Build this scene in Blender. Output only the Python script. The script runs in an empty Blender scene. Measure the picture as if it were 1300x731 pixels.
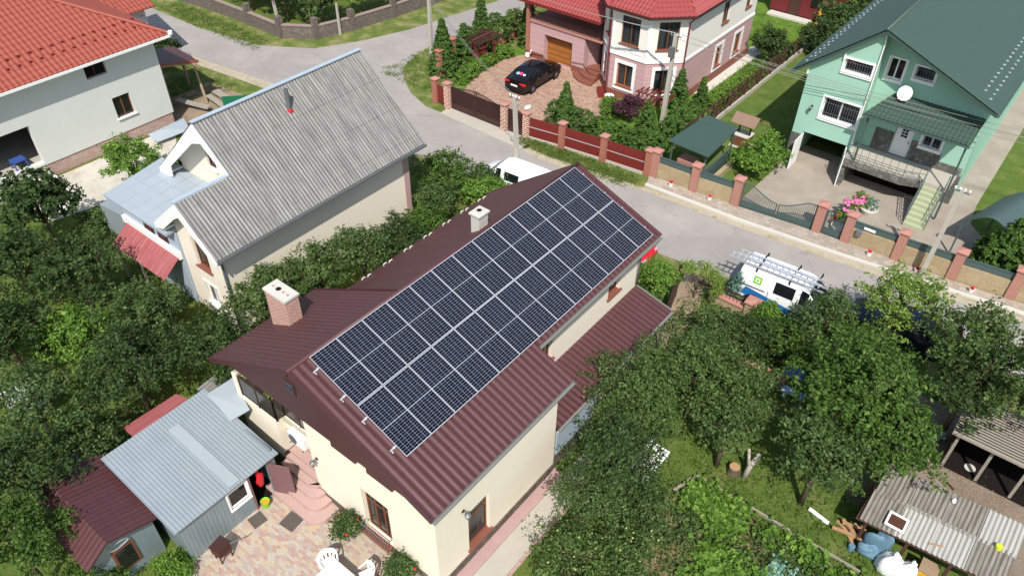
import bpy, bmesh, math, random
import numpy as np
from mathutils import Vector, Matrix
random.seed(7)
SC = bpy.context.scene
COL = SC.collection
R = math.radians

# ------------------------------------------------------------------ materials
def lin(r, g, b):
    f = lambda c: ((c/255+.055)/1.055)**2.4 if c > 10 else c/255/12.92
    return (f(r), f(g), f(b), 1)

class NT:
    """small helper around a material node tree"""
    def __init__(s, name):
        s.m = bpy.data.materials.new(name); s.m.use_nodes = True
        s.t = s.m.node_tree; s.b = s.t.nodes['Principled BSDF']
        s.tc = s.n('ShaderNodeTexCoord')
    def n(s, ty, ins=None, **props):
        d = s.t.nodes.new(ty)
        for k, v in props.items(): setattr(d, k, v)
        for k, v in (ins or {}).items(): s.set(d, k, v)
        return d
    def set(s, d, k, v):
        sock = d.inputs[k]
        if hasattr(v, 'is_linked') or isinstance(v, bpy.types.NodeSocket): s.t.links.new(v, sock)
        else: sock.default_value = v
    def noise(s, vec, scale, detail=5, rough=.6):
        return s.n('ShaderNodeTexNoise', {'Vector': vec, 'Scale': scale, 'Detail': detail, 'Roughness': rough}).outputs['Fac']
    def ramp(s, fac, stops, interp='LINEAR'):
        d = s.n('ShaderNodeValToRGB', {'Fac': fac}); e = d.color_ramp.elements; d.color_ramp.interpolation = interp
        while len(e) < len(stops): e.new(.5)
        for i, (p, c) in enumerate(stops): e[i].position = p; e[i].color = c if len(c) == 4 else (*c, 1)
        return d.outputs['Color']
    def mix(s, fac, a, b, mode='MIX'):
        d = s.n('ShaderNodeMix', data_type='RGBA', blend_type=mode)
        for i, v in ((0, fac), (6, a), (7, b)): s.set(d, i, v)
        return d.outputs[2]
    def math(s, op, a, b=0.0, c=0.0):
        d = s.n('ShaderNodeMath', operation=op)
        s.set(d, 0, a); s.set(d, 1, b); s.set(d, 2, c)
        return d.outputs[0]
    def bump(s, h, strength=.4, dist=.01, normal=None):
        d = s.n('ShaderNodeBump', {'Height': h, 'Strength': strength, 'Distance': dist})
        if normal is not None: s.set(d, 'Normal', normal)
        s.t.links.new(d.outputs[0], s.b.inputs['Normal']); return d.outputs[0]
    def fin(s, col, rough=.8, spec=.25, metal=0):
        s.set(s.b, 'Base Color', col); s.set(s.b, 'Roughness', rough)
        s.set(s.b, 'Specular IOR Level', spec); s.set(s.b, 'Metallic', metal)
        return s.m

def k(c, f): return (min(c[0]*f, 1), min(c[1]*f, 1), min(c[2]*f, 1), 1)

def plain(name, c, rough=.75, spec=.25, metal=0, var=.12, vs=2.5, big=.3, bump=.2, bs=45, bd=.006, streak=0, dirt=None):
    s = NT(name); P = s.tc.outputs['Object']
    a = s.noise(P, vs, 6); b = s.noise(P, big, 3)
    col = s.mix(a, k(c, 1-var), k(c, 1+var))
    col = s.mix(b, col, k(c, 1-var*1.3))
    col = s.mix(.5, col, s.mix(a, k(c, 1-var), k(c, 1+var)))
    if streak:      # weather streaks that run down the slope (along UV y)
        mp = s.n('ShaderNodeMapping', {'Vector': s.tc.outputs['UV'], 'Scale': (7, .35, 1)})
        st = s.noise(mp.outputs[0], 1.5, 6, .7)
        col = s.mix(s.math('MULTIPLY', s.ramp(st, [(.42, (0, 0, 0)), (.68, (1, 1, 1))]), streak), col, dirt or k(c, .45))
    if bump: s.bump(s.noise(P, bs, 4), bump, bd)
    return s.fin(col, rough, spec, metal)

def bricks(name, c1, c2, mortar, w=.25, h=.075, ms=.012, rough=.85, sc=1, bump=.5):
    s = NT(name)
    t = s.n('ShaderNodeTexBrick', {'Vector': s.tc.outputs['UV'], 'Color1': c1, 'Color2': c2, 'Mortar': mortar, 'Scale': sc,
            'Mortar Size': ms, 'Brick Width': w, 'Row Height': h, 'Mortar Smooth': .2, 'Bias': 0})
    a = s.noise(s.tc.outputs['Object'], 6, 5)
    col = s.mix(.45, t.outputs[0], s.mix(a, k(c1, .6), k(c2, 1.3)), 'MIX')
    col = s.mix(t.outputs[1], col, mortar)
    s.bump(s.math('SUBTRACT', 1, t.outputs[1]), bump, .01)
    return s.fin(col, rough, .2)

def cells(name, cols, w, h, mortar, ms=.012, rough=.85, offset=True, var=.2):
    """pavers: every stone picks its own colour"""
    s = NT(name)
    sep = s.n('ShaderNodeSeparateXYZ', {'Vector': s.tc.outputs['UV']})
    v = s.math('DIVIDE', sep.outputs[1], h); row = s.math('FLOOR', v)
    u = s.math('DIVIDE', sep.outputs[0], w)
    if offset: u = s.math('ADD', u, s.math('MULTIPLY', row, .5))
    cb = s.n('ShaderNodeCombineXYZ', {'X': s.math('FLOOR', u), 'Y': row})
    wn = s.n('ShaderNodeTexWhiteNoise', {'Vector': cb.outputs[0]}, noise_dimensions='2D')
    st = [(i/len(cols), c) for i, c in enumerate(cols)]
    col = s.ramp(wn.outputs[0], st, 'CONSTANT')
    fu = s.math('MULTIPLY', s.math('PINGPONG', u, .5), w); fv = s.math('MULTIPLY', s.math('PINGPONG', v, .5), h)
    edge = s.math('LESS_THAN', s.math('MINIMUM', fu, fv), ms)
    a = s.noise(s.tc.outputs['Object'], 5, 6); b = s.noise(s.tc.outputs['Object'], .5, 4)
    col = s.mix(s.math('MULTIPLY', a, .35), col, mortar)
    col = s.mix(s.math('MULTIPLY', b, .3), col, k(cols[0], .8))
    col = s.mix(edge, col, mortar)
    s.bump(s.math('SUBTRACT', 1, edge), .3, .006)
    return s.fin(col, rough, .2)

def stones(name, c1, c2, mortar, scale=5, edge=.06):
    s = NT(name)
    vec = s.n('ShaderNodeMapping', {'Vector': s.tc.outputs['UV']}).outputs[0]
    v = s.n('ShaderNodeTexVoronoi', {'Vector': vec, 'Scale': scale})
    e = s.n('ShaderNodeTexVoronoi', {'Vector': vec, 'Scale': scale}, feature='DISTANCE_TO_EDGE')
    sp = s.n('ShaderNodeSeparateColor', {'Color': v.outputs['Color']})
    col = s.mix(sp.outputs[0], c1, c2)
    col = s.mix(s.noise(s.tc.outputs['Object'], 9, 6), col, k(c1, .7))
    m = s.math('LESS_THAN', e.outputs['Distance'], edge)
    col = s.mix(m, col, mortar)
    s.bump(e.outputs['Distance'], .5, .03)
    return s.fin(col, .85, .2)

def wood(name, c, sc=1, var=.35, rough=.75):
    s = NT(name)
    mp = s.n('ShaderNodeMapping', {'Vector': s.tc.outputs['Object'], 'Scale': (9*sc, 9*sc, 1.5*sc)})
    a = s.noise(mp.outputs[0], 1.6, 7, .7)
    s.bump(a, .3, .006)
    return s.fin(s.mix(a, k(c, 1-var), k(c, 1+var)), rough, .25)

def ground_mat(name, stops, scale=.6, fine=14, rough=.95, bump=.6, bd=.05, blotch=None):
    s = NT(name); P = s.tc.outputs['Object']
    a = s.noise(P, scale, 8, .65); b = s.noise(P, fine, 6, .7)
    f = s.math('ADD', s.math('MULTIPLY', a, .65), s.math('MULTIPLY', b, .35))
    col = s.ramp(f, stops)
    if blotch:
        c2, sc2, lo, hi = blotch
        col = s.mix(s.ramp(s.noise(P, sc2, 7, .7), [(lo, (0, 0, 0)), (hi, (1, 1, 1))]), col, c2)
    s.bump(b, bump, bd)
    return s.fin(col, rough, .1)

def leafmat(name, dark, light, tip=None, rough=.42):
    light = k(light, 1.18); tip = k(tip or light, 1.25)
    s = NT(name)
    g = s.n('ShaderNodeNewGeometry')
    nz = s.noise(s.tc.outputs['Object'], 1.1, 4, .6)
    f = s.math('ADD', s.math('MULTIPLY', g.outputs['Random Per Island'], .62), s.math('MULTIPLY', nz, .45))
    col = s.ramp(f, [(.12, dark), (.62, light), (.98, tip or light)])
    s.fin(col, .6, .16)
    tr = s.n('ShaderNodeBsdfTranslucent', {'Color': s.mix(.5, col, k(light, 1.6))})
    mx = s.n('ShaderNodeMixShader', {0: .36, 1: s.b.outputs[0], 2: tr.outputs[0]})
    s.t.links.new(mx.outputs[0], s.t.nodes['Material Output'].inputs[0])
    return s.m

def glass(name, c=(.02, .025, .03, 1), alpha=.55, rough=.04):
    s = NT(name); s.fin(c, rough, .6); s.b.inputs['Alpha'].default_value = alpha
    return s.m

MT = {}
M = MT.__setitem__
M('cream', plain('cream render', lin(231, 221, 202), .9, .15, var=.05, vs=1.2, bump=.2, bs=70, streak=.05, dirt=lin(196, 184, 164)))
M('cream2', plain('pale cream render', lin(232, 222, 204), .9, .15, var=.06, vs=1.2, bump=.2, bs=70))
M('white', plain('white paint', lin(232, 232, 230), .6, .3, var=.03, bump=0))
M('whitewall', plain('off white render', lin(205, 207, 202), .92, .12, var=.06, vs=.9, bump=.25, bs=60, streak=.05, dirt=lin(160, 158, 150)))
M('maroon', plain('maroon coated steel', lin(84, 51, 53), .48, .35, var=.14, vs=1.5, big=.25, bump=.05, bs=14, streak=.45, dirt=lin(92, 66, 62)))
M('maroon_flat', plain('maroon fascia', lin(72, 41, 43), .55, .4, var=.08, bump=.05))
M('redtile', plain('red coated steel', lin(152, 78, 64), .6, .4, var=.12, vs=3, bump=.05, bs=20, streak=.2, dirt=lin(130, 62, 52)))
M('redtile2', plain('rose red coated steel', lin(150, 70, 67), .55, .4, var=.1, vs=3, bump=.05, bs=20))
M('redsheet', plain('faded red sheet', lin(152, 78, 80), .6, .35, var=.18, vs=1.5, streak=.5, dirt=lin(178, 132, 128)))
M('slate', plain('weathered asbestos slate', lin(146, 144, 140), .92, .1, var=.24, vs=1.8, big=.5, bump=.5, bs=30, streak=.75, dirt=lin(78, 76, 73)))
M('slate2', plain('old barn slate', lin(146, 141, 132), .92, .1, var=.25, vs=2.2, big=.8, bump=.5, bs=30, streak=.9, dirt=lin(86, 78, 68)))
M('slate3', plain('clean pale slate', lin(176, 175, 168), .9, .1, var=.14, vs=2.2, bump=.5, bs=30, streak=.4, dirt=lin(120, 114, 104)))
M('zinc', plain('galvanised sheet', lin(146, 155, 160), .58, .35, .05, var=.2, vs=.9, big=.35, bump=.1, bs=12, streak=.3, dirt=lin(125, 138, 148)))
M('zincwall', plain('galvanised wall sheet', lin(140, 154, 160), .45, .5, .3, var=.12, vs=.9, streak=.3, dirt=lin(105, 112, 112)))
M('bluemetal', plain('pale blue roofing steel', lin(160, 170, 178), .55, .4, .05, var=.1, vs=.8, bump=.05))
M('bluetrim', plain('pale blue trim', lin(166, 180, 192), .5, .4, var=.06, bump=0))
M('gutter', plain('grey gutter', lin(140, 142, 138), .5, .4, .2, var=.1, bump=0))
M('greenwall', plain('mint render', lin(154, 194, 174), .9, .12, var=.05, vs=.8, bump=.2, bs=60, streak=.06, dirt=lin(128, 168, 148)))
M('greenroof', plain('dark green coated steel', lin(62, 82, 74), .45, .45, var=.07, vs=1.5, bump=.05))
M('greenroof2', plain('green awning steel', lin(68, 88, 78), .5, .4, var=.12, vs=2, bump=.05))
M('greenmetal', plain('grey green painted steel', lin(72, 90, 88), .55, .4, var=.1, bump=0))
M('pinkwall', plain('pink render', lin(182, 152, 150), .9, .12, var=.06, vs=1, bump=.15, bs=60))
M('ivory', plain('ivory render', lin(228, 224, 214), .9, .12, var=.04, vs=1, bump=.1, bs=60))
M('terracotta', plain('terracotta tile', lin(132, 82, 68), .6, .3, var=.2, vs=5))
M('orange_brick', bricks('orange brick', lin(170, 94, 72), lin(150, 80, 62), lin(170, 140, 124)))
M('pink_brick', bricks('pink brick', lin(174, 116, 100), lin(160, 100, 86), lin(180, 154, 142)))
M('striped_brick', bricks('brick with pale joints', lin(168, 94, 74), lin(180, 106, 84), lin(212, 198, 184), w=.3, h=.14, ms=.03))
M('old_brick', bricks('weathered chimney brick', lin(160, 96, 80), lin(190, 140, 122), lin(200, 186, 176), w=.2, h=.075, ms=.012))
M('rough_brick', bricks('bare foundation brick', lin(150, 90, 76), lin(176, 150, 138), lin(190, 184, 176), w=.25, h=.09))
M('coping', plain('dusty stone coping', lin(150, 132, 124), .9, .1, var=.12))
M('pinkcap', plain('pink concrete cap', lin(178, 128, 116), .85, .15, var=.08))
M('concrete', plain('concrete', lin(178, 172, 160), .92, .12, var=.14, vs=1.2, big=.4, bump=.3, bs=40))
M('concrete_pale', plain('pale concrete', lin(200, 196, 186), .92, .12, var=.14, vs=2, big=.5, bump=.3, bs=40))
M('plaster', plain('grey chimney plaster', lin(196, 192, 184), .92, .1, var=.18, vs=5, bump=.4))
M('stone_base', stones('dark rubble plinth', lin(92, 84, 78), lin(150, 134, 120), lin(80, 75, 70), 7))
M('stone_green', stones('grey rubble wall', lin(96, 96, 92), lin(160, 156, 146), lin(86, 84, 80), 3.2))
M('stone_fence', stones('sand flagstone', lin(168, 148, 116), lin(186, 170, 138), lin(150, 136, 112), 1.6, .025))
M('stone_dark', stones('brown rubble fence', lin(112, 102, 96), lin(138, 126, 118), lin(96, 88, 84), 4))
M('road', None)
M('wood', wood('old wood', lin(150, 128, 104)))
M('wood_dark', wood('dark brown wood', lin(76, 52, 44)))
M('wood_brown', wood('brown window wood', lin(112, 70, 48)))
M('wood_orange', wood('varnished wood', lin(156, 98, 46)))
M('wood_grey', wood('grey weathered wood', lin(150, 142, 130)))
M('wood_red', wood('dark red wood', lin(110, 42, 44)))
M('shingle', wood('brown shingle', lin(132, 108, 92), 2))
M('brownsteel', plain('dark brown steel', lin(66, 42, 40), .5, .4, var=.15, bump=0))
M('redpanel', plain('dark red fence steel', lin(116, 42, 38), .5, .4, var=.1, bump=0))
M('door_maroon', plain('dusty maroon steel door', lin(118, 88, 90), .6, .3, var=.1))
M('alu', plain('bright aluminium', lin(214, 216, 220), .35, .5, .5, var=.05, bump=0))
M('panel_frame', plain('anodised panel frame', lin(190, 192, 198), .4, .4, .3, var=.05, bump=0))
M('steel', plain('grey steel', lin(120, 124, 126), .5, .4, .4, var=.15, bump=0))
M('black', plain('black rubber', lin(30, 30, 32), .8, .2, var=.2, bump=0))
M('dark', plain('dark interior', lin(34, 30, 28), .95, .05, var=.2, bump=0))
M('plastic_white', plain('white plastic', lin(238, 238, 236), .4, .4, var=.02, bump=0))
M('sack', plain('white woven sack', lin(226, 226, 224), .8, .2, var=.06, vs=4, bump=.5, bs=9, bd=.05))
M('bluetarp', plain('blue tarpaulin', lin(96, 128, 146), .6, .4, var=.2, vs=4, bump=.4, bs=8, bd=.04))
M('bluepaint', plain('blue paint', lin(56, 84, 150), .6, .3, var=.25, vs=4))
M('palebluepaint', plain('chipped pale blue paint', lin(150, 178, 200), .7, .3, var=.35, vs=9))
M('green_board', plain('green board', lin(30, 104, 76), .5, .4, var=.1))
M('pink_step', plain('pink concrete steps', lin(180, 152, 144), .85, .2, var=.12, vs=3))
M('pink_kerb', plain('pink concrete strip', lin(176, 146, 142), .9, .15, var=.16, vs=3, bump=.4))
M('carpaint', plain('black car paint', lin(26, 20, 22), .12, .6, .2, var=.03, bump=0))
M('navypaint', plain('dark navy car paint', lin(22, 26, 46), .15, .6, .2, var=.03, bump=0))
M('whitepaint', plain('white van paint', lin(236, 238, 240), .25, .5, var=.02, bump=0))
M('bluevan', plain('blue van band', lin(40, 110, 176), .3, .5, var=.04, bump=0))
M('redpaint', plain('bright red paint', lin(196, 30, 44), .3, .5, var=.05, bump=0))
M('logo_green', plain('logo green', lin(120, 190, 40), .4, .4, var=.02, bump=0))
M('lamp_red', plain('tail lamp red', lin(200, 34, 40), .2, .5, var=.04, bump=0))
M('pinksticker', plain('pink sticker', lin(220, 70, 120), .4, .4, var=.04, bump=0))
M('rim', plain('alloy rim', lin(150, 152, 156), .35, .5, .5, var=.05, bump=0))
M('rust', plain('rusty iron', lin(90, 58, 46), .85, .2, .2, var=.35, vs=7))
M('yellow', plain('yellow board', lin(206, 156, 50), .6, .3, var=.12))
M('lime', plain('lime plastic', lin(200, 210, 60), .4, .4, var=.05, bump=0))
M('mat', plain('dark doormat', lin(92, 86, 80), .95, .05, var=.15, vs=9, bump=.6))
M('flower_red', plain('red petals', lin(206, 40, 50), .6, .3, var=.2, vs=20, bump=0))
M('flower_pink', plain('pink petals', lin(226, 120, 170), .6, .3, var=.2, vs=20, bump=0))
M('flower_yellow', plain('pale yellow fruit', lin(176, 176, 108), .5, .3, var=.15, vs=20, bump=0))
M('orange_fruit', plain('ripe orange fruit', lin(220, 150, 40), .5, .3, var=.15, vs=20, bump=0))
M('curtain', plain('white curtain', lin(230, 230, 226), .9, .1, var=.05, bump=0))
M('bark', wood('bark', lin(98, 84, 70), 2))
M('bark_pale', wood('pale bark', lin(168, 160, 148), 2))
M('log', plain('split firewood', lin(176, 140, 104), .9, .1, var=.25, vs=6))
M('glass', glass('window glass', alpha=.6))
M('glass_dark', glass('dark window glass', (.012, .013, .016, 1), .92))
M('car_glass', glass('car glass', (.008, .01, .014, 1), .96, .03))
M('polycarb', plain('cloudy sheet', lin(156, 166, 172), .6, .4, var=.12, vs=1.5, streak=.4, dirt=lin(160, 160, 156)))
M('rail_glass', glass('smoked balcony glass', (.05, .046, .036, 1), .85, .2))
M('patio', cells('patio pavers', [lin(176, 148, 136), lin(184, 168, 136), lin(176, 170, 160), lin(166, 132, 126), lin(182, 176, 156), lin(162, 153, 150)], .18, .09, lin(164, 152, 136), .004))
M('drive', cells('driveway pavers', [lin(172, 138, 120), lin(186, 160, 132), lin(158, 118, 104), lin(176, 150, 136)], .2, .12, lin(140, 118, 104), .008))
M('kerbtile', cells('pavement slabs', [lin(172, 160, 146), lin(158, 148, 136), lin(178, 170, 158)], .3, .3, lin(132, 124, 112), .008))
def pinkband():
    s = NT('pink render with joints')
    sep = s.n('ShaderNodeSeparateXYZ', {'Vector': s.tc.outputs['UV']})
    v = s.math('DIVIDE', sep.outputs[1], .42)
    j = s.math('LESS_THAN', s.math('PINGPONG', v, .5), .035)
    a = s.noise(s.tc.outputs['Object'], 1.5, 5)
    c = lin(184, 150, 149)
    s.bump(s.math('SUBTRACT', 1, j), .5, .012)
    return s.fin(s.mix(j, s.mix(a, k(c, .93), k(c, 1.07)), lin(204, 180, 178)), .88, .15)
M('pinkband', pinkband())
def solar():
    s = NT('photovoltaic cells')
    sep = s.n('ShaderNodeSeparateXYZ', {'Vector': s.tc.outputs['UV']})
    u, v = sep.outputs[0], sep.outputs[1]
    lu = s.math('LESS_THAN', s.math('PINGPONG', u, .5), .021)
    lv = s.math('LESS_THAN', s.math('PINGPONG', v, .5), .036)
    mid = s.math('LESS_THAN', s.math('ABSOLUTE', s.math('SUBTRACT', v, 12)), .16)
    line = s.math('MAXIMUM', s.math('MAXIMUM', lu, lv), mid)
    cb = s.n('ShaderNodeCombineXYZ', {'X': s.math('FLOOR', u), 'Y': s.math('FLOOR', v)})
    wn = s.n('ShaderNodeTexWhiteNoise', {'Vector': cb.outputs[0]})
    cell = s.mix(wn.outputs[0], (.004, .005, .012, 1), (.008, .01, .026, 1))
    return s.fin(s.mix(line, cell, (.3, .32, .36, 1)), .2, .1)
M('solar', solar())
def road():
    s = NT('worn pale asphalt'); P = s.tc.outputs['Object']
    a = s.noise(P, .35, 7, .65); b = s.noise(P, 60, 3); w = s.noise(P, 1.7, 6, .7)
    col = s.ramp(a, [(.3, lin(150, 145, 140)), (.55, lin(166, 160, 154)), (.75, lin(182, 175, 168))])
    col = s.mix(s.math('MULTIPLY', w, .35), col, lin(146, 139, 136))
    v = s.n('ShaderNodeTexVoronoi', {'Vector': P, 'Scale': .42, 'Randomness': 1}, feature='DISTANCE_TO_EDGE')
    n2 = s.noise(P, 2.2, 5)
    vc = s.n('ShaderNodeTexVoronoi', {'Vector': P, 'Scale': .16}); sp = s.n('ShaderNodeSeparateColor', {'Color': vc.outputs['Color']})
    col = s.mix(s.math('MULTIPLY', s.math('GREATER_THAN', sp.outputs[0], .72), .28), col, lin(138, 132, 129))
    mp = s.n('ShaderNodeMapping', {'Vector': P, 'Scale': (.12, 1.6, 1)}); col = s.mix(s.math('MULTIPLY', s.ramp(s.noise(mp.outputs[0], 1, 5), [(.45, (0, 0, 0)), (.7, (1, 1, 1))]), .3), col, lin(150, 143, 139))
    cr = s.math('LESS_THAN', s.math('ADD', v.outputs['Distance'], s.math('MULTIPLY', n2, .05)), .03)
    col = s.mix(s.math('MULTIPLY', cr, .3), col, lin(100, 94, 90))
    col = s.mix(s.math('MULTIPLY', b, .3), col, lin(130, 124, 120))
    s.bump(b, .35, .006)
    return s.fin(col, .92, .15)
M('road', road())
G1, G2, G3 = lin(92, 116, 44), lin(70, 98, 34), lin(120, 130, 66)
M('lawn2', ground_mat('tall bright grass', [(.25, lin(70, 96, 36)), (.5, lin(96, 126, 48)), (.75, lin(122, 144, 66))], 1.0, 26, bump=.9, bd=.06))
M('limestep', plain('pale green steps', lin(170, 176, 146), .9, .15, var=.1))
M('lawn', ground_mat('mown lawn', [(.25, lin(64, 82, 36)), (.5, lin(86, 106, 47)), (.75, lin(106, 120, 62))], 1.0, 30, bump=.8, bd=.04, blotch=(lin(122, 120, 74), .7, .52, .75)))
M('verge', ground_mat('rough verge', [(.28, lin(70, 92, 38)), (.48, lin(96, 112, 54)), (.62, lin(150, 140, 98)), (.8, lin(176, 160, 124))], .9, 22, bump=.8, bd=.06))
M('earth', ground_mat('trodden earth', [(.25, lin(112, 98, 82)), (.5, lin(146, 128, 108)), (.8, lin(172, 154, 132))], .8, 12, bump=.6, bd=.04, blotch=(lin(92, 104, 50), 1.1, .55, .72)))
M('dirt', ground_mat('bare yard dirt', [(.25, lin(104, 93, 81)), (.5, lin(130, 117, 103)), (.8, lin(156, 143, 128))], .9, 10, bump=.7, bd=.05))
M('soil', ground_mat('garden soil', [(.25, lin(98, 84, 62)), (.5, lin(146, 126, 96)), (.8, lin(176, 158, 124))], 1.5, 10, bump=.9, bd=.08, blotch=(lin(80, 104, 44), 1.4, .5, .66)))
M('sand', ground_mat('sandy road edge', [(.25, lin(150, 138, 118)), (.5, lin(172, 160, 140)), (.8, lin(188, 178, 162))], 1.6, 25, bump=.5, bd=.02, blotch=(lin(120, 122, 78), 1.8, .55, .7)))
M('base', ground_mat('rough grass', [(.25, lin(58, 80, 30)), (.45, lin(84, 104, 44)), (.65, lin(112, 116, 62)), (.82, lin(140, 124, 92))], .5, 10, bump=.8, bd=.08))
M('rubble', ground_mat('pale building rubble', [(.2, lin(150, 142, 128)), (.5, lin(196, 190, 178)), (.8, lin(214, 210, 200))], 1.2, 9, bump=.8, bd=.08))
M('court', ground_mat('stained concrete yard', [(.25, lin(132, 123, 112)), (.5, lin(154, 144, 132)), (.8, lin(176, 166, 152))], .8, 18, bump=.3, bd=.01))
# foliage
M('leaf_fruit', leafmat('fruit tree leaves', lin(40, 56, 30), lin(76, 98, 52), lin(116, 132, 84)))
M('leaf_dark', leafmat('plum leaves', lin(32, 47, 26), lin(61, 82, 43), lin(96, 114, 66)))
M('leaf_walnut', leafmat('walnut leaves', lin(40, 59, 25), lin(75, 102, 43), lin(110, 134, 66)))
M('leaf_grey', leafmat('grey green leaves', lin(44, 61, 30), lin(80, 102, 52), lin(114, 133, 80)))
M('leaf_bright', leafmat('bright leaves', lin(58, 84, 30), lin(98, 132, 52), lin(136, 162, 78)))
M('leaf_thuja', leafmat('thuja sprays', lin(44, 66, 30), lin(80, 110, 50), lin(116, 142, 72)))
M('leaf_blue', leafmat('blue spruce needles', lin(60, 84, 76), lin(104, 136, 124), lin(140, 168, 156)))
M('leaf_purple', leafmat('purple leaves', lin(48, 30, 38), lin(84, 54, 64), lin(110, 74, 84)))
M('leaf_light', leafmat('sparse light leaves', lin(66, 92, 34), lin(112, 138, 60), lin(150, 168, 92)))
M('grass_blade', leafmat('grass blades', lin(56, 78, 30), lin(92, 114, 50), lin(138, 142, 86)))
M('leaf_cabbage', leafmat('cabbage leaves', lin(90, 130, 110), lin(130, 168, 148), lin(170, 196, 180)))

# ------------------------------------------------------------------ objects
def woff(o):
    v = Vector((0, 0, 0))
    while o is not None: v += o.location; o = o.parent
    return v

def tag(o, label=None, cat=None, group=None, kind=None):
    for kk, v in (('label', label), ('category', cat), ('group', group), ('kind', kind)):
        if v: o[kk] = v
    return o

def thing(name, label, cat, loc=(0, 0, 0), group=None):
    o = bpy.data.objects.new(name, None); COL.objects.link(o)
    o.location = loc; o.empty_display_size = .2
    return tag(o, label, cat, group)

def dup(root, loc, rz=0, label=None, group=None, scale=None):
    def cp(o, par):
        c = o.copy(); COL.objects.link(c); c.parent = par
        for ch in o.children: cp(ch, c)
        return c
    r = cp(root, None); r.location = loc; r.rotation_euler = (0, 0, rz)
    if scale: r.scale = scale
    return tag(r, label, None, group)

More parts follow.
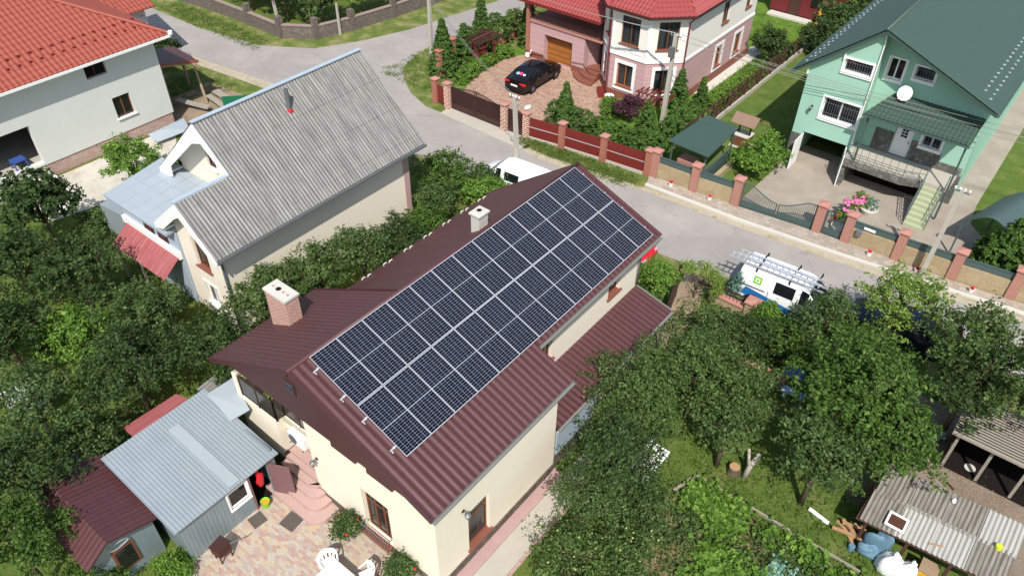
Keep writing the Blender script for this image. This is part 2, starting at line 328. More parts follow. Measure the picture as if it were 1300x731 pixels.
class MB:
    """collects faces, builds ONE mesh object"""
    def __init__(s): s.v = []; s.f = []; s.clips = []; s.uv = None
    def add(s, vs, fs):
        b = len(s.v); s.v += [Vector(x) for x in vs]; s.f += [[b+i for i in f] for f in fs]; return s
    def poly(s, *p): return s.add(p, [list(range(len(p)))])
    def obox(s, O, a, b, c, ra, rb, rc):
        O, a, b, c = map(Vector, (O, a, b, c)); vs = [O+a*x+b*y+c*z for z in rc for y in rb for x in ra]
        return s.add(vs, [[0, 2, 3, 1], [4, 5, 7, 6], [0, 1, 5, 4], [2, 6, 7, 3], [0, 4, 6, 2], [1, 3, 7, 5]])
    def box(s, x0, x1, y0, y1, z0, z1): return s.obox((0, 0, 0), (1, 0, 0), (0, 1, 0), (0, 0, 1), (x0, x1), (y0, y1), (z0, z1))
    def cbox(s, c, sz, rz=0, rx=0):
        m = Matrix.Rotation(rz, 3, 'Z') @ Matrix.Rotation(rx, 3, 'X')
        return s.obox(c, m.col[0], m.col[1], m.col[2], (-sz[0]/2, sz[0]/2), (-sz[1]/2, sz[1]/2), (-sz[2]/2, sz[2]/2))
    def bar(s, p, q, w, h=None, up=(0, 0, 1)):
        p, q = Vector(p), Vector(q); d = (q-p); L = d.length; d.normalize(); u = Vector(up)
        if abs(d.dot(u)) > .98: u = Vector((1, 0, 0))
        x = d.cross(u).normalized(); y = x.cross(d); h = h or w
        return s.obox(p, d, x, y, (0, L), (-w/2, w/2), (-h/2, h/2))
    def prism(s, pts, z0, z1):
        n = len(pts); vs = [(*p, z0) for p in pts]+[(*p, z1) for p in pts]
        return s.add(vs, [list(range(n))[::-1], list(range(n, 2*n))]+[[i, (i+1) % n, n+(i+1) % n, n+i] for i in range(n)])
    def prismY(s, pts, y0, y1):
        n = len(pts); vs = [(p[0], y0, p[1]) for p in pts]+[(p[0], y1, p[1]) for p in pts]
        return s.add(vs, [list(range(n)), list(range(n, 2*n))[::-1]]+[[i, n+i, n+(i+1) % n, (i+1) % n] for i in range(n)])
    def prismX(s, pts, x0, x1):
        n = len(pts); vs = [(x0, *p) for p in pts]+[(x1, *p) for p in pts]
        return s.add(vs, [list(range(n))[::-1], list(range(n, 2*n))]+[[i, (i+1) % n, n+(i+1) % n, n+i] for i in range(n)])
    def tube(s, path, r, n=8, cap=True):
        path = [Vector(p) for p in path]; rs = r if hasattr(r, '__len__') else [r]*len(path); b = len(s.v); ref = None
        for i, p in enumerate(path):
            d = (path[min(i+1, len(path)-1)]-path[max(i-1, 0)]).normalized()
            if ref is None: ref = Vector((1, 0, 0)) if abs(d.x) < .9 else Vector((0, 1, 0))
            x = (ref-d*ref.dot(d)).normalized(); y = d.cross(x); ref = x
            for j in range(n):
                a = 2*math.pi*j/n; s.v.append(p+(x*math.cos(a)+y*math.sin(a))*rs[i])
        for i in range(len(path)-1):
            for j in range(n): s.f.append([b+i*n+j, b+i*n+(j+1) % n, b+(i+1)*n+(j+1) % n, b+(i+1)*n+j])
        if cap: s.f.append([b+j for j in range(n)][::-1]); s.f.append([b+(len(path)-1)*n+j for j in range(n)])
        return s
    def lathe(s, c, prof, n=16, axis=None):
        """prof: list of (radius, height)"""
        c = Vector(c); m = Matrix.Identity(3) if axis is None else Vector((0, 0, 1)).rotation_difference(Vector(axis)).to_matrix()
        b = len(s.v)
        for r, h in prof:
            for j in range(n):
                a = 2*math.pi*j/n; s.v.append(c+m @ Vector((r*math.cos(a), r*math.sin(a), h)))
        for i in range(len(prof)-1):
            for j in range(n): s.f.append([b+i*n+j, b+i*n+(j+1) % n, b+(i+1)*n+(j+1) % n, b+(i+1)*n+j])
        s.f.append([b+j for j in range(n)][::-1]); s.f.append([b+(len(prof)-1)*n+j for j in range(n)])
        return s
    def blob(s, c, r, seed=0, n=10, m=7, amp=.18):
        rr = random.Random(seed); b = len(s.v); ph = [rr.random()*6 for _ in range(6)]
        for i in range(m+1):
            t = math.pi*i/m
            for j in range(n):
                a = 2*math.pi*j/n
                q = 1+amp*(math.sin(2*a+ph[0])*math.sin(t+ph[1])+.6*math.sin(3*a+ph[2]+2*t)+.4*math.sin(5*t+ph[3]+a))
                s.v.append(Vector(c)+Vector((r[0]*math.sin(t)*math.cos(a)*q, r[1]*math.sin(t)*math.sin(a)*q, r[2]*math.cos(t)*q)))
        for i in range(m):
            for j in range(n): s.f.append([b+i*n+j, b+(i+1)*n+j, b+(i+1)*n+(j+1) % n, b+i*n+(j+1) % n])
        return s
    def clip(s, co, no): s.clips.append((Vector(co), Vector(no))); return s
    def build(s, name, mat, parent=None, smooth=False, bevel=0, weld=False):
        off = woff(parent) if parent else Vector((0, 0, 0))
        me = bpy.data.meshes.new(name)
        bm = bmesh.new()
        vv = [bm.verts.new(v-off) for v in s.v]
        for f in s.f:
            try: bm.faces.new([vv[i] for i in f])
            except ValueError: pass
        if weld: bmesh.ops.remove_doubles(bm, verts=bm.verts, dist=1e-4)
        for co, no in s.clips:
            bmesh.ops.bisect_plane(bm, geom=list(bm.verts)+list(bm.edges)+list(bm.faces), plane_co=co-off, plane_no=no, clear_outer=True)
        bmesh.ops.recalc_face_normals(bm, faces=bm.faces)
        uvl = bm.loops.layers.uv.new('UVMap')
        for f in bm.faces:
            n = f.normal; ax = max(range(3), key=lambda i: abs(n[i]))
            for l in f.loops:
                p = l.vert.co+off
                l[uvl].uv = (p.x, p.y) if ax == 2 else ((p.y, p.z) if ax == 0 else (p.x, p.z))
            f.smooth = smooth
        bm.to_mesh(me); bm.free()
        o = bpy.data.objects.new(name, me); COL.objects.link(o)
        if isinstance(mat, str): mat = MT[mat]
        me.materials.append(mat)
        if parent: o.parent = parent
        if bevel:
            b = o.modifiers.new('bevel', 'BEVEL'); b.width = bevel; b.segments = 2; b.limit_method = 'ANGLE'
        return o

def solo(name, label, cat, mb, mat, group=None, **kw):
    """a thing that is one mesh; its origin goes to its base"""
    xs = [v.x for v in mb.v]; ys = [v.y for v in mb.v]; zs = [v.z for v in mb.v]
    p = Vector(((min(xs)+max(xs))/2, (min(ys)+max(ys))/2, min(zs)))
    for v in mb.v: v -= p
    mb.clips = [(c-p, n) for c, n in mb.clips]
    o = mb.build(name, mat, None, **kw); o.location = p
    return tag(o, label, cat, group)

def struct(name, mb, mat): return tag(mb.build(name, mat), kind='structure')

def sheet(name, mat, parent, O, u, v, lu, lv, kind='tile', pitch=.2, amp=.02, course=.35, step=.014, clips=(), lift=0):
    """profiled roofing: O upper corner, u along the eave, v down the slope"""
    O, u, v = Vector(O), Vector(u).normalized(), Vector(v).normalized()
    n = u.cross(v)
    if n.z < 0: n = -n
    if kind == 'rib':
        base = [(0, 0), (.62, 0), (.7, 1), (.92, 1), (1, 0)]
        us = []
        for i in range(int(lu/pitch)+1):
            for q, h in base[:-1]:
                if (i+q)*pitch <= lu: us.append(((i+q)*pitch, h*amp))
    elif kind == 'flat': us = [(0, 0), (lu, 0)]
    else:
        ns = max(int(lu/pitch*8), 2); us = [(lu*i/ns, amp*math.cos(2*math.pi*lu*i/ns/pitch)) for i in range(ns+1)]
    if us[-1][0] < lu: us.append((lu, us[-1][1]))
    vs = []
    if step and course:
        c = 0
        while c < lv-1e-4:
            e = min(c+course, lv); vs += [(c+.0005 if c else 0, 0), (e, step)]; c = e
    else: vs = [(0, 0), (lv, 0)]
    U = np.array(us); V = np.array(vs)
    o = np.array(O); off = np.array(woff(parent)) if parent else np.zeros(3)
    P = (o-off)[None, None]+U[:, 0][:, None, None]*np.array(u)+V[:, 0][None, :, None]*np.array(v)+(U[:, 1][:, None, None]+V[:, 1][None, :, None]+lift)*np.array(n)
    nu, nv = len(U), len(V)
    idx = np.arange(nu*nv).reshape(nu, nv)
    F = np.stack([idx[:-1, :-1], idx[1:, :-1], idx[1:, 1:], idx[:-1, 1:]], -1).reshape(-1, 4)
    me = bpy.data.meshes.new(name); me.from_pydata(P.reshape(-1, 3).tolist(), [], F.tolist())
    uvl = me.uv_layers.new(name='UVMap')
    UV = np.stack(np.broadcast_arrays(U[:, 0][:, None], V[:, 0][None, :]), -1).reshape(-1, 2)
    uvl.data.foreach_set('uv', UV[F.reshape(-1)].astype(np.float32).ravel())
    if clips:
        bm = bmesh.new(); bm.from_mesh(me)
        for co, no in clips:
            bmesh.ops.bisect_plane(bm, geom=list(bm.verts)+list(bm.edges)+list(bm.faces), plane_co=Vector(co)-Vector(off), plane_no=Vector(no), clear_outer=True)
        bm.to_mesh(me); bm.free()
    ob = bpy.data.objects.new(name, me); COL.objects.link(ob)
    me.materials.append(MT[mat])
    if parent: ob.parent = parent
    return ob

def wall(mb, O, u, n, W, z0, z1, th, holes=()):
    """solid wall of thickness th behind its outer plane, with real openings (u0,u1,z0,z1)"""
    O, u, n = Vector((O[0], O[1], 0)), Vector((*u, 0)), Vector((*n, 0))
    us = sorted({0, W, *[h[0] for h in holes], *[h[1] for h in holes]}); zs = sorted({z0, z1, *[h[2] for h in holes], *[h[3] for h in holes]})
    for a, b in zip(us, us[1:]):
        for c, d in zip(zs, zs[1:]):
            m = ((a+b)/2, (c+d)/2)
            if any(h[0] < m[0] < h[1] and h[2] < m[1] < h[3] for h in holes): continue
            mb.obox(O, u, n, (0, 0, 1), (a, b), (-th, 0), (c, d))
    return mb

def win(parent, O, u, n, hole, frame='white', sash=2, sill=None, trim=None, tw=.1, bars=0, curtain=False, recess=.1, gl='glass_dark', rowbar=False, label=None):
    O, u, n = Vector((O[0], O[1], 0)), Vector((*u, 0)), Vector((*n, 0)); a, b, c, d = hole; Z = (0, 0, 1); w = .06
    m = MB(); r = (-recess-.06, -recess)
    m.obox(O, u, n, Z, (a, b), r, (c, c+w)).obox(O, u, n, Z, (a, b), r, (d-w, d))
    m.obox(O, u, n, Z, (a, a+w), r, (c+w, d-w)).obox(O, u, n, Z, (b-w, b), r, (c+w, d-w))
    for i in range(1, sash):
        x = a+(b-a)*i/sash; m.obox(O, u, n, Z, (x-w*.6, x+w*.6), r, (c+w, d-w))
    if rowbar: zz = c+(d-c)*.68; m.obox(O, u, n, Z, (a+w, b-w), (-recess-.055, -recess-.005), (zz-.025, zz+.025))
    o = m.build('window', frame, parent)
    if label: o['label'] = label
    MB().obox(O, u, n, Z, (a+w*.5, b-w*.5), (-recess-.04, -recess-.03), (c+w*.5, d-w*.5)).build('pane', gl, o)
    if sill: MB().obox(O, u, n, Z, (a-.08, b+.08), (-recess+.002, .1), (c-.05, c+.012)).build('sill', sill, o)
    if trim:
        t = MB(); e = .045
        t.obox(O, u, n, Z, (a-tw, b+tw), (.002, e), (d, d+tw)).obox(O, u, n, Z, (a-tw, a), (.002, e), (c, d)).obox(O, u, n, Z, (b, b+tw), (.002, e), (c, d))
        t.obox(O, u, n, Z, (a-tw, b+tw), (.002, e+.03), (c-tw-.052, c-.052))
        t.build('surround', trim, o)
    if bars:
        g = MB(); N = int((b-a)/.13)
        for i in range(1, N):
            x = a+(b-a)*i/N; g.obox(O, u, n, Z, (x-.008, x+.008), (-.05, -.034), (c, d))
        for f in (.25, .75): zz = c+(d-c)*f; g.obox(O, u, n, Z, (a, b), (-.034, -.026), (zz-.01, zz+.01))
        g.build('grille', 'steel', o)
    if curtain:
        cm = MB()
        for (p, q) in ((a+w, a+(b-a)*.36), (b-(b-a)*.36, b-w)):
            K = 10; pts = []
            for i in range(K+1):
                x = p+(q-p)*i/K; dd = -recess-.12+.025*math.sin(i*1.9); pts.append((x, dd))
            for (x0, d0), (x1, d1) in zip(pts, pts[1:]):
                cm.poly(O+u*x0+n*d0+Vector((0, 0, c+w)), O+u*x1+n*d1+Vector((0, 0, c+w)), O+u*x1+n*d1+Vector((0, 0, d-w)), O+u*x0+n*d0+Vector((0, 0, d-w)))
        cm.build('curtain', 'curtain', o)
    return o

# ------------------------------------------------------------------ foliage
def leaf_mesh(name, centers, normals, size, seed, mat, off, aspect=.55):
    """one mesh of pointed leaf-sized quads"""
    rg = np.random.default_rng(seed); N = len(centers)
    nrm = normals+rg.normal(0, .55, (N, 3)); nrm /= np.linalg.norm(nrm, axis=1)[:, None]+1e-9
    t = rg.normal(0, 1, (N, 3)); t -= nrm*(t*nrm).sum(1)[:, None]; t /= np.linalg.norm(t, axis=1)[:, None]+1e-9
    b = np.cross(nrm, t); L = (size*rg.uniform(.6, 1.35, N))[:, None]
    c = centers-np.asarray(off)
    V = np.stack([c-t*L*.5, c+b*L*aspect*.5-nrm*L*.06, c+t*L*.5-nrm*L*.1, c-b*L*aspect*.5-nrm*L*.06], 1).reshape(-1, 3).astype(np.float32)
    me = bpy.data.meshes.new(name); me.vertices.add(4*N); me.vertices.foreach_set('co', V.ravel())
    me.loops.add(4*N); me.loops.foreach_set('vertex_index', np.arange(4*N, dtype=np.int32))
    me.polygons.add(N); me.polygons.foreach_set('loop_start', np.arange(0, 4*N, 4, dtype=np.int32))
    me.update(); me.validate()
    me.materials.append(MT[mat])
    o = bpy.data.objects.new(name, me); COL.objects.link(o); return o

def cloud(blobs, dens, seed, spread=.17, k_per=14, fill=.35, tight=False):
    """boughs over each blob's shell, twigs round each bough, leaves round each twig: lumpy outline with gaps"""
    rg = np.random.default_rng(seed); C, Nn = [], []
    for (x, y, z, rx, ry, rz) in blobs:
        area = 4*math.pi*((rx*ry)**1.6/3+(rx*rz)**1.6/3+(ry*rz)**1.6/3)**(1/1.6)
        rm = (rx+ry+rz)/3; bs = min(.26, .3*rm)*(.5 if tight else 1)
        nb = max(int(area/(bs*bs*5.2)), 4); per = max(int(area*dens/k_per/nb), 1)
        d = rg.normal(0, 1, (nb, 3)); d /= np.linalg.norm(d, axis=1)[:, None]
        d[:, 2] = np.where(d[:, 2] < -.5, -d[:, 2], d[:, 2])
        rad = np.where(rg.random(nb) < fill, rg.uniform(.4, .85, nb), rg.normal(.97, .04 if tight else .14, nb))
        bo = np.array([x, y, z])+d*rad[:, None]*np.array([rx, ry, rz])
        per_b = np.clip(rg.poisson(per, nb), 1, None)
        bi = np.repeat(np.arange(nb), per_b)
        tw = bo[bi]+rg.normal(0, bs*.55, (len(bi), 3))*np.array([1, 1, .6])
        c = np.repeat(tw, k_per, 0)+rg.normal(0, spread*.6, (len(tw)*k_per, 3))*np.array([1, 1, .7])
        nn = np.repeat(d[bi], k_per, 0)*.6+np.array([0, 0, .55])
        C.append(c); Nn.append(nn)
    C = np.concatenate(C); Nn = np.concatenate(Nn)
    keep = C[:, 2] > .03
    return C[keep], Nn[keep]

def bits(t, name, C, spec, seed, dz=0):
    fm, nf, fs = spec; rr = random.Random(seed+3); o = None; P0 = Vector(C[0])
    for i in range(min(nf, 95)):
        p = Vector(C[rr.randrange(len(C))])+Vector((0, 0, dz))
        if o is None: o = MB().blob((0, 0, 0), (fs, fs, fs), 1, 8, 5, .06).build(name, fm, None, smooth=True); q = o
        else: q = o.copy(); COL.objects.link(q)
        q.parent = t; q.location = p-woff(t)

def tree(name, label, cat, x, y, blobs, mat, leaf=.12, dens=150, seed=1, group=None, trunk=.09, bark='bark', spread=.17, fill=.35, fruit=None, k_per=14, tight=False):
    """blobs are given relative to the trunk foot"""
    t = thing(name, label, cat, (x, y, 0), group)
    bl = [(x+b[0], y+b[1], b[2], *b[3:]) for b in blobs]
    C, Nn = cloud(bl, dens, seed, spread, k_per, fill, tight)
    o = leaf_mesh('crown', C, Nn, leaf, seed+5, mat, (x, y, 0)); o.parent = t
    if trunk:
        mb = MB(); rr = random.Random(seed); zs = min(b[2]-b[5]*.4 for b in bl); zs = max(zs, .35)
        mb.tube([(x, y, -.05), (x+rr.uniform(-.05, .05), y+rr.uniform(-.05, .05), zs*.6), (x+rr.uniform(-.1, .1), y+rr.uniform(-.1, .1), zs)], [trunk*1.25, trunk, trunk*.85], 8)
        for b in ([] if tight else bl):
            e = Vector((b[0], b[1], b[2]+b[5]*.35)); s0 = Vector((x, y, zs*.8)); m1 = s0.lerp(e, .5)+Vector((0, 0, .15))
            mb.tube([s0, m1, e], [trunk*.6, trunk*.4, trunk*.15], 6)
            for q in range(4):
                d = Vector((rr.uniform(-1, 1)*b[3], rr.uniform(-1, 1)*b[4], rr.uniform(-.2, .8)*b[5]))*.75
                mb.tube([m1, m1.lerp(Vector(b[:3])+d, .55), Vector(b[:3])+d], [trunk*.3, trunk*.2, trunk*.06], 5)
        mb.build('trunk', bark, t, smooth=True)
    if fruit: bits(t, 'fruit', C, fruit, seed)
    return t

def bl(*a):
    """blob shorthand: list of (dx,dy,z,r[,rz])"""
    out = []
    for q in a:
        r = q[3]; out.append((q[0], q[1], q[2], r, r, q[4] if len(q) > 4 else r*.85))
    return out

def auto_blobs(r, z, seed, n=5, flat=.8):
    """a main crown with lobes of different size round it"""
    rr = random.Random(seed); out = [(0, 0, z, r*.72, r*.72, r*flat*.75)]
    for i in range(n):
        a = 2*math.pi*i/n+rr.uniform(-.4, .4); q = r*rr.uniform(.34, .52); d = r-q*rr.uniform(.8, 1.05)
        out.append((math.cos(a)*d, math.sin(a)*d, z+rr.uniform(-.45, .35)*r*flat, q, q*rr.uniform(.85, 1.1), q*.85))
    out.append((rr.uniform(-.2, .2)*r, rr.uniform(-.2, .2)*r, z+r*flat*.55, r*.42, r*.42, r*.38))
    return out

def wire(p, q, sag=.25, r=.013, label='', group='overhead wires'):
    p, q = Vector(p), Vector(q); N = 14
    pts = [p.lerp(q, i/N)+Vector((0, 0, -sag*4*(i/N)*(1-i/N))) for i in range(N+1)]
    return solo('power_line', label, 'power line', MB().tube(pts, r, 5), 'gutter', group)
# ------------------------------------------------------------------ the setting
def flat(name, pts, z, mat): return struct(name, MB().poly(*[(x, y, z) for x, y in pts]), mat)
flat('ground', [(-260, -160), (260, -160), (260, 300), (-260, 300)], 0, 'base')
ROAD = [(-90, 12.5), (-60, 14.8), (-39, 16.6), (-33.8, 17.5), (-27.7, 18.2), (-20, 18.25), (-14.2, 18.3), (-6, 18.8), (2.1, 19.3), (10.2, 20.4), (20, 21.7), (45, 25), (90, 31),
        (90, 35.2), (45, 29.4), (25, 26.7), (13.7, 25.32), (8.6, 24.65), (3.3, 24.15), (-1.75, 23.8), (-4.4, 23.2), (-7.9, 22.7), (-9.5, 22.85), (-13.8, 23.15), (-17.5, 22.95), (-19.7, 23.7), (-21.5, 24.9),
        (-22.8, 26.2), (-23.5, 28.4), (-23.9, 31.1), (-23.2, 33.7), (-22.9, 38), (-22.6, 42.5), (-21.5, 60), (-20, 110), (-24, 110), (-25.3, 60), (-25.5, 40.4), (-26, 37.2), (-27, 31), (-28.2, 27.3), (-29.8, 24.2), (-33.2, 22), (-39.5, 21), (-46, 20.9), (-60, 19.5), (-90, 17)]
flat('verge', [(-46, 11.5), (-22, 11.5), (-22, 18.6), (-46, 17.5)], .004, 'verge')
flat('verge', [(-30, 19.4), (-17, 22), (-17, 24.2), (-18, 36), (-22, 70), (-26, 70), (-26, 25)], .004, 'verge')
flat('verge', [(-60, 19), (-33, 21), (-26, 27), (-24, 45), (-29.5, 45), (-30.5, 27.5), (-34, 24), (-60, 22.6)], .0055, 'verge')
flat('verge', [(-11, 22), (-1, 23), (-1.9, 24.9), (-9.8, 24.1)], .006, 'verge')
flat('verge', [(-14, 16.8), (45, 21), (45, 26), (20, 22.5), (2, 19.9), (-14, 19)], .0045, 'verge')
flat('road', ROAD, .011, 'road')
flat('road_edge', [(-2.5, 23.55), (3.3, 23.75), (8.6, 24.2), (13.7, 24.9), (30, 27.1), (30, 27.5), (13.7, 25.36), (8.6, 24.7), (3.3, 24.2), (-1.75, 23.95)], .0165, 'sand')
flat('road_edge', [(-40, 16.3), (-33.8, 17.2), (-27.7, 17.9), (-20, 18.0), (-20, 18.6), (-27.7, 18.7), (-33.8, 18.0), (-40, 17.1)], .017, 'sand')
flat('road_edge', [(-9.5, 22.65), (-7.9, 22.5), (-4.4, 23.0), (-2.3, 23.5), (-2.6, 23.85), (-4.4, 23.5), (-7.9, 23.05), (-9.5, 23.1)], .0175, 'sand')
flat('driveway', [(-16.3, 22.9), (-9.7, 22.7), (-10.0, 24.2), (-16.4, 24.2)], .015, 'concrete')
flat('lawn', [(-17.8, 24.2), (-2.35, 25.3), (-2.3, 60), (-21, 60)], .008, 'lawn2')
flat('driveway', [(-16.3, 23.9), (-9.9, 24.3), (-8.5, 26.6), (-8.2, 30), (-8.5, 33), (-11.5, 33.6), (-17.3, 33.4), (-18.2, 32), (-17.9, 28)], .014, 'drive')
flat('lawn', [(-2.3, 25.2), (2.9, 25.6), (3.0, 60), (-2.2, 60)], .0085, 'lawn')
flat('lawn', [(12.4, 26.8), (60, 32), (60, 75), (12.2, 75)], .0085, 'lawn')
flat('courtyard', [(2.75, 25.5), (14.6, 26.6), (14.6, 30.2), (13.1, 31.9), (12.9, 33.8), (12.95, 60), (11.6, 60), (11.6, 34), (3.0, 34), (2.9, 31)], .0125, 'court')
mb = MB(); IN = [(-2.25, 25.0), (2.78, 25.4), (8.5, 26.0), (13.6, 26.3), (16, 26.55), (45, 30.4)]; OUT = [(-1.95, 24.22), (3.3, 24.42), (8.6, 24.95), (13.7, 25.62), (16, 25.95), (45, 29.8)]
mb.prism(OUT+IN[::-1], -.05, .1); struct('pavement', mb, 'kerbtile')
mb = MB(); O2 = [(x, y-.22) for x, y in OUT]; mb.prism(O2+OUT[::-1], -.05, .125); struct('kerb', mb, 'concrete_pale')
flat('patio', [(-1.75, -12), (7, -12), (7, -.38), (5.3, -.4), (-2.2, -.4), (-3.2, -1.0), (-3.2, -3.2), (-1.75, -3.2)], .012, 'patio')
mb = MB().box(5.76, 6.62, -.4, 9.5, -.05, .02); struct('path', mb, 'concrete')
mb = MB().box(5.32, 5.75, -.4, 5.7, -.05, .035); struct('kerb', mb, 'pink_kerb')
mb = MB().box(6.63, 6.74, -.8, 9.5, -.05, .08); struct('kerb', mb, 'rough_brick')
flat('path', [(3.6, 9), (5.6, 9), (6.0, 13), (5.2, 17), (4.6, 19), (3.5, 18.9), (4.2, 15.5), (3.5, 13.8)], .009, 'earth')
flat('lawn', [(6.74, 2), (22, 2), (22, 11.4), (14.5, 11.2), (13, 14), (6.74, 14)], .005, 'lawn')
flat('garden_bed', [(9.0, 2.5), (19, 1.5), (19, 8.45), (9.6, 8.45), (9.2, 7.0)], .009, 'soil')
flat('yard', [(14.2, 11.2), (26, 11.6), (26, 19), (14.2, 18), (13.4, 14)], .0065, 'dirt')
flat('yard', [(-27.6, 1.5), (-23.8, 1.5), (-23, 5), (-24.2, 9.2), (-27.6, 11.4)], .01, 'rubble')
flat('yard', [(-31, 11), (-26.2, 11), (-25.4, 16.6), (-31, 16.2)], .0085, 'earth')
flat('path', [(-5.6, 36), (-4.6, 35.2), (-4.5, 45.2), (-5.6, 45.4)], .013, 'concrete_pale')

# ------------------------------------------------------------------ the main house
TR = .394
zr = lambda x: 6.83-TR*x                  # right slope
zl = lambda x: 6.87+.54*(x+.1)            # front left slope
zb = lambda x: 6.87+.72*(x+.1)            # rear left slope
H = thing('house', 'cream two storey house under a maroon metal roof that carries the solar panels', 'house', (.5, 6.5, 0))
X, Y, Z = Vector((1, 0, 0)), Vector((0, 1, 0)), Vector((0, 0, 1))
mb = MB()
door = (2.45, 3.7, .42, 2.62); rw = (1.42, 2.45, .62, 2.68)
wall(mb, (-.5, -.45), (1, 0), (0, -1), 5.8, 0, 7, .3, [door])
wall(mb, (5.3, -.149), (0, 1), (1, 0), 5.749, 0, 4.58, .3, [(rw[0]-.301, rw[1]-.301, rw[2], rw[3])])
w1, w2 = (1.15, 2.15, 3.02, 4.02), (5.85, 6.7, 3.35, 4.35)
wall(mb, (3.5, 5.6), (0, 1), (1, 0), 8.1, 0, 5.4, .3, [w1, w2])
mb.box(3.5, 4.999, 5.3, 5.599, 0, 4.5)
mb.box(-4.3, 3.199, 13.4, 13.7, 0, 7)
mb.box(-4.4, -4.1, 3.301, 13.399, 0, 3.7)
mb.box(-4.45, -4.15, -.1, 3.3, 0, 4.4)
mb.box(-4.45, -4.15, -.45, -.1, 0, 4.42)
mb.box(-4.15, -2.25, -.45, -.2, 0, 2.66)
mb.box(-2.5, -2.25, -.2, 1.2, 0, 2.5)
mb.box(-2.25, -.5, -.1, .1, 2.0, 2.66)
mb.box(-2.25, -.5, 1.2, 1.4, 0, 2.5)
mb.box(-.499, -.2, -.149, 1.2, 0, 6.6)
mb.box(-4.15, -.5, 1.5, 1.7, 2.66, 6.5)
mb.clip((0, 0, 6.74), (TR, 0, 1)).clip((-.1, 0, 6.78), (-.72, 0, 1))
mb.build('wall', 'cream', H)
MB().box(-4.15, -.5, -.2, 1.5, 2.5, 2.62).build('balcony_floor', 'concrete', H)
for b_ in ((-.47, 5.33, -.49, -.452, 0, .38), (5.302, 5.34, -.449, 5.58, 0, .4), (-2.25, -2.2, -.46, 1.18, 0, .95), (-3.4, -2.2, -.5, -.461, 0, .6)): MB().box(*b_).build('plinth', 'stone_base', H)
win(H, (-.5, -.45), (1, 0), (0, -1), door, 'wood_brown', 3, None, recess=.16, gl='glass', curtain=True, rowbar=True)
MB().box(1.95, 3.2, -.9+.18, -.452, .36, .42).build('window_box', 'terracotta', H)
mb = MB()
for i in range(12): x = 1.97+i*.11; mb.box(x-.008, x+.008, -.7, -.684, .42, .86)
mb.box(1.95, 3.2, -.705, -.68, .86, .885); mb.box(1.95, 1.97, -.68, -.45, .86, .885); mb.box(3.18, 3.2, -.68, -.45, .86, .885)
mb.build('window_rail', 'steel', H)
win(H, (5.3, -.45), (0, 1), (1, 0), rw, 'wood_brown', 1, 'terracotta', recess=.14, gl='glass', curtain=True, rowbar=True)
win(H, (3.5, 5.6), (0, 1), (1, 0), w1, 'wood_brown', 1, 'terracotta', recess=.16)
win(H, (3.5, 5.6), (0, 1), (1, 0), w2, 'wood_brown', 1, 'terracotta', recess=.16)
MB().box(-1.9, -.9, 1.15, 1.198, .85, 2.0).build('entrance_door', 'wood_dark', H)
# roof
roof = MB()
def slab(mb, pts, t=.07): mb.add([Vector(p)-Vector((0, 0, .03)) for p in pts]+[Vector(p)-Vector((0, 0, t+.03)) for p in pts], [[0, 1, 2, 3], [7, 6, 5, 4], [0, 4, 5, 1], [1, 5, 6, 2], [2, 6, 7, 3], [3, 7, 4, 0]])
slab(roof, [(-.1, -.75, 6.87), (5.53, -.75, zr(5.53)), (5.53, 6.1, zr(5.53)), (-.1, 6.1, 6.87)])
slab(roof, [(-.1, 6.1, 6.87), (4.02, 6.1, zr(4.02)), (4.02, 14.15, zr(4.02)), (-.1, 14.15, 6.87)])
slab(roof, [(-.1, -.75, 6.87), (-5.0, -.75, zl(-5)), (-5.0, 3.93, zl(-5)), (-.1, 3.93, 6.87)])
slab(roof, [(-.1, 3.94, 6.87), (-4.75, 3.94, zb(-4.75)), (-4.75, 14.15, zb(-4.75)), (-.1, 14.15, 6.87)])
RO = roof.build('roof', 'maroon_flat', H)
ca, sa = 1/math.hypot(1, TR), -TR/math.hypot(1, TR)
K = dict(kind='tile', pitch=.262, amp=.017, course=.35, step=.012)
sheet('roof_tiles', 'maroon', RO, (-.1, -.77, 6.87), Y, (1, 0, -TR), 6.87, 5.66/ca, **K)
sheet('roof_tiles', 'maroon', RO, (-.1, 6.1, 6.87), Y, (1, 0, -TR), 8.07, 4.15/ca, **K)
K2 = dict(kind='tile', pitch=.2, amp=.012, course=.35, step=.008)
sheet('roof_tiles', 'maroon', RO, (-.1, -.77, 6.87), Y, (-1, 0, -.54), 4.72, 4.94*math.hypot(1, .54), **K2)
sheet('roof_tiles', 'maroon', RO, (-.1, 3.94, 6.87), Y, (-1, 0, -.72), 10.23, 4.68*math.hypot(1, .72), **K2)
mb = MB()
mb.tube([(-.1, -.79, 6.88), (-.1, 14.18, 6.88)], .075, 8)
mb.build('ridge_cap', 'maroon', RO, smooth=True)
for p, q_, w_, h_ in (((-.1, -.78, 6.8), (5.56, -.78, zr(5.56)-.06), .03, .2), ((-.1, -.78, 6.8), (-5.02, -.78, zl(-5.02)-.06), .03, .2), ((-.1, 14.18, 6.8), (4.05, 14.18, zr(4.05)-.06), .03, .18), ((-.1, 14.18, 6.8), (-4.78, 14.18, zb(-4.78)-.06), .03, .18),
                      ((-5.02, -.75, zl(-5)-.07), (-5.02, 3.93, zl(-5)-.07), .03, .16), ((-.15, 3.95, 6.83), (-5.0, 3.95, zl(-5)-.02), .02, .12)):
    MB().bar(p, q_, w_, h_).build('verge_trim', 'maroon_flat', RO)
mb = MB(); mb.prismY([(-4.3, 4.6), (5.4, 4.66), (5.4, zr(5.4)-.02), (-.1, 6.78)], -.7, -.64)
mb.prismY([(-4.2, 4.61), (5.3, 4.67), (5.3, 4.69), (-4.2, 4.63)], -.638, -.46)
mb.build('gable_board', 'maroon_flat', H)
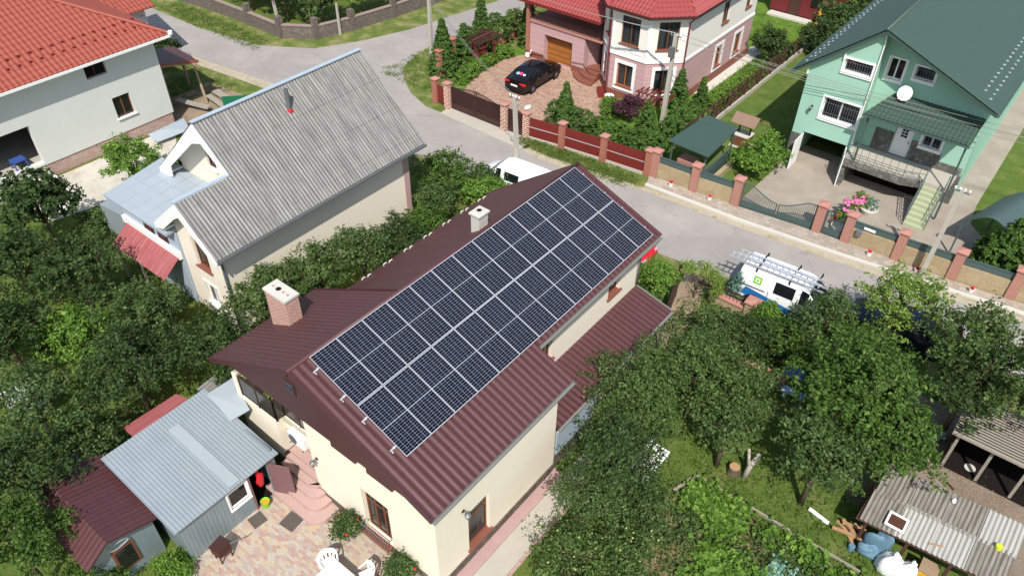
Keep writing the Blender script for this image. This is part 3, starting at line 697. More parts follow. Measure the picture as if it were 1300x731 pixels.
o = MB().box(-.5, -.02, -.735, -.702, 5.78, 6.3).build('gable_window', 'maroon_flat', H)
MB().box(-.44, -.08, -.745, -.737, 5.84, 6.24).build('pane', 'glass_dark', o)
for x0, x1 in ((1.0, 2.1), (2.6, 3.7)):
    MB().box(x0, x1, -.56, -.452, 4.08, 4.6).build('blind_box', 'maroon_flat', H)
mb = MB()
for (x, y0, y1) in ((5.6, -.76, 6.1), (4.09, 6.15, 14.15)):
    z = zr(x)-.07; P = [(x-.05, z+.05), (x-.06, z-.06), (x+.05, z-.06), (x+.07, z+.04), (x+.06, z+.04), (x+.04, z-.045), (x-.045, z-.045), (x-.035, z+.05)]
    mb.prismY(P, y0, y1)
    mb.box(x-.33, x-.09, y0+.05, y1-.03, z-.13, z-.09)
mb.build('gutter', 'gutter', H)
mb = MB(); mb.tube([(4.1, 14.05, 5.1), (4.0, 13.9, 4.9), (3.58, 13.62, 4.5), (3.57, 13.62, 2.75)], .05, 8); mb.build('downpipe', 'gutter', H, smooth=True)
# chimneys
o = MB().box(-4.3, -3.2, 1.5, 2.05, 4.5, 6.22).build('chimney', 'old_brick', RO)
mb = MB().box(-4.34, -3.16, 1.46, 2.09, 6.22, 6.32); mb.box(-4.2, -4.02, 1.66, 1.86, 6.322, 6.328); mb.box(-3.55, -3.35, 1.66, 1.86, 6.322, 6.328)
mb.build('chimney_cap', 'concrete_pale', o, bevel=.015)
for x, s in ((-4.12, .07), (-3.86, .1), (-3.58, .07), (-3.36, .07)): MB().lathe((x, 1.78, 6.3285), [(s, 0), (s, .004)], 14 if s > .08 else 4).build('flue_opening', 'dark' if s > .08 else 'rough_brick', o)
o = MB().box(-.95, -.55, 8.45, 8.95, 6.1, 7.1).build('chimney', 'plaster', RO)
mb = MB().box(-1.01, -.49, 8.39, 9.01, 7.1, 7.17); mb.add([(-1.01, 8.39, 7.17), (-.49, 8.39, 7.17), (-.49, 9.01, 7.17), (-1.01, 9.01, 7.17), (-.95, 8.46, 7.23), (-.55, 8.46, 7.23), (-.55, 8.94, 7.23), (-.95, 8.94, 7.23)], [[0, 1, 5, 4], [1, 2, 6, 5], [2, 3, 7, 6], [3, 0, 4, 7], [4, 5, 6, 7]])
mb.build('chimney_cap', 'plaster', o)
MB().lathe((-.75, 8.7, 7.231), [(.1, 0), (.1, .004)], 14).build('flue_opening', 'dark', o)
for i in range(8):
    y = 4.7+i*1.18
    for j in (0, .22):
        mb = MB(); x = -4.45+j*.5; mb.tube([(x, y+j-.1, zb(x)+.02), (x, y+j-.06, zb(x)+.1), (x, y+j+.06, zb(x)+.1), (x, y+j+.1, zb(x)+.02)], .03, 6)
        mb.build('snow_guard', 'concrete_pale', RO, smooth=True)
# balcony railing
rp = [(-4.12, -.42), (-2.22, -.42), (-2.22, -.08), (-.52, -.08)]
mb = MB()
for (a, b) in zip(rp, rp[1:]):
    d = Vector((b[0]-a[0], b[1]-a[1], 0)); L = d.length; n = max(1, round(L/.9))
    mb.bar((*a, 3.66), (*b, 3.66), .05, .05); mb.bar((*a, 2.74), (*b, 2.74), .04, .04)
    for i in range(n+1): p = Vector((*a, 0))+d*i/n; mb.box(p.x-.025, p.x+.025, p.y-.025, p.y+.025, 2.66, 3.66)
rl = mb.build('balcony_railing', 'brownsteel', H)
mb = MB()
for (a, b) in zip(rp, rp[1:]): mb.bar((*a, 3.2), (*b, 3.2), .012, .84)
mb.build('railing_panel', 'rail_glass', rl)
# rear porch
PZ = lambda x: 2.62-(x-3.5)*.24
mb = MB(); slab(mb, [(3.52, 5.75, PZ(3.52)), (5.3, 5.75, PZ(5.3)), (5.3, 13.65, PZ(5.3)), (3.52, 13.65, PZ(3.52))], .05)
po = mb.build('porch_roof', 'maroon_flat', H)
sheet('roof_tiles', 'maroon', po, (3.52, 5.75, PZ(3.52)), Y, (1, 0, -.24), 7.92, 1.86, **K)
mb = MB(); mb.bar((5.36, 5.75, PZ(5.36)-.04), (5.36, 13.68, PZ(5.36)-.04), .1, .09); mb.bar((3.52, 13.7, PZ(3.52)), (5.34, 13.7, PZ(5.34)), .04, .12); mb.build('gutter', 'gutter', po)
for y in (13.4, 10.9, 8.4): MB().box(5.1, 5.2, y-.05, y+.05, 0, PZ(5.2)-.1).build('post', 'steel', po)
mb = MB().box(5.22, 5.3, 5.75, 8.3, .75, 1.95); mb.build('porch_panel', 'bluetrim', H)
MB().box(5.2, 5.3, 5.62, 8.3, 0, .74).build('porch_wall', 'stone_base', H)
# the panels: 13 x 2, each a thing with frame and cells
n_up = Vector((TR, 0, 1)).normalized(); vv = Vector((1, 0, -TR)).normalized(); P0 = Vector((0, 0, 6.95))
ordn = ['first', 'second', 'third', 'fourth', 'fifth', 'sixth', 'seventh', 'eighth', 'ninth', 'tenth', 'eleventh', 'twelfth', 'thirteenth']
def panel_proto():
    W, L = 1.046, 2.092
    t = thing('solar_panel', 'x', 'solar panel', (0, 0, 0), 'solar panels in two rows on the maroon roof')
    f = MB()
    for a, b, c, d in ((0, W, 0, .026), (0, W, L-.026, L), (0, .016, .026, L-.026), (W-.016, W, .026, L-.026)): f.obox((0, 0, 0), Y, vv, n_up, (a, b), (c, d), (-.035, 0))
    f.build('frame', 'panel_frame', t)
    me = bpy.data.meshes.new('cells'); q = [Vector(Y)*a+vv*b-n_up*.006 for a, b in ((.016, .026), (W-.016, .026), (W-.016, L-.026), (.016, L-.026))]
    me.from_pydata(q, [], [[0, 3, 2, 1]]); uv = me.uv_layers.new(name='UVMap')
    for i, c in enumerate([(0, 0), (0, 24), (6, 24), (6, 0)]): uv.data[i].uv = c
    me.materials.append(MT['solar']); o = bpy.data.objects.new('cells', me); COL.objects.link(o); o.parent = t
    return t
pp = panel_proto()
for j in range(2):
    for i in range(13):
        lab = '%s solar panel from the left end of the %s row on the maroon roof' % (ordn[i], ('upper', 'lower')[j])
        loc = P0+Y*(i*1.058)+vv*(j*2.11)
        if i == j == 0: pp.location = loc; pp['label'] = lab
        else: dup(pp, loc, label=lab).rotation_euler = (random.uniform(-.003, .003), random.uniform(-.003, .003), 0)
for j, s in enumerate((.45, 1.62, 2.55, 3.75)):
    mb = MB(); mb.obox(P0, Y, vv, n_up, (-.22, 13.85), (s-.022, s+.022), (-.1, -.037))
    t = thing('mounting_rail', '%s aluminium rail counted from the ridge, ends poking out left of the solar panels' % ordn[j], 'rail', P0+vv*s, 'rails under the solar panels')
    mb.build('rail', 'alu', t)
    c = MB().obox(P0, Y, vv, n_up, (-.09, -.01), (s-.03, s+.03), (-.04, .006)); c.build('end_clamp', 'alu', t)
    MB().obox(P0, Y, vv, n_up, (-.2, -.15), (s-.02, s+.1), (-.13, -.1)).build('hook', 'alu', t)

# front steps, air conditioner, lamps
def round_step(x0, x1, y0, y1, r, z0, z1, mb):
    pts = [(x0, y1), (x0, y0)]
    for i in range(9): a = -math.pi/2+math.pi/2*i/8; pts.append((x1-r+r*math.cos(a), y0+r+r*math.sin(a)))
    pts.append((x1, y1)); mb.prism(pts, z0, z1)
t = thing('entrance_steps', 'rounded pink concrete steps leading up to the entrance of the cream house', 'steps', (-1, -.8, 0))
for i, (x1, y0) in enumerate(((.55, -1.55), (.2, -1.25), (-.1, -.98), (-.38, -.74))):
    mb = MB(); round_step(-2.19, x1, y0, -.5, .55-.05*i, i*.17, (i+1)*.17, mb); mb.build('step', 'pink_step', t, bevel=.012)
mb = MB().box(-2.19, -.51, -.499, 1.19, 0, .85); mb.build('landing', 'pink_step', t)
for i in range(2):
    MB().box(-2.19, -.52, -.3+i*.35, 1.18, .85+i*.0+.001+i*.12, .97+i*.12).build('step', 'pink_step', t)
t = thing('air_conditioner', 'white outdoor air conditioner unit mounted below the balcony', 'air conditioner', (-1.35, -.25, 2.0))
MB().box(-1.75, -.95, -.42, -.12, 2.0, 2.55).build('casing', 'plastic_white', t, bevel=.03)
MB().lathe((-1.5, -.422, 2.27), [(.21, 0), (.21, .012), (.17, .016)], 18, axis=(0, -1, 0)).build('fan_grille', 'steel', t)
MB().box(-1.7, -1.66, -.45, -.1, 1.95, 2.0).box(-1.04, -1.0, -.45, -.1, 1.95, 2.0).build('bracket', 'steel', t)
def walllamp(label, p, n):
    t = thing('wall_lamp', label, 'lamp', p); p = Vector(p); n = Vector((*n, 0))
    MB().lathe(p, [(.07, 0), (.07, .02)], 10, axis=n).build('back_plate', 'brownsteel', t)
    MB().tube([p, p+n*.1+Vector((0, 0, .06)), p+n*.2+Vector((0, 0, .02))], .014, 6).build('arm', 'brownsteel', t)
    MB().lathe(p+n*.2+Vector((0, 0, -.22)), [(.05, 0), (.1, .18), (.11, .2), (.02, .27)], 10).build('lantern', 'steel', t)
walllamp('dark wall lantern beside the pink entrance steps', (-.2, -.45, 2.3), (0, -1))
walllamp('dark wall lantern left of the brown window on the right side wall', (5.3, .75, 3.1), (1, 0))
# ------------------------------------------------------------------ grey slate house
G = thing('house', 'cream house with a steep grey corrugated slate roof and pale blue trim', 'house', (-13, 8.5, 0))
S1 = .91; gz = lambda x: 8.05-S1*abs(x+12.95)
mb = MB()
gw1 = (1.05, 2.0, 2.75, 4.3); gw2 = (1.1, 2.0, .7, 1.9)
mb.box(-9.88, -9.58, 3.15, 13.5, 0, 5)
mb.box(-16.6, -9.88, 13.2, 13.5, 0, 8); mb.box(-16.6, -16.3, 5.7, 13.2, 0, 4.6)
wall(mb, (-16.6, 5.7), (1, 0), (0, -1), 6.9, 0, 8, .3, [(2.7, 3.35, 5.3, 6.3)])
mb.clip((-12.95, 0, 7.95), (S1, 0, 1)).clip((-12.95, 0, 7.95), (-S1, 0, 1))
mb.build('wall', 'cream2', G)
mb = MB(); wall(mb, (-12.6, 2.85), (1, 0), (0, -1), 3.02, 0, 7, .3, [gw1, gw2]); mb.box(-12.599, -12.3, 3.151, 5.69, 0, 7); mb.clip((-11.02, 0, 6.15), (S1, 0, 1)).clip((-11.02, 0, 6.15), (-.816, 0, 1)); mb.build('wall', 'cream2', G)
MB().box(-9.6, -9.53, 13.2, 13.54, 0, 4.3).box(-9.9, -9.6, 13.501, 13.54, 0, 4.3).build('corner_strip', 'pinkwall', G)
win(G, (-12.6, 2.85), (1, 0), (0, -1), gw1, 'wood_brown', 2, 'terracotta', recess=.12)
win(G, (-12.6, 2.85), (1, 0), (0, -1), gw2, 'white', 2, 'white', trim='white', tw=.08)
win(G, (-16.6, 5.7), (1, 0), (0, -1), (2.7, 3.35, 5.3, 6.3), 'wood_dark', 2, 'white', recess=.1)
mb = MB(); t_ = .08
def sl2(mb, a, b, y0, y1, t=.08):
    mb.add([(a[0], y0, a[1]), (b[0], y0, b[1]), (b[0], y1, b[1]), (a[0], y1, a[1]), (a[0], y0, a[1]-t), (b[0], y0, b[1]-t), (b[0], y1, b[1]-t), (a[0], y1, a[1]-t)],
           [[0, 1, 2, 3], [7, 6, 5, 4], [0, 4, 5, 1], [1, 5, 6, 2], [2, 6, 7, 3], [3, 7, 4, 0]])
sl2(mb, (-12.95, 8.0), (-9.0, gz(-9)-.05), 5.0, 14.2); sl2(mb, (-11.02, gz(-11.02)-.05), (-9.0, gz(-9)-.05), 2.4, 4.995)
sl2(mb, (-12.95, 8.0), (-16.9, gz(-16.9)-.05), 5.0, 14.2)
sl2(mb, (-11.03, gz(-11.03)-.05), (-13.2, 4.5), 2.4, 5.6)
gr = mb.build('roof', 'bluetrim', G)
K3 = dict(kind='corr', pitch=.168, amp=.028, course=1.6, step=.02)
q = math.hypot(1, S1)
sheet('slates', 'slate', gr, (-12.95, 5.0, 8.06), Y, (1, 0, -S1), 9.22, 3.95*q, **K3)
sheet('slates', 'slate', gr, (-11.02, 5.0, gz(-11.02)+.01), (0, -1, 0), (1, 0, -S1), 2.62, 2.02*q, **K3)
sheet('slates', 'slate', gr, (-12.95, 5.0, 8.06), Y, (-1, 0, -S1), 9.22, 3.95*q, **K3)
mb = MB(); mb.bar((-12.95, 4.98, 8.1), (-12.95, 14.24, 8.1), .2, .05); mb.bar((-11.1, 2.36, gz(-11.02)+.06), (-11.1, 5.0, gz(-11.02)+.06), .18, .05)
mb.build('ridge_flashing', 'bluetrim', gr)
mb = MB(); mb.bar((-8.95, 2.4, gz(-9)-.08), (-8.95, 14.25, gz(-9)-.08), .12, .12); mb.box(-9.3, -9.02, 2.45, 14.2, gz(-9)-.2, gz(-9)-.16)
mb.tube([(-9.1, 2.6, 4.3), (-9.5, 2.82, 3.9), (-9.53, 2.82, .2)], .05, 8)
mb.build('gutter', 'steel', G)
mb = MB()   # verge boards and wide white soffits
mb.prismY([(-12.95, 8.0), (-17.0, gz(-17)), (-17.0, gz(-17)-.3), (-16.0, gz(-17)-.1), (-15.9, 4.85), (-13.3, 7.0), (-12.6, 7.25), (-10.95, 5.9), (-10.95, gz(-10.95))], 4.94, 4.995)
mb.prismY([(-11.02, gz(-11.02)), (-13.25, 4.48), (-13.25, 4.2), (-12.6, 4.4), (-11.3, 5.5), (-10.9, 5.75), (-8.95, gz(-8.95)-.28), (-8.95, gz(-8.95))], 2.33, 2.395)
mb.box(-17.0, -16.3, 4.98, 5.69, 4.28, 4.36); mb.box(-13.3, -12.61, 2.4, 2.849, 4.3, 4.38)
mb.build('verge_board', 'white', G)
o = MB().lathe((-12.1, 9.15, 7.2), [(.1, 0), (.1, 1.05), (.07, 1.05), (.07, .7)], 14).build('stove_pipe', 'steel', gr, smooth=False)
MB().lathe((-12.06, 9.13, 7.21), [(.16, 0), (.13, .1)], 12).build('pipe_collar', 'redpaint', o)
# annexe with flat blue metal roof and a red awning
A = thing('annexe', 'low white annexe with a flat pale blue metal roof and a faded red awning', 'annexe', (-15.3, 4, 0))
mb = MB().box(-17.1, -12.65, 2.75, 5.65, 0, 3.95)
mb.build('wall', 'bluetrim', A)
mb = MB(); mb.add([(-17.55, 2.35, 3.98), (-12.62, 2.35, 4.1), (-12.62, 5.66, 4.34), (-18.0, 5.66, 4.2), (-17.55, 2.35, 3.86), (-12.62, 2.35, 3.98), (-12.62, 5.66, 4.22), (-18.0, 5.66, 4.08)], [[0, 1, 2, 3], [7, 6, 5, 4], [0, 4, 5, 1], [1, 5, 6, 2], [2, 6, 7, 3], [3, 7, 4, 0]])
ar = mb.build('roof', 'bluemetal', A)
mb = MB()
for i in range(5): y = 2.6+i*.65; mb.bar((-17.5-.1*i, y, 4.0+.055*i), (-12.7, y, 4.12+.055*i), .025, .02)
for i in range(6): x = -17+i*.8; mb.bar((x, 2.36, 4.0+i*.02), (x, 5.6, 4.24+i*.02), .02, .018)
mb.build('roof_seam', 'bluemetal', ar)
for x in (-15.3, -14.2):
    o = MB().box(x, x+.75, 2.7, 2.749, 3.0, 3.6).build('window', 'maroon_flat', A); MB().box(x+.08, x+.67, 2.69, 2.699, 3.06, 3.54).build('pane', 'glass_dark', o)
MB().box(-17.15, -12.65, 2.6, 2.749, 2.55, 2.9).build('band', 'white', A)
aw = MB(); aw.add([(-16.8, 2.72, 2.7), (-12.75, 2.72, 2.7), (-12.75, 1.7, 1.95), (-16.8, 1.7, 1.95)], [[0, 1, 2, 3]])
aw = aw.build('awning', 'redsheet', A)
sheet('awning_sheet', 'redsheet', aw, (-16.85, 2.74, 2.72), X, (0, -1.0, -.74), 4.15, 1.3, kind='rib', pitch=.22, amp=.02, course=0, step=0)
for x in (-16.7, -14.8, -12.8): MB().box(x-.05, x+.05, 1.75, 1.83, 0, 2.0).build('awning_post', 'wood_grey', A)
solo('shed', 'small grey metal lean-to beside the blue roofed annexe', 'shed', MB().add([(-19.2, 2.6, 2.6), (-17.2, 2.6, 2.9), (-17.2, 5.2, 3.1), (-19.2, 5.2, 2.8), (-19.2, 2.6, 0), (-17.2, 2.6, 0), (-17.2, 5.2, 0), (-19.2, 5.2, 0)], [[0, 1, 2, 3], [0, 4, 5, 1], [1, 5, 6, 2], [2, 6, 7, 3], [3, 7, 4, 0]]), 'zinc')

# ------------------------------------------------------------------ white house with red tile roof (left)
W = thing('house', 'unfinished off-white house with a red tile hip roof and open ground floor', 'house', (-33, 5, 0))
mb = MB(); X0 = -27.78
wa, wb_, wc = (17.4, 18.6, 4.4, 5.6), (18.3, 19.35, 1.68, 2.95), (9.5, 13.7, .95, 3.2)
wall(mb, (X0, -10), (0, 1), (1, 0), 21.6, .8, 5.85, .4, [wa, wb_, wc])
mb.box(-40, X0-.401, 11.2, 11.599, .8, 5.85); mb.box(-40, -39.6, -10, 11.19, .8, 5.85); mb.box(-39.59, X0-.401, -9.999, -9.6, .8, 5.85)
mb.build('wall', 'whitewall', W)
mb = MB(); mb.box(-39.9, X0-.05, -9.9, 11.5, 0, .79); mb.build('foundation', 'rough_brick', W)
MB().box(X0-6, X0-.42, -3, 5, .8, .9).box(X0-6.1, X0-6, -3, 5, .9, 6).build('ground_floor', 'concrete', W)
win(W, (X0, -10), (0, 1), (1, 0), wa, 'wood_dark', 2, None, recess=.2, gl='dark')
win(W, (X0, -10), (0, 1), (1, 0), wb_, 'wood_brown', 2, 'white', recess=.12)
mb = MB().box(X0, X0+1.5, .5, 3.6, .6, .72); mb.box(X0+1.3, X0+1.45, 3.2, 3.55, 0, .6); mb.box(X0+.1, X0+1.4, 3.3, 3.45, 0, .6); mb.build('terrace', 'concrete_pale', W)
P = .52; EZ = 5.62; EX = X0+.75; q = math.hypot(1, P)
# hip roof: eaves at y 12.35 and -11, x EX and -41
rf = MB(); c = [(EX, 12.35, EZ), (-40.9, 12.35, EZ), (-40.9, -11, EZ), (EX, -11, EZ)]; hw = (EX+40.9)/2
rA, rB = (EX-hw, 12.35-hw, EZ+hw*P), (EX-hw, -11+hw, EZ+hw*P)
D = Vector((0, 0, -.04))
rf.poly(c[0]+D if 0 else Vector(c[0])+D, Vector(c[3])+D, Vector(rB)+D, Vector(rA)+D); rf.poly(Vector(c[1])+D, Vector(c[0])+D, Vector(rA)+D); rf.poly(Vector(c[2])+D, Vector(c[1])+D, Vector(rA)+D, Vector(rB)+D); rf.poly(Vector(c[3])+D, Vector(c[2])+D, Vector(rB)+D)
wr = rf.build('roof', 'redtile', W)
KR = dict(kind='tile', pitch=.28, amp=.022, course=.38, step=.022)
sheet('roof_tiles', 'redtile', wr, rA if 0 else (EX-hw, -11, EZ+hw*P), Y, (1, 0, -P), 23.35, hw*q, clips=[((EX, 12.35, 0), (1, 1, 0)), ((EX, -11, 0), (1, -1, 0))], **KR) if 0 else sheet('roof_tiles', 'redtile', wr, (EX-hw, -11, EZ+hw*P), Y, (1, 0, -P), 23.35, hw*q, clips=[((EX, 12.35, 0), (-1, 1, 0)), ((EX, -11, 0), (-1, -1, 0))], **KR)
sheet('roof_tiles', 'redtile', wr, (EX, 12.35-hw, EZ+hw*P), (-1, 0, 0), (0, 1, -P), 2*hw, hw*q, clips=[((EX, 12.35, 0), (1, -1, 0)), ((-40.9, 12.35, 0), (-1, -1, 0))], **KR)
mb = MB(); mb.tube([Vector(c[0])+Vector((.03, .03, .05)), Vector(rA)+Vector((0, 0, .05))], .1, 8); mb.build('hip_cap', 'redtile', wr)
mb = MB(); mb.lathe(Vector(c[0])+Vector((.02, .02, .0)), [(.14, 0), (.14, .18)], 10); mb.build('hip_end_cap', 'white', wr)
MB().box(EX-.02, EX+.04, -11, 12.38, EZ-.16, EZ-.02).box(-40.9, EX-.021, 12.34, 12.4, EZ-.16, EZ-.02).build('fascia', 'white', W)
MB().box(X0+.002, EX-.03, -11, 12.3, EZ-.12, EZ-.06).build('soffit', 'white', W)
# wing behind it
MB().box(-41, -35.9, 11.61, 15.6, 0, 3.95).build('wing_wall', 'whitewall', W)
o = MB().add([(-35.4, 11.61, 4.0), (-35.4, 16.2, 4.0), (-41, 16.2, 6.6), (-41, 11.61, 6.6)], [[0, 1, 2, 3]]).build('wing_roof', 'redtile', W)
sheet('roof_tiles', 'redtile', o, (-41, 11.61, 6.64), Y, (5.6, 0, -2.6), 4.6, 6.17, **KR)
for i in range(26):
    for j in (0, 1):
        y = -3+i*.58+j*.29; MB().box(EX-1.0-j*.5-.06, EX-1.0-j*.5+.06, y-.07, y+.07, EZ+(1.0+j*.5)*P+.02, EZ+(1.0+j*.5)*P+.1).build('snow_guard', 'redpanel', wr)
# carport lean-to
t = thing('carport', 'timber lean-to with a dark red metal roof against the white house', 'carport', (-29.4, 13.8, 0))
mb = MB(); mb.add([(-32.5, 12.4, 3.0), (-29.9, 12.4, 2.9), (-29.7, 15.0, 2.35), (-32.5, 15.2, 2.4), (-32.5, 12.4, 2.92), (-29.9, 12.4, 2.82), (-29.7, 15.0, 2.27), (-32.5, 15.2, 2.32)], [[0, 1, 2, 3], [7, 6, 5, 4], [0, 4, 5, 1], [1, 5, 6, 2], [2, 6, 7, 3], [3, 7, 4, 0]])
mb.build('roof', 'maroon', t); MB().bar((-29.86, 12.35, 2.85), (-29.66, 15.05, 2.3), .06, .12).build('fascia', 'redtile', t)
for (a, b) in (((-28.6, 14.3, 0), (-29.75, 14.7, 2.3)), ((-31.6, 15, 0), (-31.6, 15, 2.3)), ((-29.9, 12.6, 0), (-29.9, 12.6, 2.8))): MB().bar(a, b, .13, .13).build('post', 'wood', t)
MB().bar((-29.85, 12.4, 2.75), (-29.7, 15, 2.22), .09, .12).build('beam', 'wood', t)
for i, (a, b, w, h) in enumerate((((-29.6, 12.9, .5), (-27.4, 13.7, .35), .4, .08), ((-29, 15.3, .4), (-26.9, 15.1, .3), .5, .05), ((-28.6, 14.5, .5), (-26.6, 14.3, .4), .35, .06))):
    solo('plank', ['grey beam lying under the carport nearest the white wall', 'grey board leaning beyond the carport post', 'pale board just right of the carport post'][i], 'plank', MB().bar(a, b, w, h), 'wood_grey', 'boards under the carport')
solo('metal_sheet', 'dark green metal sheet standing behind the slate roof', 'metal sheet', MB().bar((-26.5, 14.2, .75), (-25.2, 15.6, .75), .04, .9), 'green_board')
solo('plastic_sheet', 'light blue sheet lying along the foundation of the white house', 'sheet', MB().add([(-27.0, 9.3, .55), (-26.2, 9.2, .3), (-26.0, 11.4, .3), (-27.0, 11.7, .6), (-26.5, 10.4, .62)], [[0, 1, 4], [1, 2, 4], [2, 3, 4], [3, 0, 4]]), 'bluemetal')
t = thing('stool', 'blue plastic stool standing in the open ground floor of the white house', 'stool', (X0-.55, 2.6, .9))
mb = MB().box(X0-.9, X0-.25, 2.3, 3.0, 1.4, 1.46); mb.build('seat', 'bluepaint', t)
for dx, dy in ((-.85, 2.35), (-.3, 2.35), (-.85, 2.95), (-.3, 2.95)): MB().box(X0+dx-.03, X0+dx+.03, dy-.03, dy+.03, .9, 1.4).build('leg', 'bluepaint', t)

# ------------------------------------------------------------------ pink house with octagonal bay
Pk = thing('house', 'pink and ivory two storey house with an octagonal bay, garage and red tile roof', 'house', (-11, 38, 0))
bay = [(-11.15, 33.35), (-9.6, 31.8), (-7.0, 31.8), (-5.3, 33.5), (-5.3, 43.5)]
up, lo = MB(), MB(); wins = []
FL, TOP = 3.0, 5.95
for i in range(4):
    a, b = Vector(bay[i]), Vector(bay[i+1]); u = (b-a); L = u.length; u.normalize(); n = (u.y, -u.x)
    hl, hu = [], []
    if i == 0: hl = [(.75, 1.45, .95, 2.5)]; hu = [(.8, 1.5, 3.75, 5.5)]
    if i == 1: hl = [(.6, 1.75, .95, 2.45)]; hu = [(.62, 1.92, 3.75, 5.5)]
    if i == 2: hl = [(.65, 1.8, .95, 2.45)]; hu = [(.55, 1.85, 3.75, 5.5)]
    if i == 3: hl = [(4.6, 5.5, .9, 2.35), (7.4, 8.4, .9, 2.35)]; hu = [(4.7, 5.6, 3.9, 5.3), (8.2, 9.0, 3.9, 5.3)]
    wall(lo, a, u, n, L, .55, FL, .3, hl); wall(up, a, u, n, L, FL+.001, TOP, .3, hu); wins.append((a, u, n, hl, hu, L))
lo.box(-17.1, -16.8, 33.751, 43.4, .55, 2.599)
up.box(-16.8, -5.6, 43.2, 43.5, .55, 5.95)
up.build('wall', 'ivory', Pk)
# garage front and the entrance recess
gd = (1.25, 3.6, 0.02, 1.95)
wall(lo, (-17.1, 33.2), (1, 0), (0, -1), 4.6, .001, 2.6, .55, [gd])
lo.add([(-12.5, 33.751, 0.1), (-12.5, 33.76, 0.1), (-12.2, 34.6, .1), (-12.2, 34.9, .1), (-12.7, 34.9, .1), (-12.5, 33.751, 2.59), (-12.5, 33.76, 2.59), (-12.2, 34.6, 2.59), (-12.2, 34.9, 2.59), (-12.7, 34.9, 2.59)], [[0, 1, 6, 5], [1, 2, 7, 6], [2, 3, 8, 7], [3, 4, 9, 8], [4, 0, 5, 9], [5, 6, 7, 8, 9]])
lo.build('wall', 'pinkband', Pk)
MB().box(-12.2, -11.15, 35.2, 35.5, .5, 2.6).build('wall', 'maroon_flat', Pk)
o = MB().box(-12.0, -11.3, 35.14, 35.199, .5, 2.4).build('entrance_door', 'wood_dark', Pk)
o = MB().box(-15.84, -13.52, 33.62, 33.68, .02, 1.94).build('garage_door', 'wood_orange', Pk)
for i in range(5): MB().box(-15.8, -13.55, 33.605, 33.62, .15+i*.37, .18+i*.37).build('door_rib', 'wood_brown', o); MB().lathe((-13.8, 33.6, .75), [(.03, 0), (.03, .05)], 8, axis=(0, -1, 0)).build('handle', 'alu', o)
for i, (a, u, n, hl, hu, L) in enumerate(wins):
    for h in hl: win(Pk, a, u, n, h, 'wood_orange', 2, 'terracotta', trim='white', tw=.2, recess=.1, gl='glass', curtain=True)
    for h in hu: win(Pk, a, u, n, h, 'wood_brown', 2, 'terracotta', recess=.1, gl='glass', curtain=True)
mb = MB(); pl = MB()
for i, (a, u, n, hl, hu, L) in enumerate(wins):
    A3, U3, N3 = Vector((*a, 0)), Vector((*u, 0)), Vector((*n, 0)); e = .04
    mb.obox(A3, U3, N3, Z, (-.02, L+.02), (.002, .06), (FL-.08, FL+.08))
    pl.obox(A3, U3, N3, Z, (-.03, L+.03), (-.3, .06), (0, .549))
    if i < 3: mb.obox(A3, U3, N3, Z, (-.01, .12), (.002, .04), (FL+.081, TOP-.1)); mb.obox(A3, U3, N3, Z, (L-.12, L+.01), (.002, .04), (FL+.081, TOP-.1))
    if i in (1, 2):
        for q in (.5, 1.5): mb.obox(A3, U3, N3, Z, (q, q+.7), (.002, .025), (FL+.28, FL+.58))
mb.build('cornice', 'white', Pk)
MB().box(-17.14, -15.9, 33.15, 33.198, 0, .45).build('plinth', 'terracotta', Pk); MB().box(-13.45, -12.45, 33.15, 33.198, 0, .45).build('plinth', 'terracotta', Pk)
pl.build('plinth', 'terracotta', Pk)
# bay roof: half octagon pyramid
ev = [(-11.5, 33.0), (-9.8, 31.25), (-6.8, 31.25), (-4.8, 33.25), (-4.8, 44.0), (-16, 44)]
apx = Vector((-8.3, 35.6, 8.6)); mb = MB()
for a, b in zip(ev, ev[1:]): mb.poly((*a, 5.98), (*b, 5.98), apx)
mb.poly((*ev[-1], 5.98), (*ev[0], 5.98), apx)
prf = mb.build('roof', 'redtile2', Pk)
KP = dict(kind='tile', pitch=.26, amp=.03, course=.35, step=.03)
for a, b in zip(ev[:4], ev[1:5]):
    a3, b3 = Vector((*a, 6.02)), Vector((*b, 6.02)); u = (b3-a3).normalized(); mid = a3+u*(apx-a3).dot(u); d = mid-apx; lv = d.length; v = d.normalized()
    L = max((b3-a3).length, 1); nrm = u.cross(v)
    sheet('roof_tiles', 'redtile2', prf, a3-v*lv, u, v, L, lv, clips=[(a3, (a3-apx).cross(nrm)*(1 if (a3-apx).cross(nrm).dot(b3-a3) < 0 else -1)), (b3, (b3-apx).cross(nrm)*(1 if (b3-apx).cross(nrm).dot(a3-b3) < 0 else -1))], **KP)
mb = MB()
for a, b in zip(ev[:4], ev[1:5]): mb.bar((*a, 5.93), (*b, 5.93), .1, .12)
mb.build('gutter', 'brownsteel', Pk)
mb = MB(); mb.poly(*[(x, y, 5.9) for x, y in ev]); mb.build('soffit', 'ivory', Pk)
mb = MB(); mb.tube([(-4.9, 33.3, 5.85), (-5.2, 33.35, 5.5), (-5.22, 33.4, .3)], .05, 8); mb.build('downpipe', 'redpanel', Pk)
mb = MB(); mb.tube([(-10.9, 32.9, 5.85), (-9.75, 31.75, 5.5), (-9.68, 31.7, .3)], .045, 8); mb.build('downpipe', 'redpanel', Pk)
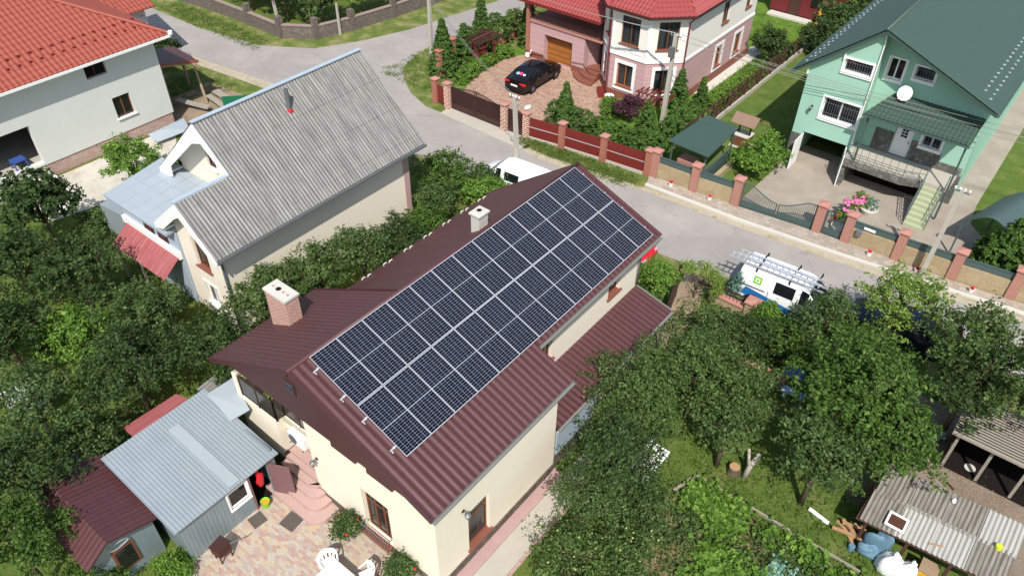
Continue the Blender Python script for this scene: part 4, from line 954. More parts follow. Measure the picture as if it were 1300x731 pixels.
# covered terrace over the garage
MB().box(-17.2, -11.1, 33.1, 39, 2.61, 2.72).build('terrace_floor', 'pinkcap', Pk)
MB().box(-17.1, -11.2, 36.4, 36.6, 2.72, 6).box(-17.1, -16.9, 36.6, 43.4, 2.6, 6).build('wall', 'wood_dark', Pk)
mb = MB(); mb.bar((-17.1, 33.15, 3.4), (-11.2, 33.15, 3.4), .05, .05); mb.bar((-17.1, 33.15, 2.86), (-11.2, 33.15, 2.86), .03, .03)
for i in range(48): x = -17.1+i*.125; mb.box(x-.01, x+.01, 33.14, 33.16, 2.72, 3.4)
for y in (33.15,): mb.bar((-17.1, 33.15, 3.4), (-17.1, 36.4, 3.4), .05, .05)
mb.build('terrace_railing', 'brownsteel', Pk)
MB().box(-17.35, -17.1, 33.0, 33.25, 0, 4.3).build('pillar', 'orange_brick', Pk)
mb = MB(); a3 = Vector((-18.1, 32.7, 4.15)); mb.add([(-18.1, 32.7, 4.1), (-11.0, 32.7, 4.1), (-11.0, 37.2, 6.6), (-18.1, 37.2, 6.6)], [[0, 1, 2, 3]])
trf = mb.build('terrace_roof', 'redtile2', Pk)
sheet('roof_tiles', 'redtile2', trf, (-18.1, 37.2, 6.65), X, (0, -4.5, -2.5), 7.0, 5.15, **KP)
MB().bar((-18.1, 32.68, 4.06), (-11.1, 32.68, 4.06), .06, .14).build('fascia', 'redpanel', Pk)
for i in range(3):   # fan shaped entrance steps
    r = 2.2-i*.45; mb = MB(); pts = [(-11.4, 34.9)]+[(-11.4+r*math.cos(a), 34.4-.1+r*math.sin(a)*1.05) for a in [math.radians(192+k_*12.5) for k_ in range(8)]]
    mb.prism(pts, .001 if i == 0 else .15*i, .15*(i+1)); mb.build('entrance_step', 'terracotta', Pk)
# ------------------------------------------------------------------ mint green house
N = thing('house', 'mint green house with a dark green metal roof, open garage and roofed entrance stairs', 'house', (7.2, 38, 0))
LZ = lambda x: 8.64-(6.1-x)*.81; RZ = lambda x: 8.64-(x-6.1)*.42
yl, yr = 31.9, 33.0
mb = MB(); gd = (.62, 3.12, .001, 1.95); b1 = (1.25, 3.2, 3.12, 4.28); b2 = (1.7, 3.15, 5.95, 6.62)
wall(mb, (2.8, yl), (1, 0), (0, -1), 3.3, 1.75, 9, .3, [(gd[0], gd[1], 1.75, 1.95), b1, b2])
mb.box(2.8, 3.1, yl+.3, 58, 0, 9); mb.box(5.8, 6.1, yl+.3, yr, 0, 9)
c1, c2, c3 = (.3, 1.1, 5.75, 6.85), (1.62, 2.6, 6.12, 6.78), (3.15, 4.1, 2.75, 3.6); dr = (1.75, 2.7, 1.75, 3.6)
wall(mb, (6.1, yr), (1, 0), (0, -1), 5.55, 1.75, 9, .3, [c1, c2, c3, dr])
mb.box(11.35, 11.65, yr+.3, 58, 0, 9)
mb.clip((6.1, 0, 8.5), (-.81, 0, 1)).clip((6.1, 0, 8.5), (.42, 0, 1))
mb.build('wall', 'greenwall', N)
mb = MB(); wall(mb, (2.78, yl-.02), (1, 0), (0, -1), 3.34, .001, 1.748, .3, [(gd[0]+.02, gd[1]+.02, .001, 1.748)])
mb.build('plinth', 'stone_green', N); mb = MB(); wall(mb, (6.12, yr-.02), (1, 0), (0, -1), 5.55, .001, 1.75, .3, [])
mb.box(6.13, 8.9, yr-.03, yr-.001, 1.751, 2.9) if 0 else None
mb.build('plinth', 'stone_green', N)
for b_ in ((6.85, 7.83, yr-.03, yr-.002, 1.76, 3.0), (8.82, 9.23, yr-.03, yr-.002, 1.76, 2.9), (9.231, 10.4, yr-.03, yr-.002, 1.76, 2.6), (10.401, 11.6, yr-.03, yr-.002, 1.76, 2.2)): MB().box(*b_).build('stone_cladding', 'stone_green', N)
win(N, (2.8, yl), (1, 0), (0, -1), b1, 'white', 2, 'white', trim='white', tw=.12, bars=1)
win(N, (2.8, yl), (1, 0), (0, -1), b2, 'white', 1, 'white', trim='white', tw=.1, bars=1)
win(N, (6.1, yr), (1, 0), (0, -1), c1, 'white', 2, 'white', trim='white', tw=.1)
win(N, (6.1, yr), (1, 0), (0, -1), c2, 'white', 1, 'white', trim='white', tw=.1, bars=1)
win(N, (6.1, yr), (1, 0), (0, -1), c3, 'white', 2, 'white', trim='white', tw=.12, bars=1)
o = MB().box(7.87, 8.78, yr+.06, yr+.12, 1.76, 3.58).build('entrance_door', 'white', N)
mb = MB()
for i in range(2):
    for j in range(3): mb.box(8.17+i*.17, 8.31+i*.17, yr+.05, yr+.059, 2.85+j*.17, 2.98+j*.17)
mb.build('pane', 'glass_dark', o); MB().box(8.65, 8.68, yr, yr+.058, 2.55, 2.7).build('handle', 'steel', o)
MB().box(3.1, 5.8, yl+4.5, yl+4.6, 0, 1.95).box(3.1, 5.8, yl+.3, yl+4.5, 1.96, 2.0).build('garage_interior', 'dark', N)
MB().obox((3.45, yl-.05, 0), (0, -1, 0), (1, 0, 0), Z, (0, 1.15), (0, .05), (.04, 1.9)).build('garage_door', 'white', N)
MB().obox((5.92, yl-.05, 0), (.25, -1, 0), (1, .25, 0), Z, (0, 1.1), (0, .05), (.04, 1.9)).build('garage_door', 'white', N)
MB().tube([(6.08, yl-.06, 8.3), (6.13, yl-.07, 7.9), (6.13, yl-.07, 1.8)], .035, 8).build('downpipe', 'white', N)
for x in (2.75, 4.4): MB().obox((x, yl-.03, LZ(x)-.42), (1, 0, .81), (0, 1, 0), (0, 0, 1), (0, .08), (-.1, 0), (-.3, .05)).build('eave_bracket', 'white', N)
mb = MB(); yv = 31.45
mb.add([(2.05, yv, LZ(2.05)), (6.1, yv, 8.64), (6.1, 58, 8.64), (2.05, 58, LZ(2.05))]+[(2.05, yv, LZ(2.05)-.16), (6.1, yv, 8.48), (6.1, 58, 8.48), (2.05, 58, LZ(2.05)-.16)], [[0, 1, 2, 3], [7, 6, 5, 4], [0, 4, 5, 1], [3, 7, 4, 0]])
mb.add([(12.1, yv, RZ(12.1)), (6.1, yv, 8.64), (6.1, 58, 8.64), (12.1, 58, RZ(12.1))]+[(12.1, yv, RZ(12.1)-.16), (6.1, yv, 8.48), (6.1, 58, 8.48), (12.1, 58, RZ(12.1)-.16)], [[0, 1, 2, 3], [7, 6, 5, 4], [0, 4, 5, 1], [3, 7, 4, 0]])
nr = mb.build('roof', 'greenroof', N)
KG = dict(kind='tile', pitch=.24, amp=.016, course=.35, step=.016)
sheet('roof_tiles', 'greenroof', nr, (6.1, yv-.02, 8.69), Y, (-1, 0, -.81), 26.6, 4.07*math.hypot(1, .81), **KG)
sheet('roof_tiles', 'greenroof', nr, (6.1, yv-.02, 8.69), Y, (1, 0, -.42), 26.6, 6.02*math.hypot(1, .42), **KG)
MB().tube([(6.1, yv-.03, 8.7), (6.1, 58, 8.7)], .09, 8).build('ridge_cap', 'greenroof', nr, smooth=True)
mb = MB(); mb.bar((12.16, yv, RZ(12.1)-.06), (12.16, 58, RZ(12.1)-.06), .12, .12); mb.bar((2.0, yv, LZ(2.05)-.06), (2.0, 58, LZ(2.05)-.06), .12, .12); mb.build('gutter', 'greenmetal', N)
for i in range(22):
    y = 32.3+i*.62
    for (x, dz) in ((2.45, LZ(2.45)), (2.75, LZ(2.75))): MB().box(x-.06, x+.06, y-.04+(x-2.45), y+.04+(x-2.45), dz+.02, dz+.09).build('snow_guard', 'alu', nr)
    for (x, dz) in ((11.5, RZ(11.5)), (11.1, RZ(11.1))): MB().box(x-.06, x+.06, y-.035+(11.5-x), y+.035+(11.5-x), dz+.05, dz+.1).build('snow_guard', 'alu', nr)
# entrance: roof, terrace, stairs
mb = MB(); A3 = Vector((7.0, yr-.01, 4.95)); ed = [(7.2, yr-.02, 5.1), (11.55, yr-.02, 5.1), (11.6, 30.8, 4.55), (6.45, 30.8, 4.55)]
mb.add([Vector(p) for p in ed]+[Vector(p)-Vector((0, 0, .08)) for p in ed], [[0, 1, 2, 3], [7, 6, 5, 4], [0, 4, 5, 1], [1, 5, 6, 2], [2, 6, 7, 3], [3, 7, 4, 0]])
er = mb.build('entrance_roof', 'greenroof2', N)
sheet('roof_tiles', 'greenroof2', er, (6.4, yr-.02, 5.13), X, (0, -2.2, -.55), 5.25, 2.3, clips=[((7.2, yr, 5), (-2.2, .75, 0))], kind='tile', pitch=.22, amp=.014, course=.35, step=.03)
mb = MB(); mb.bar((6.4, 30.76, 4.5), (11.65, 30.76, 4.5), .1, .1); mb.tube([(11.5, 30.8, 4.45), (11.5, 30.95, 4.3), (11.5, 31.0, .1)], .05, 8); mb.build('gutter', 'greenmetal', er)
MB().box(6.65, 6.75, 30.95, 31.05, 1.75, 4.5).build('post', 'greenmetal', er)
mb = MB().prism([(6.12, 30.9), (9.3, 30.9), (10.3, 31.3), (11.5, 31.3), (11.5, 32.96), (6.12, 32.96)], 1.55, 1.75)
tr_ = mb.build('terrace', 'concrete', N)
MB().prism([(6.12, 30.85), (9.3, 30.85), (10.3, 31.25), (10.3, 31.3), (9.28, 30.9), (6.12, 30.9)], 1.35, 1.78).build('terrace_edge', 'stone_green', tr_)
MB().box(6.14, 6.4, 31.0, 32.9, 0, 1.549).build('terrace_wall', 'stone_green', tr_)
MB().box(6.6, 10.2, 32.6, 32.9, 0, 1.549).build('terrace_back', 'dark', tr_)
st = thing('stairs', 'straight flight of pale green concrete steps with a steel handrail at the mint house', 'stairs', (10.8, 30.3, 0))
for i in range(8):
    y1 = 31.28-i*.23; MB().box(10.35, 11.35, y1-.23, y1, max(0, 1.75-(i+1)*.2-.35), 1.75-(i+1)*.195).build('step', 'limestep', st)
def railing(name, label, path, h, parent=None, mat='greenmetal', gap=.35):
    t = parent or thing(name, label, 'railing', path[0]); mb = MB(); vb = MB()
    for a, b in zip(path, path[1:]):
        a, b = Vector(a), Vector(b); up_ = Vector((0, 0, h)); mb.bar(a+up_, b+up_, .04, .04); mb.bar(a+up_*.5, b+up_*.5, .022, .022); mb.bar(a+up_*.12, b+up_*.12, .02, .02)
        L = (b-a).length; n = max(1, int(L/gap))
        for i in range(n+1): p = a.lerp(b, i/n); vb.bar(p, p+up_, .02, .02, up=(1, 0, 0))
    mb.build('handrail', mat, t); vb.build('baluster', mat, t); return t
railing('railing', 'grey green steel railing along the entrance terrace of the mint house', [(6.2, 30.92, 1.76), (9.3, 30.92, 1.76), (10.32, 31.25, 1.76)], .85)
railing('railing', 'steel handrail on the left side of the green house stairs', [(10.33, 31.2, 1.7), (10.33, 29.45, .15)], .85)
railing('railing', 'steel handrail on the right side of the green house stairs', [(11.38, 31.2, 1.7), (11.38, 29.45, .15)], .85)
t = thing('satellite_dish', 'white satellite dish mounted above the entrance roof of the green house', 'satellite dish', (7.75, 32.6, 5.3))
MB().lathe((7.75, 32.45, 5.45), [(.02, 0), (.25, .03), (.36, .08), (.39, .11), (.38, .11), (.24, .045), (.02, .02)], 24, axis=(-.25, -1, .45)).build('dish', 'plastic_white', t, smooth=True)
MB().tube([(7.75, 32.45, 5.42), (7.7, 32.1, 5.35), (7.62, 31.9, 5.62)], .015, 6).build('feed_arm', 'steel', t)
MB().tube([(7.75, 32.98, 5.3), (7.75, 32.6, 5.3), (7.75, 32.47, 5.44)], .03, 8).build('bracket', 'steel', t)
walllamp('small white wall lamp on the mint wall left of the big window', (3.5, yl, 3.55), (0, -1))
# red cabin far behind
t = thing('cabin', 'small dark red timber cabin at the far edge of the lawn', 'cabin', (-4.6, 54, 0))
MB().box(-7.6, -2.6, 52.5, 57, .2, 3).build('wall', 'wood_red', t)
o = MB().box(-6.1, -5.2, 52.44, 52.499, .2, 2.2).build('door', 'wood_dark', t); MB().box(-4.4, -3.6, 52.44, 52.499, 1.1, 2.0).build('window', 'glass_dark', t)
mb = MB().prismX([(51.8, 2.9), (57.6, 2.9), (54.7, 4.8)], -8, -2.2); mb.build('roof', 'redpanel', t)
MB().box(-7.4, -4.0, 51.6, 52.43, .001, .15).build('porch_slab', 'concrete_pale', t)
solo('board', 'yellow board leaning against the red cabin', 'board', MB().add([(-3.6, 51.9, 0), (-2.9, 51.9, 0), (-2.9, 52.4, 1.2), (-3.6, 52.4, 1.2), (-3.6, 51.95, 0), (-2.9, 51.95, 0), (-2.9, 52.44, 1.2), (-3.6, 52.44, 1.2)], [[0, 1, 2, 3], [7, 6, 5, 4], [0, 4, 5, 1], [1, 5, 6, 2], [2, 6, 7, 3], [3, 7, 4, 0]]), 'yellow')
# ------------------------------------------------------------------ fences and gates
def pillar(par, x, y, h, mat, cap, w=.38):
    o = MB().box(x-w/2, x+w/2, y-w/2, y+w/2, 0, h).build('pillar', mat, par)
    e = w/2+.06
    MB().add([(x-e, y-e, h), (x+e, y-e, h), (x+e, y+e, h), (x-e, y+e, h), (x-e, y-e, h+.07), (x+e, y-e, h+.07), (x+e, y+e, h+.07), (x-e, y+e, h+.07), (x, y, h+.15)],
             [[0, 3, 2, 1], [0, 1, 5, 4], [1, 2, 6, 5], [2, 3, 7, 6], [3, 0, 4, 7], [4, 5, 8], [5, 6, 8], [6, 7, 8], [7, 4, 8]]).build('cap', cap, o)
    return o
def mesh_between(a, b, z0, z1, th, inset=.2):
    a, b = Vector((*a, 0)), Vector((*b, 0)); d = (b-a).normalized(); a += d*inset; b -= d*inset; n = Vector((-d.y, d.x, 0))
    return MB().obox(a, d, n, Z, (0, (b-a).length), (-th/2, th/2), (z0, z1))
# dark red fence in front of the pink house
t = thing('brick_fence', 'dark red sheet metal fence between orange brick pillars in front of the pink house', 'fence', (-6.2, 24.6, 0))
PP = [(-10.25, 24.0), (-7.9, 24.4), (-5.2, 24.75), (-2.42, 25.05)]
for i, (x, y) in enumerate(PP): pillar(t, x, y, 1.62, 'striped_brick' if i == 0 else 'orange_brick', 'pinkcap', .36)
for a, b in zip(PP, PP[1:]):
    mesh_between(a, b, 0, .16, .2).build('base', 'concrete', t)
    mb = mesh_between(a, b, .18, 1.4, .03)
    d = Vector((b[0]-a[0], b[1]-a[1], 0)); L = d.length; d.normalize()
    for i in range(int(L/.16)): p = Vector((*a, 0))+d*(.25+i*.16); mb.box(p.x-.012, p.x+.012, p.y-.03, p.y+.03, .19, 1.39) if .25+i*.16 < L-.2 else None
    pn = mb.build('panel', 'redpanel', t)
    mesh_between(a, b, .78, .82, .09).build('rail', 'alu', pn)
def wave_gate(name, label, a, b, h0, dip, mat, leaves=2, up=False, grp=None):
    t = thing(name, label, 'gate', ((a[0]+b[0])/2, (a[1]+b[1])/2, 0), grp); a3, b3 = Vector((*a, 0)), Vector((*b, 0)); L = (b3-a3).length; d = (b3-a3).normalized(); n = Vector((-d.y, d.x, 0))
    hh = lambda s: h0-dip*(math.sin(math.pi*min(max((s/L-.12)/.76, 0), 1))**1.2)
    for q in range(leaves):
        s0, s1 = L*q/leaves+.03, L*(q+1)/leaves-.03
        f = MB().obox(a3, d, n, Z, (s0, s1), (-.02, .02), (.08, .12)).obox(a3, d, n, Z, (s0, s1), (-.02, .02), (.42, .46)).obox(a3, d, n, Z, (s0, s0+.05), (-.02, .02), (.12, hh(s0))).obox(a3, d, n, Z, (s1-.05, s1), (-.02, .02), (.12, hh(s1)))
        lf = f.build('gate_leaf', mat, t)
        pn = MB().obox(a3, d, n, Z, (s0+.05, s1-.05), (-.008, .008), (.12, .42)); pn.build('lower_panel', mat, lf)
        bm_ = MB(); N_ = int((s1-s0)/.085)
        for i in range(N_):
            s = s0+.06+(s1-s0-.12)*i/max(N_-1, 1); bm_.obox(a3, d, n, Z, (s-.012, s+.012), (-.012, .012), (.46, hh(s)))
        bm_.build('bars', mat, lf)
        tb = MB(); K_ = 14
        for i in range(K_):
            p = a3+d*(s0+(s1-s0)*i/K_)+Z*hh(s0+(s1-s0)*i/K_); q_ = a3+d*(s0+(s1-s0)*(i+1)/K_)+Z*hh(s0+(s1-s0)*(i+1)/K_); tb.bar(p, q_, .04, .04)
        tb.build('top_rail', mat, lf)
    return t
g = wave_gate('driveway_gate', 'ornate dark brown double gate closing the paved drive of the pink house', (-16.15, 23.8), (-12.05, 23.85), 1.55, -.25, 'brownsteel')
MB().obox((-16.1, 23.82, 0), (1, .012, 0), (0, 1, 0), Z, (0, 4.0), (.02, .04), (.15, 1.5)).build('sheet', 'brownsteel', g)
t = thing('brick_fence', 'pair of orange brick pillars with a narrow red panel left of the brown gate', 'fence', (-16.9, 23.75, 0))
pillar(t, -17.5, 23.85, 1.6, 'orange_brick', 'pinkcap', .36); pillar(t, -16.37, 23.75, 1.68, 'striped_brick', 'pinkcap', .36)
mesh_between((-17.5, 23.85), (-16.37, 23.75), .1, 1.3, .04).build('panel', 'redpanel', t)
t = thing('gate_pillar', 'orange striped brick pillar right of the brown gate', 'pillar', (-11.85, 23.9, 0)); pillar(t, -11.85, 23.9, 1.7, 'striped_brick', 'pinkcap', .38)
g = wave_gate('wicket_gate', 'narrow dark brown wicket between two striped brick pillars', (-11.62, 23.9), (-10.45, 23.98), 1.5, -.1, 'brownsteel', 1)
MB().obox((-11.58, 23.93, 0), (1, .06, 0), (0, 1, 0), Z, (0, 1.1), (.02, .04), (.15, 1.45)).build('sheet', 'brownsteel', g)
t = thing('brick_fence', 'orange brick pillars with dark trellis panels along the side road by the hedge', 'fence', (-20.5, 30, 0))
SP = [(-19.7, 26.6), (-20.3, 28.6), (-20.6, 32), (-19.9, 34.9), (-18.7, 37.8)]
for x, y in SP: pillar(t, x, y, 1.9, 'orange_brick', 'orange_brick', .36)
for a, b in zip(SP, SP[1:]):
    mb = mesh_between(a, b, 1.5, 1.56, .05); a3, b3 = Vector((*a, 0)), Vector((*b, 0)); n_ = 5
    for i in range(n_):
        p, q_ = a3.lerp(b3, (i+.2)/n_), a3.lerp(b3, (i+.8)/n_); mb.bar(p+Z*.3, q_+Z*1.5, .04, .03); mb.bar(p+Z*1.5, q_+Z*.3, .04, .03)
    mb.build('trellis', 'wood_dark', t); mesh_between(a, b, 0, .3, .2).build('base', 'orange_brick', t)
# pale stone fence with pink pillars of the mint house
t = thing('stone_fence', 'low sandstone fence with pink brick pillars and green top rail at the mint house', 'fence', (6, 25.9, 0))
GP = [(-2.02, 25.15), (.4, 25.25), (2.76, 25.5), (7.08, 26.02), (8.54, 26.1), (11.02, 26.25), (13.57, 26.45), (16.1, 26.75), (19.2, 27.1), (22.4, 27.5)]
for x, y in GP: pillar(t, x, y, 1.68, 'pink_brick', 'pinkcap', .42)
for i, (a, b) in enumerate(zip(GP, GP[1:])):
    if i in (2, 3): continue
    mesh_between(a, b, 0, 1.0, .2, .21).build('wall', 'stone_fence', t)
    pn = mesh_between(a, b, 1.02, 1.36, .03, .21).build('top_panel', 'greenmetal', t)
    mesh_between(a, b, 1.36, 1.4, .1, .21).build('rail', 'greenmetal', pn)
wave_gate('driveway_gate', 'wide grey green steel gate with a sagging top edge at the mint house drive', (2.98, 25.53), (6.86, 26.0), 1.5, .62, 'greenmetal')
wave_gate('wicket_gate', 'small grey green wicket with a dipped top edge next to the wide gate', (7.3, 26.05), (8.33, 26.08), 1.45, .55, 'greenmetal', 1)
o = solo('mailbox', 'small dark mailbox hung on the sandstone fence right of the wicket', 'mailbox', MB().box(8.95, 9.2, 25.85, 25.97, .75, 1.05).prismX([(25.84, 1.05), (25.98, 1.05), (25.98, 1.1)], 8.94, 9.21), 'steel')
solo('sign', 'blank white strip fixed to the green top rail right of the wicket', 'sign', MB().box(9.2, 9.75, 26.08, 26.1, 1.12, 1.26), 'white')
def pot(x, y, label):
    t = thing('flower_pot', label, 'flower pot', (x, y, .1), 'white pots along the sandstone fence')
    MB().lathe((x, y, .1), [(.1, 0), (.13, .16), (.14, .2), (.12, .2), (.11, .16)], 14).build('pot', 'plastic_white', t)
    rr = random.Random(int(x*10)); c = np.array([[x+rr.gauss(0, .05), y+rr.gauss(0, .05), .33+rr.gauss(0, .03)] for _ in range(90)])
    o = leaf_mesh('flowers', c, np.tile([0, 0, 1.], (90, 1)), .08, int(x*7)+30, 'flower_red', (x, y, .1)); o.parent = t
for x, y, l in ((-.8, 24.85, 'white pot of red flowers in front of the leftmost sandstone panel'), (1.5, 25.0, 'white pot of red flowers between the green canopy and the wide steel gate'), (9.9, 25.7, 'white pot of red flowers by the mailbox panel of the sandstone fence'),
                (12.15, 25.85, 'white pot of red flowers beside the foot of the right concrete pole'), (14.6, 26.0, 'white pot of red flowers right of the right concrete pole')): pot(x, y, l)
# brown lattice fence between the two gardens
t = thing('lattice_fence', 'long dark brown lattice fence on a concrete base between the pink and mint houses', 'fence', (-2.4, 42, 0))
MB().box(-2.5, -2.25, 29, 56, 0, .3).build('base', 'concrete', t)
for i in range(14): MB().box(-2.44, -2.32, 29.1+i*2-.06, 29.1+i*2+.06, .3, 1.5).build('post', 'wood_dark', t)
for i in range(13):
    y0 = 29.16+i*2; mb = MB().bar((-2.38, y0, .4), (-2.38, y0+1.88, .4), .06, .07).bar((-2.38, y0, 1.4), (-2.38, y0+1.88, 1.4), .06, .07)
    for j in range(3):
        a, b = y0+j*.63, y0+(j+1)*.63; mb.bar((-2.36, a, .42), (-2.36, b, 1.38), .04, .05); mb.bar((-2.41, b, .42), (-2.41, a, 1.38), .04, .05)
    mb.build('lattice', 'wood_dark', t)
# dark stone fence across the road (top left)
t = thing('stone_fence', 'dark rubble stone fence with pillars along the far side of the crossroads', 'fence', (-33, 24, 0))
SPt = [(-52, 23.3), (-45.8, 23.3), (-41, 23.8), (-37, 23.9), (-33.2, 23.9), (-31, 25.4), (-30.2, 28.2), (-29.6, 32), (-29.2, 36), (-28.6, 42), (-28, 48)]
for x, y in SPt: MB().box(x-.2, x+.2, y-.2, y+.2, 0, 1.6).build('pillar', 'stone_dark', t)
for a, b in zip(SPt, SPt[1:]):
    w_ = mesh_between(a, b, 0, .95, .25, .19).build('wall', 'stone_dark', t); mesh_between(a, b, .951, 1.02, .34, .19).build('coping', 'coping', w_)
# near side garden fence behind the van
t = thing('garden_fence', 'low wall with pinkish coping and black iron bars in front of the white van', 'fence', (6.2, 18, 0))
FP = [(5.05, 17.75), (7.3, 17.75), (9.9, 17.9), (12.5, 18.3)]
for x, y in FP[1:]: pillar(t, x, y, 1.0, 'stone_fence', 'pinkcap', .5)
for a, b in zip(FP, FP[1:]):
    w_ = mesh_between(a, b, 0, .5, .25, .26).build('wall', 'stone_fence', t); mesh_between(a, b, .501, .57, .36, .26).build('coping', 'pinkcap', w_)
    mb = mesh_between(a, b, 1.0, 1.03, .03, .3); a3, b3 = Vector((*a, 0)), Vector((*b, 0)); L = (b3-a3).length
    for i in range(int(L/.18)): p = a3.lerp(b3, (.3+i*.18)/L); mb.box(p.x-.01, p.x+.01, p.y-.01, p.y+.01, .57, 1.15) if .3+i*.18 < L-.3 else None
    mb.build('bars', 'brownsteel', w_)
t = thing('garden_gate', 'tall dark brown garden gate standing open by the porch of the cream house', 'gate', (4.4, 15.5, 0))
MB().bar((4.0, 16.9, .9), (4.75, 14.5, .9), .04, 1.6).build('leaf', 'brownsteel', t); MB().box(3.92, 4.02, 16.9, 17.0, 0, 1.9).build('post', 'brownsteel', t)
t = thing('brick_wall', 'low brick coloured wall under the trees near the blue boards', 'wall', (9.3, 14.8, 0))
MB().obox((8.3, 14.55, 0), (1, .15, 0), (0, 1, 0), Z, (0, 1.9), (-.15, .15), (0, .5)).build('wall', 'rough_brick', t); MB().obox((8.3, 14.55, 0), (1, .15, 0), (0, 1, 0), Z, (-.03, 1.93), (-.2, .2), (.501, .56)).build('coping', 'pinkcap', t)

# ------------------------------------------------------------------ poles and wires
def pole(label, x, y, top, lean, r=.12, lamp=None, arm=True):
    t = thing('utility_pole', label, 'utility pole', (x, y, 0), 'concrete utility poles')
    tx, ty = x+lean[0], y+lean[1]
    m = Vector((tx-x, ty-y, top)); MB().add([(x-r, y-r, 0), (x+r, y-r, 0), (x+r, y+r, 0), (x-r, y+r, 0), (tx-r*.7, ty-r*.7, top), (tx+r*.7, ty-r*.7, top), (tx+r*.7, ty+r*.7, top), (tx-r*.7, ty+r*.7, top)],
             [[3, 2, 1, 0], [4, 5, 6, 7], [0, 1, 5, 4], [1, 2, 6, 5], [2, 3, 7, 6], [3, 0, 4, 7]]).build('shaft', 'concrete', t)
    if arm:
        MB().bar((tx-.35, ty, top-.12), (tx+.35, ty, top-.12), .05, .06).build('cross_arm', 'steel', t)
        for dx in (-.3, -.1, .1, .3): MB().lathe((tx+dx, ty, top-.09), [(.02, 0), (.02, .06), (.045, .07), (.045, .12), (.02, .16)], 8).build('insulator', 'plastic_white', t)
    if lamp:
        d = Vector(lamp); MB().tube([(tx, ty, top-.6), Vector((tx, ty, top-.45))+d*.3, Vector((tx, ty, top-.5))+d*.6], .025, 6).build('lamp_arm', 'steel', t)
        MB().blob(Vector((tx, ty, top-.5))+d*.75, (.14, .26, .08), 3, 10, 6, .0).build('lamp_head', 'plastic_white', t, smooth=True)
    return Vector((tx, ty, top))
pB = pole('grey concrete pole with a street lamp rising behind the roof of the panelled house', -7.75, 20.0, 5.0, (-.3, 0), .12, (.9, .35, 0))
pC = pole('slim concrete pole leaning right beside the sandstone fence', 12.43, 25.6, 5.05, (.05, .1), .11)
pD = pole('concrete pole with a grey box standing by the thuja hedge of the pink house', -4.66, 30.5, 5.85, (0, .05), .13)
pA = pole('concrete pole on the grassy corner of the crossroads', -22.05, 28.3, 7.2, (.05, 0), .12)
pE = pole('thin pole rising from the dark stone fence at the top left', -34.2, 24.6, 6.5, (-.6, 0), .09, None, False)
pF = pole('short post by the stone fence at the far corner', -30.2, 27.0, 2.4, (0, 0), .08, None, False)
MB_ = MB().box(pD.x-.15, pD.x+.15, pD.y-.35, pD.y-.13, pD.z-1.3, pD.z-.7)
solo('junction_box', 'grey electric box high on the pole by the pink house', 'electric box', MB_, 'steel')
L4 = ['first', 'second', 'third', 'fourth']
for i in range(4):
    o_ = Vector((-.3+.2*i, 0, .06))
    wire(pA+o_, pD+o_, .5, label='%s wire from the corner pole to the pole by the pink house bay' % L4[i])
    wire(pD+o_+Vector((0, 0, -.3*(i % 2))), Vector((26+i*.3, 33.5, 6.0-.25*i)), .6, label='%s wire crossing in front of the mint house' % L4[i])
    if i < 2: wire(pB+o_, pA+o_+Vector((0, 0, -2.6)), .3, label='%s wire from the street lamp pole to the corner pole' % L4[i])
# ------------------------------------------------------------------ vehicles
def ring(st):
    x, zb_, zs, zt, wl, wb2, wr, = st    # x, bottom, belt, top, half width low, half width belt, half width roof
    h = [(wl*.86, zb_), (wl, zb_+.12), (wl*1.0, (zb_+zs)/2), (wb2, zs), (wr, zt-.06), (wr*.8, zt-.01), (wr*.4, zt+.015)]
    return [(x, y, z) for y, z in h]+[(x, -y, z) for y, z in h[::-1]]
def car_body(t, stations, paint, glass_side, glass_front, scale=1):
    body, gl = MB(), MB(); rs = [ring(s) for s in stations]; n = len(rs[0])
    for i in range(len(rs)-1):
        for j in range(n-1):
            q = [rs[i][j], rs[i+1][j], rs[i+1][j+1], rs[i][j+1]]
            side = j in (3, 9); top = 4 <= j <= 8
            tgt = gl if (side and i in glass_side) or (top and i in glass_front) else body
            tgt.poly(*q)
        body.poly(rs[i][0], rs[i+1][0], rs[i+1][n-1], rs[i][n-1])
    body.poly(*rs[0]); body.poly(*rs[-1])
    b = body.build('body', paint, t, smooth=True, weld=True)
    m = b.modifiers.new('edge', 'EDGE_SPLIT'); m.split_angle = R(38)
    gl.build('windows', 'car_glass', t, smooth=False, weld=True)
    return b
def wheels(t, xs, y, r, w=.2):
    for x in xs:
        for s in (-1, 1):
            o = MB().lathe((x, s*y, r), [(r*.6, -w/2), (r*.93, -w/2), (r, -w/2+.03), (r, w/2-.03), (r*.93, w/2), (r*.6, w/2)], 22, axis=(0, s, 0)).build('wheel', 'black', t)
            mb = MB().lathe((x, s*(y+w/2-.035), r), [(r*.62, 0), (r*.62, .03), (r*.5, .035), (r*.14, .012), (r*.12, .03)], 20, axis=(0, s, 0)); mb.build('rim', 'rim', o)
            for q in range(5):
                a = q*2*math.pi/5; mb = MB().bar((x+math.cos(a)*r*.12, s*(y+w/2+.0), r+math.sin(a)*r*.12), (x+math.cos(a)*r*.57, s*(y+w/2+.0), r+math.sin(a)*r*.57), .05, .03, up=(0, 1, 0)) if q == 0 else mb.bar((x+math.cos(a)*r*.12, s*(y+w/2+.0), r+math.sin(a)*r*.12), (x+math.cos(a)*r*.57, s*(y+w/2+.0), r+math.sin(a)*r*.57), .05, .03, up=(0, 1, 0))
            mb.build('spokes', 'rim', o)
def arch(t, xs, y, r):
    for x in xs:
        for s in (-1, 1): MB().lathe((x, s*y, r), [(r*1.16, 0), (r*1.16, .012)], 22, axis=(0, s, 0)).build('wheel_arch', 'black', t)
